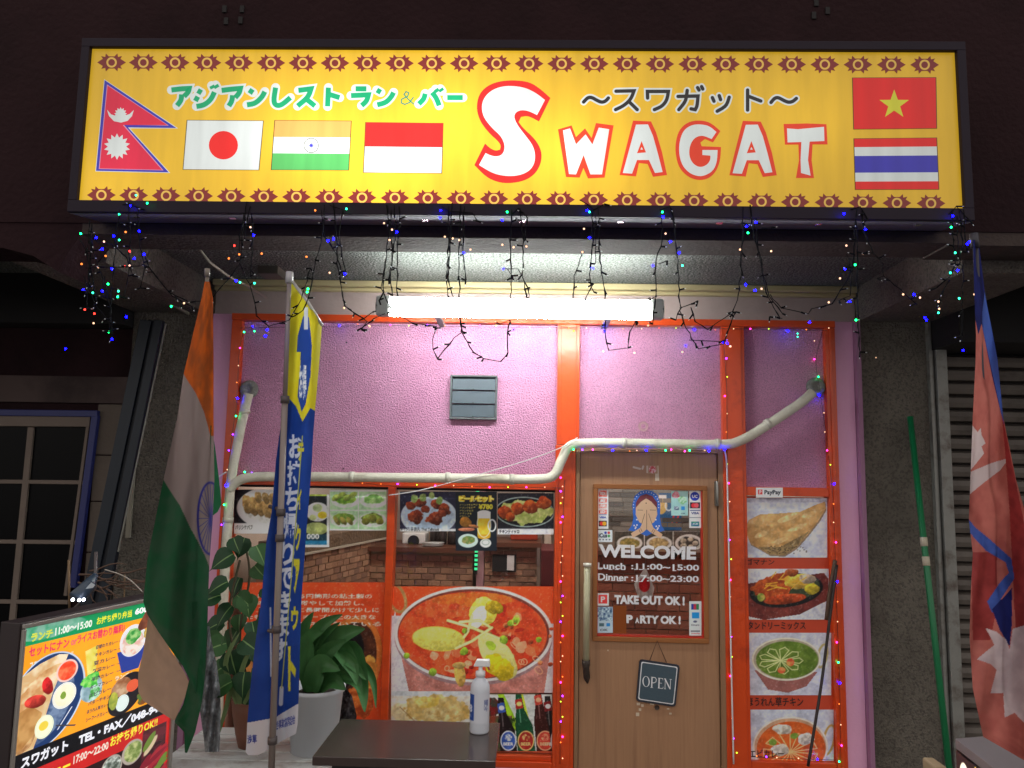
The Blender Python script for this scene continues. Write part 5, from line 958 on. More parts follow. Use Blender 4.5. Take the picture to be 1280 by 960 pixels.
pc1 = np.array(atz(385, 946, BZ + .001)); pc1[1] += .08; s1_ = F_PX / ((pc1 - CAM) @ FW); r1 = 27.5 / s1_; h1_ = 77 / s1_
mb = MB(); mb.lathe([(.001, 0), (r1, 0), (r1 * 1.22, h1_ * .92), (r1 * 1.3, h1_ * .93), (r1 * 1.33, h1_), (r1 * 1.24, h1_), (r1 * 1.18, h1_ * .9), (.001, h1_ * .88)], pc1, 32); mb.build('pot', mat('white_plastic_pot', L3(196, 200, 206), .45, var=.06), p2_)
mb = MB(); mb.lathe([(.001, .01), (r1 * 1.1, .0)], pc1 + (0, 0, h1_ * .89), 24); mb.build('soil', mat('potting_soil', L3(40, 32, 28), .95, bump=.5, bs=80), p2_)
Y0 = pc1[1]
for P_, w in ((((390, 866), (388, 830), (398, 800), (425, 778)), .028), (((392, 866), (400, 820), (425, 795), (456, 786)), .045), (((392, 866), (405, 838), (430, 822), (458, 850)), .03), (((394, 866), (410, 830), (440, 812), (453, 858), (456, 890)), .036), (((390, 866), (382, 820), (400, 785), (428, 768)), .03), (((394, 866), (412, 842), (442, 848), (452, 868)), .030), (((390, 866), (378, 830), (380, 790), (392, 765)), .03), (((396, 866), (408, 850), (425, 840), (442, 850)), .035), (((392, 866), (402, 815), (420, 805), (440, 832), (446, 856)), .038), (((388, 866), (384, 840), (386, 800), (404, 790)), .034), (((394, 866), (420, 826), (450, 830), (466, 850), (470, 885)), .02), (((392, 866), (396, 840), (410, 815), (432, 800)), .04), (((388, 866), (392, 850), (402, 830), (425, 838)), .045), (((390, 866), (398, 856), (415, 850), (432, 862)), .04)):
    yo = random.uniform(-.02, .08); strap(p2_, [at(x, y, Y0 - .0 - .05 * i + yo) for i, (x, y) in enumerate(P_)], w, LB, fold=.22)
# crumpled clear bag between the flag and the plant
def cloth_like(name, rows, Y, cvfn, m, res=1.0, fold=None, parent=None, **kw):
    """rows: (py, xl, xr) outline; hangs at depth Y with folds"""
    y0, y1 = rows[0][0], rows[-1][0]; h = int((y1 - y0) * res) + 2; ys = np.linspace(y0, y1, h); XL_ = np.interp(ys, [r[0] for r in rows], [r[1] for r in rows]); XR_ = np.interp(ys, [r[0] for r in rows], [r[2] for r in rows])
    w = max(4, int(max(r[2] - r[1] for r in rows) * res) + 2); t = np.linspace(0, 1, w)[None]; X = XL_[:, None] * (1 - t) + XR_[:, None] * t; Yp = np.repeat(ys[:, None], w, 1)
    cv = Cv(X, Yp, (200, 200, 200), res); cvfn(cv)
    D = np.full(X.shape, float(Y)) if fold is None else Y + fold(X, Yp)
    d = FW[None, None] * F_PX + RT * (X[..., None] - 640) - UP * (Yp[..., None] - 480); tt = (D - CAM[1]) / d[..., 1]; P = CAM + d * tt[..., None]
    return sheet(name, cv, P, m, parent, **kw)
BAG = vmat('thin_plastic_bag', .25, .6, trans=.4, bump=.8, bs=60)
cloth_like('plastic_bag', [(783, 256, 262), (800, 252, 264), (830, 249, 271), (860, 248, 275), (890, 250, 276), (925, 255, 275), (940, 256, 274)], -.78, lambda cv: (cv.rect(0, 0, 2000, 2000, (128, 130, 134), (160, 163, 167), 3), cv.grain(.03, 4)), BAG, .8, lambda X, Y: .03 * np.sin(X * .55 + Y * .06) + .02 * np.sin(Y * .21), label='crumpled clear plastic bag hanging between the India flag and the plants', cat='plastic bag')
cloth_like('plastic_bag', [(845, 415, 422), (870, 412, 440), (895, 412, 446), (920, 412, 440), (935, 412, 430)], -.42, lambda cv: (cv.rect(0, 0, 2000, 2000, (44, 44, 48), (96, 96, 100), 5), cv.grain(.2, 4)), BAG, .8, lambda X, Y: .02 * np.sin(X * .4 + Y * .1), label='dark crumpled plastic behind the white pot next to the table', cat='plastic bag')
# ================================================================ FLAGS AND BANNER
CL = vmat('flag_cloth', .85, .15, trans=.3, bump=.12, bs=500)
FY = -1.6
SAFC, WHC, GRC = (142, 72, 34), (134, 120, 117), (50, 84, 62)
f1 = thing('national_flag', 'India flag in saffron, white and green hanging folded on its pole at the left', 'flag', tuple(at(235, 940, FY)))
mb = MB(); mb.tube([at(259, 338, FY + .012), at(257, 500, FY + .04), at(248, 868, FY + .05)], .0065, 8); mb.tube([at(259, 336, FY + .012), at(259, 346, FY + .012)], .009, 8); mb.build('flag_pole', mat('grey_flag_pole', L3(120, 112, 104), .5), f1)
fold1 = lambda X, Y: .03 * np.sin((X - 262) * .075 - Y * .004) + .015 * np.sin((X + Y * .12) * .16)
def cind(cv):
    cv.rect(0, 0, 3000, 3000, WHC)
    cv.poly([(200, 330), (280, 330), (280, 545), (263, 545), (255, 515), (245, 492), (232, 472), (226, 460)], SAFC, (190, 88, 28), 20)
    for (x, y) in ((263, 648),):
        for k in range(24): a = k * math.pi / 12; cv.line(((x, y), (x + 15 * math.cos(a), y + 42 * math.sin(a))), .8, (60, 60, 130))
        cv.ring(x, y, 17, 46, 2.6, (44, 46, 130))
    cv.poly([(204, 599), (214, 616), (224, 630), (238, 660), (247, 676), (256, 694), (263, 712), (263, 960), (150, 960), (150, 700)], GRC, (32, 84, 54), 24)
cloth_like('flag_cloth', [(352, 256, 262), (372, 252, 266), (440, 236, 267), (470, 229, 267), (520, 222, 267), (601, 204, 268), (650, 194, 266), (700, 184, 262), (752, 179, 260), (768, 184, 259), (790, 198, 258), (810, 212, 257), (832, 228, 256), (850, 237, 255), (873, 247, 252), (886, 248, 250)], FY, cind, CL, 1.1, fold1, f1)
cloth_like('flag_fold', [(532, 263, 264.5), (560, 263, 269), (600, 263, 274), (630, 262, 277), (640, 261.5, 272), (647, 261, 263)], FY - .02, lambda cv: cv.rect(0, 0, 3000, 3000, (34, 104, 66)), CL, 1, lambda X, Y: .004 * (X - 263), f1)
cloth_like('flag_underside', [(772, 185, 188), (790, 183, 200), (814, 179, 214), (841, 173, 231), (852, 172.5, 236), (865, 173, 234), (876, 179, 229), (888, 197, 224), (900, 216, 218)], FY + .045, lambda cv: cv.rect(0, 0, 3000, 3000, (176, 150, 130), (164, 140, 122), 20), CL, 1, lambda X, Y: .02 * np.sin((X - 170) * .05), f1)
cloth_like('flag_corner', [(752, 240, 260), (800, 241, 259), (830, 240, 257.5), (850, 236.5, 256), (880, 229, 252), (902, 218, 247), (915, 230, 244), (941, 231, 234)], FY + .028, lambda cv: cv.rect(0, 0, 3000, 3000, GRC, (30, 80, 50), 14), CL, 1, lambda X, Y: .012 * np.sin((X - 226) * .2), f1)
# nobori banner
NY = -1.3
nb = thing('nobori_banner', 'tall narrow blue and yellow Japanese banner on a jointed grey pole', 'banner', tuple(at(339, 958, NY)))
GP = mat('grey_plastic_pole', L3(140, 128, 122), .45, var=.1); GP2 = mat('pole_joint', L3(84, 76, 76), .5)
pp = lambda y: (361.8 + (340 - 361.8) * (y - 343) / 599, y)
mb = MB(); mb.tube([at(*pp(346), NY - .03), at(*pp(500), NY - .03)], .008, 10); mb.build('upper_pole', GP, nb)
mb = MB(); mb.tube([at(*pp(500), NY - .03), at(*pp(1010), NY - .03)], .011, 10); mb.build('lower_pole', GP, nb)
mb = MB(); mb.tube([at(*pp(340), NY - .03), at(*pp(354), NY - .03)], .013, 10); mb.build('top_joint', mat('light_joint', L3(190, 186, 182), .4), nb)
for y in (499, 640, 672, 786, 925): mb = MB(); mb.tube([at(*pp(y - 4), NY - .03), at(*pp(y + 5), NY - .03)], .0155, 10); mb.build('pole_joint', GP2, nb)
mb = MB(); mb.tube([at(351, 637, NY - .028), at(337, 633, NY)], .007, 8); mb.tube([at(346, 790, NY - .028), at(331, 787, NY)], .007, 8); mb.build('banner_clip', GP2, nb)
mb = MB(); mb.tube([at(365, 351, NY - .02), at(385, 378, NY - .02), at(403, 407, NY - .02)], .0055, 8); mb.build('top_arm', mat('light_joint'), nb)
YB, BB = (216, 206, 50), (36, 70, 152)
def cnob(cv):
    cv.rect(0, 0, 3000, 3000, BB, (30, 62, 140), 30)
    cv.poly([(330, 300), (420, 300), (420, 500), (396, 515), (388, 510), (378, 527), (370, 508), (360, 496), (330, 496)], YB, (216, 202, 40), 20)
    cv.poly([(379, 395), (386, 396), (390, 432), (388, 470), (382, 505), (377, 515), (372, 495), (375, 460), (376, 440), (371, 440), (372, 420)], BB)
    cv.rect(380, 384, 385, 412, (214, 220, 230)); cv.text('お得', 374, 455, 383, 500, (224, 228, 236), .03)
    cv.poly([(300, 905), (345, 897), (350, 893), (372, 880), (380, 876), (380, 960), (300, 960)], (206, 206, 214))
    for s, x, y, w, h in (('お', 361, 543, 17, 30), ('持', 359, 576, 17, 31), ('ち', 356.5, 609, 17, 30), ('帰', 354, 641, 17, 33), ('り', 351, 677, 17, 30), ('で', 348.5, 709, 17, 28), ('き', 346.5, 739, 17, 28), ('ま', 344.5, 768, 17, 28), ('す', 342, 798, 17, 30)): cv.text(s, x, y, x + w, y + h, (216, 222, 236), .035)
    cv.line(((338, 760), (339, 845)), 2, (200, 206, 220)); cv.line(((352, 860), (351, 880)), 5, (206, 210, 224))
    for s, x, y, w, h in (('テ', 372, 553, 8, 24), ('イ', 371, 611, 6, 26), ('ク', 369, 655, 7, 34), ('ア', 367, 698, 8, 44), ('ウ', 364, 758, 9, 30), ('ト', 360, 808, 10, 56)): cv.text(s, x, y, x + w, y + h, (214, 206, 60), .05)
    cv.line(((378, 545), (366, 700), (352, 860)), 1.2, (196, 200, 90)); cv.text('浅草', 309, 919, 321, 930, (50, 60, 140), .03, sl=-1); cv.text('合事業協同組合', 345, 901, 369, 913, (60, 70, 150), .02, sl=-8)
nfold = lambda X, Y: .022 * np.sin((X - (362 - (Y - 343) * .036)) * .14) + .01 * np.sin((X + Y * .1) * .2)
cloth_like('banner_cloth', [(352, 364, 366), (380, 362, 386), (407, 361, 402.5), (443, 359, 400), (511, 355, 394), (545, 349, 391.5), (575, 345, 390), (604, 342.5, 388), (640, 339.5, 385), (677, 333, 382), (747, 327, 377), (809, 318.5, 375), (868, 312, 373.5), (905, 309, 372), (917, 308.5, 370), (930, 308, 345), (940, 307, 330), (944, 310, 322)], NY, cnob, vmat('nobori_cloth', .7, .2, trans=.25), 1.3, nfold, nb)
# Nepal flag
GY = -2.0
f2 = thing('national_flag', 'Nepal flag, crimson with a blue border and white sun, hanging folded at the right', 'flag', tuple(at(1250, 960, GY)))
mb = MB(); mb.tube([at(1217, 292, GY + .02), at(1219, 310, GY + .02)], .011, 8); mb.tube([at(1219, 300, GY + .02), at(1228, 500, GY + .02), at(1240, 890, GY + .05)], .007, 8); mb.build('flag_pole', mat('dark_flag_pole', L3(40, 38, 52), .5), f2)
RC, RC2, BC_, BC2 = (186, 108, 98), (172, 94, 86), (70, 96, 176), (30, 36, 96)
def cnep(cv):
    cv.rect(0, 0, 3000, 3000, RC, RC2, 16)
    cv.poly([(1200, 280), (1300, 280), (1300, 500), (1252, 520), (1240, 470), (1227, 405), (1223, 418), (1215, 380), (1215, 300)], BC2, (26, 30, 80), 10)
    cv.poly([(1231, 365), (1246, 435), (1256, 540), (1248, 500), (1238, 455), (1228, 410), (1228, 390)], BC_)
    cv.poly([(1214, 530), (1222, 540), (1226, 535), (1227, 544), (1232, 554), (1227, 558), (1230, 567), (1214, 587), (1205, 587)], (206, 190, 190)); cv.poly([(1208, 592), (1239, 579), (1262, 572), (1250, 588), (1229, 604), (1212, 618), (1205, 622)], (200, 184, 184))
    cv.poly([(1252, 517), (1269, 599), (1290, 700), (1300, 800), (1270, 800), (1266, 720), (1262, 640), (1256, 560)], (160, 60, 60), (140, 52, 52), 10)  # darker crimson painted for the shading down the flag's right side
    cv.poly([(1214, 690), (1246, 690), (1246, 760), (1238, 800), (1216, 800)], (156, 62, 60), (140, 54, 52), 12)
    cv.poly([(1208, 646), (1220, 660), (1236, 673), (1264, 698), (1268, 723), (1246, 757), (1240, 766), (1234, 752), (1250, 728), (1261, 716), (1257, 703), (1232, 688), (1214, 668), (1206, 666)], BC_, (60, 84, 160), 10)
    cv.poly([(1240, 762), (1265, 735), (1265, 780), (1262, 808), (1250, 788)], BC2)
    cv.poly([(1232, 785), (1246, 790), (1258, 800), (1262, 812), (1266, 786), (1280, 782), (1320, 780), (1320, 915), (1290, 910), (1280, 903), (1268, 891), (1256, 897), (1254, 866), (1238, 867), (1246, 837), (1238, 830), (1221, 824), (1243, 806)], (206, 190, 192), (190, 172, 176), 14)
    cv.grain(.03, 12)
nepf = lambda X, Y: .03 * np.sin((X - Y * .06) * .11) + .012 * np.sin((X + Y * .3) * .13)
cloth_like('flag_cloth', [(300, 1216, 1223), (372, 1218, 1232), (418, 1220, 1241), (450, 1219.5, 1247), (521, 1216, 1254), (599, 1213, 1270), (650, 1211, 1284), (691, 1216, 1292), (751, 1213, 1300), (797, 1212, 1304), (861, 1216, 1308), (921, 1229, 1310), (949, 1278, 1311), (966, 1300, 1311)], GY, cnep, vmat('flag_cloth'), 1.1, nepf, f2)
# ================================================================ LEFT NEIGHBOUR
wd = thing('side_window', 'old cream muntin window with a blue outer frame on the dark wall at the left', 'window', (-2.5, -.03, .9))
CRW = mat('old_cream_paint', L3(108, 95, 86), .7, var=.15, vs=10); BLF = mat('dark_blue_paint', L3(28, 36, 98), .5)
def bar(a, b, wpx, m, name, par, Y=-.04, dep=.03):
    A, B = at(*a, Y), at(*b, Y); d = (B - A) / np.linalg.norm(B - A); n_ = np.array((-d[2], 0, d[0])) * (wpx / 2 / 240.0); mb = MB(); mb.prism([A + n_, B + n_, B - n_, A - n_], (0, dep, 0)); return mb.build(name, m, par, bevel=.003)
bar((-300, 512), (121, 517), 8, BLF, 'blue_frame', wd, -.05); bar((118, 519), (90, 735), 8, BLF, 'blue_frame', wd, -.049)
bar((-300, 524), (112, 527), 13, CRW, 'window_frame', wd); bar((109.5, 531), (81, 745), 4, CRW, 'window_frame', wd, -.039)
bar((38, 534), (13, 790), 7.5, CRW, 'muntin', wd, -.035)
for y in (602, 677, 752): bar((-300, y - 3), (104 - (y - 602) * .13, y + 1), 5, CRW, 'muntin', wd, -.034)
dg = mat('dark_window_glass', L3(8, 8, 10), .3, spec=.08)
xs_ = [-2.9, at(38, 602, -.03)[0], -2.2]
for zi, (ya, yb) in enumerate(((528, 602), (602, 677), (677, 752), (752, 830))):
    for (xa_, xb_) in ((-70, 36), (36, 110)):
        off_ = -(ya - 528) * .1; mb = MB(); mb.prism([at(x, y, -.02) for x, y in ((xa_ + off_, ya), (xb_ + off_, ya), (xb_ + off_ - 8, yb), (xa_ + off_ - 8, yb))][::-1], (0, .004, 0)); mb.build('glass_pane', dg, wd)
# sloping twin flange steel post in front of the pillar
lp_ = thing('steel_post', 'dark blue steel post leaning in front of the left pillar', 'post', tuple(at(110, 780, -.25)))
NB = mat('navy_steel', L3(22, 31, 42), .45, .2, var=.25, vs=10)
for a, b, w in (((182, 400), (100, 790), 15), ((198, 400), (120, 790), 11)): bar(a, b, w * .93, NB, 'flange', lp_, -.25, .03)
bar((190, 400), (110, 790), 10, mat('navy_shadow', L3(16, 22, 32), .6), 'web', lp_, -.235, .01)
bar((207, 404), (147, 690), 1.6, mat('grey_edge_strip', L3(120, 120, 112), .5), 'edge_strip', lp_, -.26, .01)
solid('conduit', at(163, 600, -.03)[0], at(168, 600, -.03)[0], -.04, -.021, at(160, 672, -.03)[2], at(166, 540, -.03)[2], m=mat('grey_conduit', L3(140, 134, 120), .6), kind=None, label='short grey conduit on the wall just right of the leaning post', cat='conduit')
# clip lamp with three small lights, and dry twigs
cp = thing('clip_lamp', 'small clip spotlight with three bright white lights above the menu stand', 'spotlight', tuple(at(105, 760, -1.3)))
a = at(108, 742, -1.3)
mb = MB(); mb.tube([at(96, 748, -1.32), at(112, 730, -1.28), at(120, 718, -1.26)], [.03, .022, .01], 10); mb.build('lamp_hood', mat('dark_blue_hood', L3(52, 66, 82), .4), cp)
mb = MB(); mb.face([at(107, 736, -1.33), at(114, 728, -1.33), at(119, 731, -1.33), at(116, 735, -1.33)]); mb.build('hood_glint', mat('pale_glint_paint', L3(200, 210, 216), .3, .5), cp)  # pale patch painted as the highlight on the hood
for x, y in ((91, 749.5), (99, 750), (104.5, 749.5)): mb = MB(); mb.ball(at(x, y, -1.35), .0055, n=8, m=6); mb.build('lit_led', mat('white_led', (1, 1, 1), emit=(.8, .85, 1), es=10), cp)
mb = MB(); mb.tube([at(120, 690, -1.2), at(119, 735, -1.22), at(86, 768, -1.25)], .006, 6); mb.build('lamp_stem', GP2, cp)
mb = MB(); mb.tube([at(86, 700, -1.2), at(87, 768, -1.2)], .004, 6); mb.build('wooden_stake', mat('tan_stake', L3(120, 96, 70), .7), cp)
tw = thing('dry_twigs', 'tangle of dry twigs behind the menu stand at the left', 'twigs', tuple(at(140, 745, -1.1)))
for k in range(16):
    x, y = random.uniform(92, 165), random.uniform(708, 740); pts = [at(x, y, -1.15 + random.uniform(-.05, .08))]
    an = random.uniform(-.5, .5)
    for q in range(5): an += random.uniform(-.5, .5); x += 10 * math.cos(an); y += 7 * math.sin(an); pts.append(at(x, y, -1.15))
    mb = MB(); mb.tube(pts, [.004, .0035, .003, .0025, .002, .001], 5); mb.build('twig', mat('twig_bark', L3(96, 74, 62), .8), tw)
cable([(131, 712), (150, 718), (165, 727), (178, 740)], .002, -1.25, 'thin pale wire arching behind the menu stand', mat('pale_wire', L3(170, 160, 150), .5), 'wire', 'wire')
cable([(128, 762), (152, 760), (156, 718)], .003, -1.0, 'thin brown cane frame behind the menu stand', mat('tan_stake'), 'cane_frame', 'cane frame')
# ================================================================ MENU STAND (lit)
A0 = np.array((-1.413, -1.80)); B0 = np.array((-1.262, -1.180)); dirv = (B0 - A0) / np.linalg.norm(B0 - A0); nrm2 = np.array((dirv[1], -dirv[0])); Wd = np.linalg.norm(B0 - A0); ZT = 1.141; ZB = .14
def st3(u, v, o=0.0):   # u metres along, v metres down from the top edge
    p = A0 + dirv * u + nrm2 * o; return np.array((p[0], p[1], ZT - v))
ms_ = thing('menu_stand', 'lit menu stand with a green header and food photos leaning into view at lower left', 'menu stand', (-1.34, -1.5, .0))
def obox(name, u0, u1, v0, v1, o0, o1, m, par=ms_, bevel=.002):
    mb = MB(); mb.prism([st3(u0, v0, o0), st3(u1, v0, o0), st3(u1, v1, o0), st3(u0, v1, o0)], tuple(st3(0, 0, o1) - st3(0, 0, o0))); return mb.build(name, m, par, bevel=bevel)
FRB = mat('dark_brown_metal', L3(44, 34, 36), .5); FRS = mat('silver_trim', L3(176, 170, 164), .35, .6)
obox('cabinet', -.018, Wd + .02, -.018, 1.04, -.07, -.004, FRB)
obox('trim_top', -.012, Wd + .012, -.014, -.002, -.003, .006, FRS); obox('trim_side', -.012, -.001, .0, 1.0, -.003, .006, FRS); obox('trim_side', Wd + .0, Wd + .018, .0, 1.0, -.003, .006, FRS)
# art in (u: 0..100 across, v: px down, 175 per metre-ish)
def cmenu(cv):
    O_ = (238, 160, 40); cv.rect(-5, -5, 110, 300, O_, (230, 148, 34), 30)
    cv.rect(-5, -5, 110, 15.5, (20, 140, 84)); cv.ell(16, 5, 24, 8, (120, 170, 150), (60, 150, 110)); cv.text('ランチ', 4.5, 5.5, 18.5, 13, (200, 206, 70), .05); cv.text('11:00～15:00', 20, 5, 44, 12, (236, 236, 226), .03); cv.text('お持ち帰り弁当', 47, 4, 70, 11.5, (236, 226, 50), .025); cv.text('600円', 72, 3.5, 86, 11, (236, 236, 236), .05)
    cv.text('セットにナン', 4, 17.5, 30, 26, (214, 50, 90), .035); cv.text('or', 31, 20, 35, 25, (214, 90, 110), .03); cv.text('ライスお替わり無料!', 35, 16.5, 66, 25, (214, 50, 90), .03)
    cv.text('スワガットスペシャル', 5, 30, 34, 37, (236, 220, 200), .03)
    cv.ell(17, 69, 25, 42, (30, 54, 100), ang=8); cv.ring(17, 69, 25, 42, 1.1, (190, 206, 226), ang=8); cv.ell(15, 69, 20, 36, (40, 60, 100), (110, 130, 160), ang=8)
    cv.poly([(-3, 44), (12, 34), (24, 30), (30, 32), (22, 62), (18, 84), (12, 107), (-3, 107)], (228, 210, 180), (200, 164, 116), 8); cv.ell(8, 60, 7, 16, (190, 140, 90), (226, 200, 160), ang=30, wob=.4); cv.ell(5, 98, 8, 8, (150, 100, 60), (206, 170, 120), wob=.4); cv.ell(22, 42, 9, 4, (214, 180, 130), (180, 130, 80), ang=-20, wob=.4); cv.poly([(-3, 74), (8, 68), (16, 78), (14, 92), (4, 104), (-3, 104)], (190, 146, 90), (160, 110, 60), 8)
    cv.ball(18, 56, 3.6, 8, (206, 40, 44), ang=-12, wob=.2); cv.ball(11, 66, 6.5, 5, (222, 70, 60), ang=22, wob=.25)
    cv.ell(30, 47, 7, 10, (230, 190, 180)); cv.ell(30, 47, 5.8, 8.4, (222, 66, 40), (236, 120, 80), cell=4); cv.ell(29.5, 69, 7.6, 11.5, (226, 226, 220)); cv.ell(29.5, 69, 6.4, 9.8, (236, 232, 206), (222, 220, 190)); cv.ell(29, 69, 1.8, 3.4, (120, 150, 60), wob=.4, cell=2); cv.ell(18, 91, 6, 10, (226, 230, 200)); cv.ell(17.6, 90, 3, 4, (222, 196, 70)); cv.line(((35, 82), (27, 98)), .8, (206, 210, 220)); cv.line(((26, 94), (38, 100)), 1.2, (60, 60, 70))
    cv.poly([(41, 34), (49, 31), (49, 54), (44, 60)], (206, 190, 70), (226, 214, 120), 6); cv.ell(47, 72, 7, 12, (180, 200, 210), (120, 150, 160), wob=.1); cv.ell(46, 64, 6.4, 7, (60, 170, 60), (150, 214, 110), wob=.4, cell=3); cv.ell(49, 76, 4, 7, (70, 150, 70), (190, 220, 210), wob=.5, cell=3)
    for k, s in enumerate(('日替わりカレー', 'チキンカレー', '豆カレー', '野菜カレー', '羊肉カレー', 'キーマカレー', 'エビカレー', 'バターチキン', 'ほうれん草カレー', 'シーフードカレー')): cv.text(s, 48 - (k * .35), 31 + k * 7.4, 62 - (k * .35), 35.0 + k * 7.4, (70, 60, 80), .03); cv.line(((63, 33 + k * 7.4), (65, 33 + k * 7.4)), .8, (110, 90, 90))
    cv.poly([(62, 44), (81, 44), (77, 66), (66, 66)], (40, 60, 140)); cv.ell(72, 36, 8.5, 16, (216, 216, 222)); cv.ell(72, 38, 7, 13, (226, 220, 210), (206, 160, 150), cell=3); cv.ell(72, 32, 4.4, 7, (50, 140, 60), (150, 190, 120), wob=.4, cell=3)
    cv.ell(83, 14, 5, 15, (120, 70, 50), (90, 50, 40), ang=25, wob=.2); cv.ell(84, 33, 5, 7, (140, 120, 60), (200, 170, 90), wob=.4); cv.ell(84, 46, 4, 6, (180, 90, 50), wob=.3)
    cv.text('ランチA', 62, 67.5, 74, 71.5, (236, 226, 210), .03); cv.ell(70, 88, 11, 20, (30, 30, 36), ang=12); cv.ell(67, 80, 6, 9, (190, 160, 130), (140, 90, 60), wob=.3); cv.ell(74, 82, 4, 6, (214, 90, 60)); cv.ell(68, 96, 4.2, 8, (210, 224, 220)); cv.ell(62, 92, 3, 9, (176, 176, 70), (120, 140, 60), wob=.3); cv.ell(82, 98, 5, 8, (130, 60, 40), (80, 110, 50), wob=.4)
    cv.rect(-5, 107, 110, 125, (20, 20, 24)); cv.text('スワガット　TEL・FAX／048-947-1', 5, 110, 99, 121, (226, 228, 236), .05)
    cv.rect(-5, 125, 110, 300, (196, 40, 40), (180, 34, 34), 20); cv.text('ディナーメニュー', -4, 129, 37, 140, (236, 220, 60), .05); cv.text('17:00～22:00', 39, 128.5, 61, 136, (226, 214, 200), .03); cv.text('お持ち帰りOK!!', 62, 125, 92, 135.5, (230, 222, 60), .025)
    cv.rect(30, 144, 92, 300, (40, 26, 28))
    for (x, y, c, d) in ((47, 158, (110, 60, 40), (70, 90, 50)), (64, 156, (70, 80, 70), (190, 196, 190)), (77, 150, (170, 176, 120), (100, 120, 60)), (64, 184, (150, 80, 40), (190, 140, 90)), (47, 188, (180, 170, 140), (120, 90, 60)), (79, 182, (90, 110, 50), (150, 150, 90)), (48, 222, (180, 90, 50), (120, 60, 40)), (70, 222, (120, 140, 60), (180, 180, 100))): cv.ell(x, y, 6.8, 12, (160, 150, 140)); cv.ell(x, y, 5.6, 10, c, d, wob=.15, cell=3)
    cv.rect(83, 134, 98, 190, (90, 34, 44), (50, 26, 30), 5)
    for k in range(14): cv.ell(random.uniform(84, 97), random.uniform(138, 188), 2.2, 9, random.choice([(150, 40, 50), (120, 30, 44), (96, 120, 50), (190, 170, 140)]), ang=random.uniform(20, 60))
X, Yp = grid(0, 0, 100, 230, 1.0); w_ = 400; h_2 = 620
X, Yp = np.meshgrid(np.linspace(0, 100, w_), np.linspace(0, 230, h_2)); cv = Cv(X, Yp, (238, 160, 40), 3.2); cmenu(cv)
K = .350 / 109.0
us_ = lambda s_: s_ / (s_ + 1.27 * (1 - s_))
PP = np.array([[st3(us_(x / 100) * Wd, y * K, -.002) for x in X[0]] for y in Yp[:, 0]])
sheet('menu_print', cv, PP, vmat('backlit_print', .25, .5, emit=.85), ms_)
# ================================================================ RIGHT SIDE
rs = thing('roller_shutter', 'dirty grey corrugated roller shutter behind the Nepal flag', 'roller shutter', (2.6, .05, .10))
SH = mat('dirty_shutter_steel', L3(102, 94, 88), .6, .0, var=.2, vs=6, stain=L3(70, 62, 58), ss=4)
z = .12; k = 0
while z < 2.24:
    mb = MB(); mb.prism([(2.10, .09, z), (2.10, .045, z + .006), (2.10, .035, z + .03), (2.10, .04, z + .055), (2.10, .09, z + .068)], (1.5, 0, 0)); mb.build('slat', SH, rs); z += .0715
mb = MB(); mb.box(2.1, 3.6, .09, .1, .12, 2.27); mb.build('shutter_back', DARK, rs)
sr = thing('shutter_rail', 'long grey metal guide rail at the left edge of the shutter', 'rail', (2.08, -.03, .10))
RM = mat('worn_zinc', L3(132, 132, 128), .5, .3, var=.2, vs=20, stain=L3(90, 80, 74), ss=10)
mb = MB(); mb.box(2.07, 2.125, -.06, .02, .10, 2.40); mb.build('rail_face', RM, sr, bevel=.003)
mb = MB(); mb.box(2.04, 2.052, -.05, .02, .10, 2.42); mb.box(2.056, 2.064, -.04, .02, .10, 2.42); mb.build('rail_lip', RM, sr)
gpz = thing('green_pole', 'slim green pole with white tape leaning on the right pillar', 'pole', tuple(at(1184, 930, -.3)))
g0, g1 = at(1137.5, 521, -.06), at(1183, 930, -.30)
mb = MB(); mb.tube([g0, g1 + (g1 - g0) * .25], .0145, 12); mb.build('pole_tube', mat('green_plastic_pole', L3(18, 110, 66), .4, var=.1), gpz)
for t_ in (.395, .455): a = g0 + (g1 - g0) * t_; b = g0 + (g1 - g0) * (t_ + .028); mb = MB(); mb.tube([a, b], .0165, 12); mb.build('white_tape', mat('dirty_tape', L3(190, 180, 160), .6, var=.3, vs=60), gpz)
sb = thing('lit_sign_box', 'grey topped sign box with a bright food picture at the lower right corner', 'sign box', tuple(atz(1230, 960, .1)))
Zs = .80; A_, B_, C_, D_ = [atz(*p_, Zs) for p_ in ((1194, 923), (1229, 920), (1290, 956), (1244, 961))]
dv = (D_ - A_); D2 = A_ + dv * 2.6; C2 = B_ + (C_ - B_) * 2.2
mb = MB(); mb.prism([A_, B_, C2, D2], (0, 0, -.03)); mb.build('box_top', mat('grey_metal_top', L3(140, 132, 136), .45, .3, var=.1), sb, bevel=.002)
ins = lambda p_, f=.02: p_
mb = MB(); mb.prism([A_ + (B_ - A_) * .03 - (0, 0, .031), B_ - (0, 0, .031), C2 - (0, 0, .031), D2 + (C2 - D2) * .03 - (0, 0, .031)], (0, 0, -.66)); mb.build('box_body', mat('black_gloss_body', L3(26, 20, 24), .3), sb)
nv = np.cross(dv / np.linalg.norm(dv), (0, 0, 1.)); nv = nv if nv @ (CAM - A_) > 0 else -nv
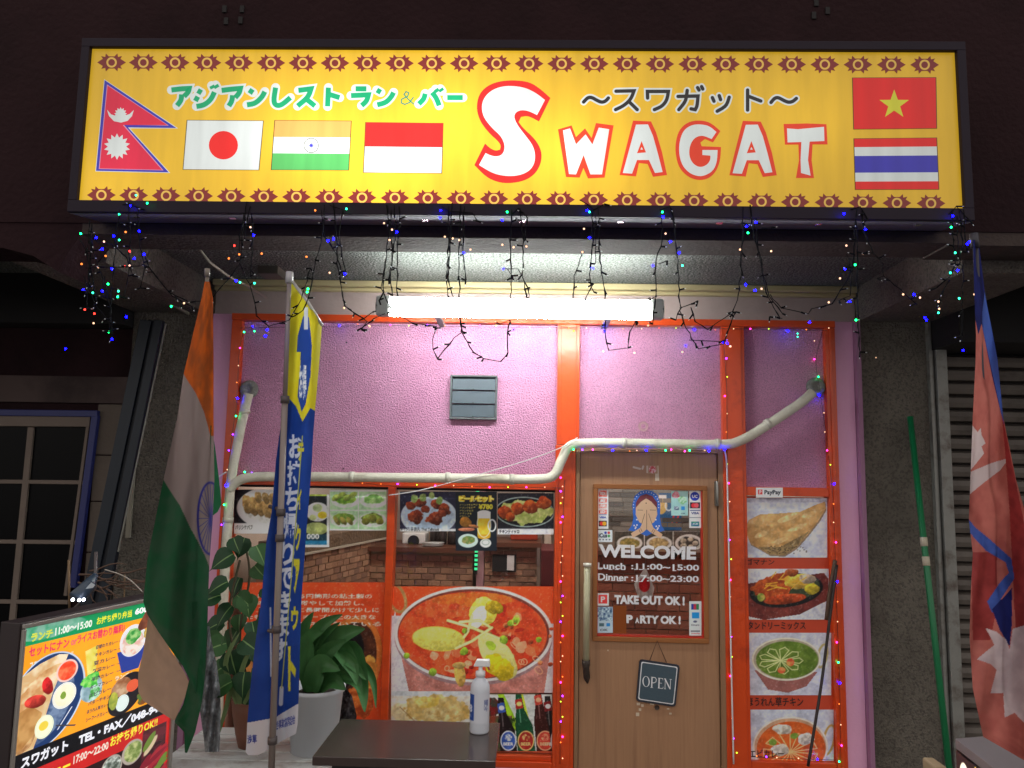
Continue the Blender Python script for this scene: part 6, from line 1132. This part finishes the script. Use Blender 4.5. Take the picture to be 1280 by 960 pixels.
def csig(cv):
    cv.rect(-5, -5, 200, 200, (34, 22, 24)); cv.ell(14, 24, 9, 18, (240, 220, 190), (250, 240, 220)); cv.ball(42, 34, 22, 26, (240, 210, 150), wob=.2, col2=(250, 236, 200)); cv.line(((34, 2), (40, 26)), 2.5, (240, 210, 90)); cv.line(((52, 8), (46, 30)), 2.5, (240, 220, 130)); cv.ell(40, 30, 6, 4, (210, 60, 60)); cv.ell(84, 60, 26, 20, (220, 120, 50), (240, 200, 120)); cv.ell(30, 80, 26, 22, (226, 190, 120), (200, 90, 60))
X, Yp = grid(0, 0, 120, 120, 1.2); cv = Cv(X, Yp, (30, 20, 22), 1.2); csig(cv)
PP = np.array([[A_ + dv * (x / 120 * 1.8 + .04) + nv * .004 + np.array((0, 0, -.034 - y / 120 * .35)) for x in X[0]] for y in Yp[:, 0]])
sheet('lit_food_print', cv, PP, vmat('backlit_bright_print', .3, .5, emit=1.3), sb)
a = atz(1170, 950, .78); mb = MB(); mb.box(a[0] - .022, a[0] + .012, a[1] - .04, a[1] + .04, .64, .775); mb.build('pale_box', mat('pale_tan_box', L3(150, 130, 102), .6), None, label='small pale box beside the sign box at the lower right', cat='box', bevel=.006)
# ================================================================ STRING LIGHTS
BCOL = {'m': (1, .03, .42), 'y': (.5, 1, .04), 'b': (.0006, .0004, 1), 'v': (.12, .01, 1), 'o': (1, .22, .03), 'w': (1, .55, .32), 'g': (.004, 1, .16), 'r': (1, .03, .02), 'c': (.02, 1, .4)}
_bm = {}
def bulbmesh(c, r, e):
    k = (c, r)
    if k in _bm: return _bm[k]
    mb = MB(); mb.ball((0, 0, 0), r, n=6, m=4); me = bpy.data.meshes.new('bulb'); me.from_pydata(mb.v, [], mb.f)
    me.materials.append(mat('led_' + c, BCOL[c], emit=BCOL[c], es=e)); me.polygons.foreach_set('use_smooth', [True] * len(me.polygons)); _bm[k] = me; return me
ES = {'b': 90, 'v': 30, 'm': 7, 'o': 2.4, 'w': 1.8, 'y': 3.5, 'g': 16, 'r': 6, 'c': 7}
def bulbs(parent, L, Y, r=.0042):
    for q in L:
        x, y, c = q[:3]; yy = q[3] if len(q) > 3 else Y; o = bpy.data.objects.new('bulb', bulbmesh(c, (.0032 if c not in 'bgcm' else .0044) if r == .0042 else r, ES[c])); link(o, tuple(at(x, y, yy)), parent)
WIRE = mat('clear_dark_wire', L3(70, 46, 44), .5); BW = mat('black_wire', L3(12, 12, 15), .8, spec=.12)
def string(label, pts, L, Y, m=WIRE, r=.0012):
    t = thing('string_light', label, 'string light', tuple(at(*pts[-1][:2], Y)), group='coloured light string round the shop front frame')
    mb = MB(); P = smooth([at(p_[0], p_[1], p_[2] if len(p_) > 2 else Y) for p_ in pts], 4); mb.tube(P, r, 4); mb.build('wire', m, t); bulbs(t, L, Y - .003); return t
def run(x0, y0, x1, y1, n, seq, jit=1.5):
    return [(x0 + (x1 - x0) * k / (n - 1) + random.uniform(-jit, jit) * (abs(y1 - y0) > abs(x1 - x0)), y0 + (y1 - y0) * k / (n - 1) + random.uniform(-jit, jit) * (abs(y1 - y0) <= abs(x1 - x0)), seq[k % len(seq)]) for k in range(n)]
string('string of coloured lights along the orange rail under the fluorescent lamp', [(300, 410), (480, 407), (640, 409), (840, 410), (1034, 413)], [(424, 407, 'b'), (447, 405, 'o'), (461, 407, 'w'), (488, 406, 'm'), (511, 407, 'y'), (534, 406, 'v'), (556, 407, 'o'), (600, 407, 'm'), (620, 407, 'y'), (642, 412, 'b'), (662, 409, 'w'), (687, 410, 'w'), (711, 410, 'o'), (717, 414, 'y'), (733, 410, 'w'), (755, 413, 'b'), (779, 411, 'o'), (802, 411, 'w'), (824, 410, 'r'), (845, 410, 'y'), (868, 412, 'b'), (894, 412, 'o'), (917, 411, 'w'), (938, 411, 'm'), (961, 411, 'y'), (984, 413, 'b'), (1008, 412, 'o'), (1036, 410, 'w')], -.052)
string('string of coloured lights down the left orange post and pipe', [(305, 413), (299, 440), (296, 500), (290, 545), (284, 600), (278, 660), (273, 730)], [(305, 415, 'g'), (300, 435, 'm'), (298, 457, 'w'), (296, 478, 'o'), (297, 498, 'b'), (295, 520, 'g'), (291, 543, 'v'), (286, 563, 'v'), (284, 587, 'w'), (282, 607, 'b'), (280, 631, 'g'), (277, 656, 'v'), (275, 690, 'w')], -.103)
string('string of coloured lights along the rail under the long white pipe', [(300, 592), (340, 590), (400, 598), (500, 608), (600, 608), (702, 610)], [(306, 590, 'g'), (315, 591, 'v'), (337, 592, 'w'), (406, 598, 'g'), (429, 601, 'v'), (453, 604, 'o'), (476, 605, 'o'), (497, 605, 'v'), (521, 606, 'y'), (544, 607, 'm'), (567, 607, 'w'), (590, 608, 'o'), (612, 609, 'm'), (635, 609, 'y'), (658, 609, 'm'), (681, 609, 'w'), (635, 601, 'g', -.09), (655, 602, 'b', -.09)], -.05)
L_ = [];
for k, y in enumerate((597, 608, 614, 622, 629, 646, 653, 671, 678, 695, 703, 720, 727, 745, 753, 770, 777, 795, 803, 820, 827, 846, 853, 870, 877, 896, 902, 921, 928, 948)): L_.append((702 + (1.2 if k % 2 else -1.2), y, 'mwvwyvmwowwwmvyyvmowwomvyyvmoww'[k]))
string('string of coloured lights down the orange post left of the door', [(706, 600), (702, 700), (701, 800), (700, 955)], L_, -.045)
string('string of coloured lights above the door under the pipe', [(712, 566), (760, 563), (830, 563), (906, 564)], [(717, 562, 'g'), (728, 562, 'v'), (741, 562, 'm'), (766, 563, 'b'), (787, 564, 'o'), (796, 563, 'w'), (808, 563, 'b'), (832, 563, 'g'), (839, 562, 'm'), (856, 564, 'm'), (862, 563, 'g'), (881, 563, 'w'), (886, 563.5, 'b'), (906, 562, 'b')], -.115)
string('string of coloured lights down the orange post right of the door', [(904, 425), (908, 480), (909, 560), (911, 700), (914, 800), (917, 955)], [(904, 428, 'b'), (908, 448, 'v'), (909, 471, 'y'), (906, 495, 'm'), (909, 517, 'w'), (908, 540, 'o'), (909, 580, 'y'), (911, 604, 'm'), (912, 627, 'w'), (912, 651, 'o'), (912, 675, 'v'), (914, 699, 'y'), (913, 725, 'm'), (913, 746, 'w'), (913, 771, 'o'), (914, 796, 'v'), (915, 821, 'y'), (913, 845, 'm'), (915, 871, 'w'), (915, 898, 'o'), (917, 923, 'v'), (921, 941, 'y')], -.043)
string('string of coloured lights down the rightmost orange post', [(1028, 415), (1020, 450), (1025, 490), (1036, 570), (1042, 640), (1046, 760), (1050, 870), (1050, 952)], [(1018, 426, 'w', -.01), (1018, 449, 'm', -.012), (1023, 471, 'g', -.04), (1024, 494, 'b', -.04), (1030, 516, 'w'), (1031, 540, 'w'), (1034, 563, 'm'), (1038, 581, 'y'), (1043, 605, 'b'), (1042, 630, 'o'), (1042, 653, 'w'), (1045, 678, 'm'), (1047, 727, 'b'), (1047, 752, 'o'), (1047, 777, 'w'), (1046, 803, 'm'), (1048, 828, 'g'), (1050, 854, 'b'), (1049, 880, 'o'), (1051, 906, 'w'), (1052, 932, 'm'), (1049, 952, 'g')], -.045)
string('string of coloured lights along the bottom of the right window', [(940, 946), (980, 948), (1045, 950)], [(946, 945, 'o'), (971, 947, 'w'), (998, 948, 'w'), (1022, 949, 'b'), (958, 946, 'v')], -.035)
# icicle lights hanging from the sign
IY = -1.425
def bunch(label, wires, L, stubs=True, seed=0):
    t = thing('icicle_lights', label, 'icicle lights', tuple(at(*wires[0][-1][:2], IY)), group='icicle light curtain hung under the sign')
    rr = random.Random(seed)
    mb = MB(); tips = []
    for w in wires:
        P_ = []; 
        for (x0, y0), (x1, y1) in zip(w, w[1:]):
            n = max(1, int(math.hypot(x1 - x0, y1 - y0) / 7))
            for k in range(n): P_.append((x0 + (x1 - x0) * k / n + rr.uniform(-.9, .9), y0 + (y1 - y0) * k / n))
        P_.append(w[-1]); Yj = IY + rr.uniform(-.012, .012); mb.tube([at(*p_, Yj) for p_ in P_], .0014, 4)
        if len(w) > 2: mb.tube([at(p_[0] + rr.uniform(-1.3, 1.3), p_[1], Yj + .004) for p_ in P_], .00125, 4)
        nx = rr.uniform(8, 20); acc = 0
        for a, b in zip(P_, P_[1:]):
            acc += math.hypot(b[0] - a[0], b[1] - a[1])
            if acc > nx: tips.append((b, Yj)); acc = 0; nx = rr.uniform(17, 34)
        tips.append((w[-1], Yj))
    mb.build('wire', BW, t)
    mb = MB(); m2 = MB(); n_t = 0
    for (p_, Yj) in tips:
        a = rr.choice([rr.uniform(-.5, .5), rr.uniform(2.6, 3.6), rr.uniform(.8, 2.2)]); l_ = rr.uniform(4.5, 8); q = (p_[0] + l_ * math.cos(a), p_[1] + l_ * math.sin(a)); A1, A2 = at(*p_, Yj), at(*q, Yj - .004); mb.tube([A1, A2], .003, 5); d_ = (A2 - A1) / np.linalg.norm(A2 - A1); m2.tube([A2, A2 + d_ * .006], [.0017, .0006], 5); n_t += 1
    if n_t: mb.build('bulb_holder', BW, t)['kind'] = 'stuff'; m2.build('clear_tip', mat('clear_bulb_tip', (.75, .78, .8), .15, spec=.8), t)['kind'] = 'stuff'
    bulbs(t, L, IY - .01, .0036); return t
bunch('largest tangle of blue and green icicle lights hanging under the left end of the sign', [[(150, 262), (146, 285), (143, 330), (139, 375), (137, 415)], [(160, 258), (163, 300), (161, 345), (154, 372)], [(172, 262), (174, 300), (180, 335), (176, 360)], [(112, 275), (110, 310), (112, 355), (108, 385)], [(114, 280), (113, 330), (120, 372)], [(100, 300), (112, 320), (112, 352)], [(120, 302), (140, 305), (158, 322), (166, 345)], [(108, 335), (130, 334), (152, 334), (180, 332)], [(130, 345), (138, 385), (140, 420)], [(180, 318), (190, 340), (212, 365), (235, 377), (262, 376)], [(178, 330), (186, 334), (215, 370), (240, 383)], [(152, 256), (160, 254), (180, 262)], [(104, 345), (118, 380), (137, 402)], [(112, 300), (126, 340), (133, 372)]],
      [(170, 244, 'c'), (184, 254, 'g'), (163, 257, 'b'), (149, 268, 'c'), (101, 292, 'g'), (120, 297, 'b'), (142, 295, 'b'), (149, 300, 'c'), (174, 289, 'b'), (157, 290, 'o'), (162, 314, 'r'), (168, 323, 'b'), (180, 318, 'b'), (128, 311, 'b'), (132, 320, 'o'), (102, 330, 'o'), (140, 336, 'b'), (135, 355, 'g'), (148, 364, 'c'), (147, 371, 'g'), (116, 366, 'c'), (128, 364, 'b'), (106, 387, 'r'), (118, 392, 'r'), (158, 396, 'b'), (104, 362, 'b'), (136, 415, 'g'), (140, 424, 'b'), (82, 436, 'b'), (162, 332, 'w'), (156, 333, 'r'), (123, 334, 'w'), (214, 383, 'g'), (230, 379, 'w'), (117, 404, 'w'), (130, 302, 'w')], seed=1)
names = [('thin bunch of icicle lights hanging below the white and red Japan flag', 310, [[(305, 256), (304, 285), (302, 325), (286, 348), (265, 372)], [(314, 258), (316, 295), (313, 345)], [(309, 252), (299, 300), (300, 330), (315, 362), (322, 395), (335, 408), (362, 400), (376, 375), (388, 335)], [(312, 258), (309, 275), (306, 300)]], [(293, 307, 'r'), (317, 294, 'b'), (299, 318, 'o'), (313, 284, 'w'), (286, 323, 'o'), (295, 351, 'b'), (300, 353, 'c'), (318, 354, 'c'), (265, 377, 'o'), (327, 317, 'o'), (316, 408, 'b', -.06), (334, 412, 'b'), (332, 420, 'b'), (318, 414, 'g', -.06)]),
         ('icicle light bunch with a blue cluster hanging below the India flag panel', 408, [[(406, 256), (404, 290), (395, 325), (388, 365), (378, 388), (366, 396)], [(418, 254), (420, 290), (422, 330), (430, 382), (455, 398), (466, 390)], [(412, 256), (428, 262), (424, 295), (432, 340)], [(402, 262), (406, 296), (420, 318), (428, 345)], [(430, 382), (458, 402), (452, 412)]], [(410, 301, 'b'), (417, 299, 'b'), (433, 261, 'c'), (394, 263, 'o'), (383, 321, 'o'), (385, 361, 'g'), (384, 365, 'g'), (431, 342, 'b'), (412, 341, 'w'), (462, 408, 'w'), (430, 385, 'w')]),
         ('dense icicle light bunch hanging over the left end of the fluorescent lamp', 490, [[(484, 256), (486, 290), (481, 335), (479, 365), (474, 375)], [(492, 256), (494, 300), (488, 345), (492, 385)], [(500, 258), (497, 305), (496, 360), (500, 380)], [(488, 262), (490, 320), (486, 350)], [(480, 335), (476, 360), (490, 390), (516, 404), (545, 408)], [(480, 392), (468, 398), (452, 410)]], [(480, 279, 'w'), (490, 287, 'w'), (487, 300, 'w'), (496, 290, 'b')]),
         ('icicle light bunch with a long drooping loop hanging below the red and white Indonesia flag', 568, [[(560, 258), (561, 300), (558, 345), (560, 370)], [(564, 254), (563, 310), (560, 350), (574, 395), (578, 415)], [(576, 256), (574, 300), (574, 360), (577, 415)], [(580, 258), (579, 310), (582, 350)], [(552, 258), (562, 264), (590, 266), (596, 276)], [(577, 415), (568, 422), (556, 438), (547, 449)], [(547, 449), (541, 437), (541, 425), (546, 410)], [(577, 415), (592, 440), (605, 448), (625, 452), (635, 441), (634, 415)], [(590, 440), (603, 446)]], [(551, 263, 'b'), (550, 272, 'b'), (556, 296, 'w'), (566, 298, 'w'), (574, 300, 'w'), (588, 312, 'w'), (580, 316, 'b')]),
         ('icicle light bunch hanging under the big red S of the sign', 652, [[(640, 262), (638, 300), (640, 340), (638, 378)], [(650, 260), (654, 300), (653, 345), (658, 370)], [(640, 268), (648, 260), (660, 272), (655, 300)], [(628, 336), (648, 336), (660, 360), (662, 385)], [(634, 336), (640, 345)], [(634, 415), (637, 400), (625, 405)]], [(634, 265, 'g'), (628, 275, 'b'), (628, 306, 'w'), (642, 309, 'w'), (658, 308, 'w'), (629, 336, 'b')]),
         ('icicle light bunch hanging under the letter W of the sign', 745, [[(740, 258), (741, 300), (737, 350), (742, 365)], [(748, 258), (749, 310), (754, 355), (757, 385)], [(728, 318), (718, 345), (717, 375), (728, 380), (742, 355)], [(726, 250), (742, 262), (755, 255)], [(757, 385), (757, 420), (760, 438), (785, 435), (788, 415), (795, 400)], [(744, 270), (744, 330)]], [(734, 263, 'b'), (737, 265, 'c'), (737, 297, 'b'), (741, 335, 'b'), (730, 286, 'w'), (728, 315, 'w'), (754, 439, 'w'), (793, 441, 'w'), (755, 415, 'b', -.06)]),
         ('icicle light bunch hanging under the letters A and G of the sign', 835, [[(827, 264), (828, 300), (820, 325), (820, 370), (816, 405)], [(840, 262), (844, 290), (848, 340), (850, 385), (845, 400)], [(826, 262), (838, 258), (843, 275)], [(822, 330), (834, 326)], [(850, 385), (864, 380), (872, 376)], [(850, 388), (858, 410), (872, 436), (905, 430), (912, 405), (920, 390)], [(864, 384), (870, 402), (884, 412), (905, 398), (916, 390)], [(820, 370), (800, 383), (812, 372)], [(861, 425), (902, 427)]], [(829, 271, 'b'), (828, 265, 'g'), (838, 302, 'b'), (849, 316, 'b'), (816, 332, 'b'), (853, 332, 'c'), (810, 407, 'w'), (853, 440, 'w'), (857, 432, 'b', -.06), (832, 292, 'w')]),
         ('icicle light bunch hanging under the second letter A of the sign', 935, [[(929, 258), (928, 300), (926, 340), (922, 375), (915, 393)], [(938, 256), (941, 290), (952, 330), (957, 365), (975, 398)], [(945, 258), (946, 300), (955, 345), (962, 370), (978, 392)], [(962, 368), (976, 385), (1010, 392), (1015, 386), (1040, 380), (1060, 350), (1068, 318)], [(952, 285), (964, 285)], [(978, 398), (962, 396)]], [(933, 283, 'b'), (945, 278, 'b'), (935, 291, 'g'), (925, 312, 'w'), (964, 314, 'w'), (932, 356, 'b'), (944, 363, 'b'), (952, 361, 'w'), (1012, 403, 'b'), (909, 429, 'b'), (913, 433, 'w'), (997, 417, 'c', -.06), (997, 421, 'c', -.06), (985, 414, 'b', -.06)]),
         ('icicle light bunch hanging under the Vietnam and Thailand flags of the sign', 1072, [[(1068, 262), (1069, 300), (1066, 340), (1062, 370), (1048, 376)], [(1078, 262), (1080, 290), (1092, 316), (1103, 330), (1105, 345), (1125, 362), (1146, 380)], [(1070, 262), (1072, 330), (1072, 400), (1075, 440)], [(1065, 262), (1076, 258), (1084, 275)], [(1092, 316), (1078, 317)], [(1058, 318), (1062, 332)], [(1105, 345), (1096, 348)]], [(1055, 267, 'b'), (1082, 287, 'b'), (1058, 307, 'w'), (1069, 331, 'g'), (1056, 336, 'b'), (1062, 377, 'b'), (1070, 400, 'g'), (1036, 378, 'w'), (1050, 348, 'w'), (1079, 317, 'w'), (1142, 368, 'b'), (1095, 447, 'w', -.06), (1129, 368, 'w')]),
         ('tangle of green and blue icicle lights hanging under the right end of the sign', 1195, [[(1190, 262), (1192, 300), (1194, 330)], [(1200, 264), (1203, 300), (1200, 330)], [(1204, 262), (1206, 290), (1208, 315)], [(1186, 268), (1196, 258), (1212, 275)], [(1196, 270), (1198, 325)], [(1186, 350), (1170, 385), (1176, 375)], [(1204, 330), (1203, 380), (1202, 420)], [(1194, 330), (1188, 345), (1170, 360)]], [(1191, 270, 'b'), (1189, 284, 'g'), (1212, 302, 'b'), (1209, 305, 'b'), (1194, 316, 'c'), (1188, 341, 'c'), (1197, 338, 'b'), (1199, 373, 'c'), (1173, 391, 'c'), (1156, 397, 'b'), (1158, 400, 'b'), (1204, 438, 'b'), (1173, 377, 'w'), (1174, 386, 'w'), (1218, 368, 'w'), (1150, 372, 'w')])]
for k, (lb, x, w, L) in enumerate(names): bunch(lb, w, L, seed=k + 3)
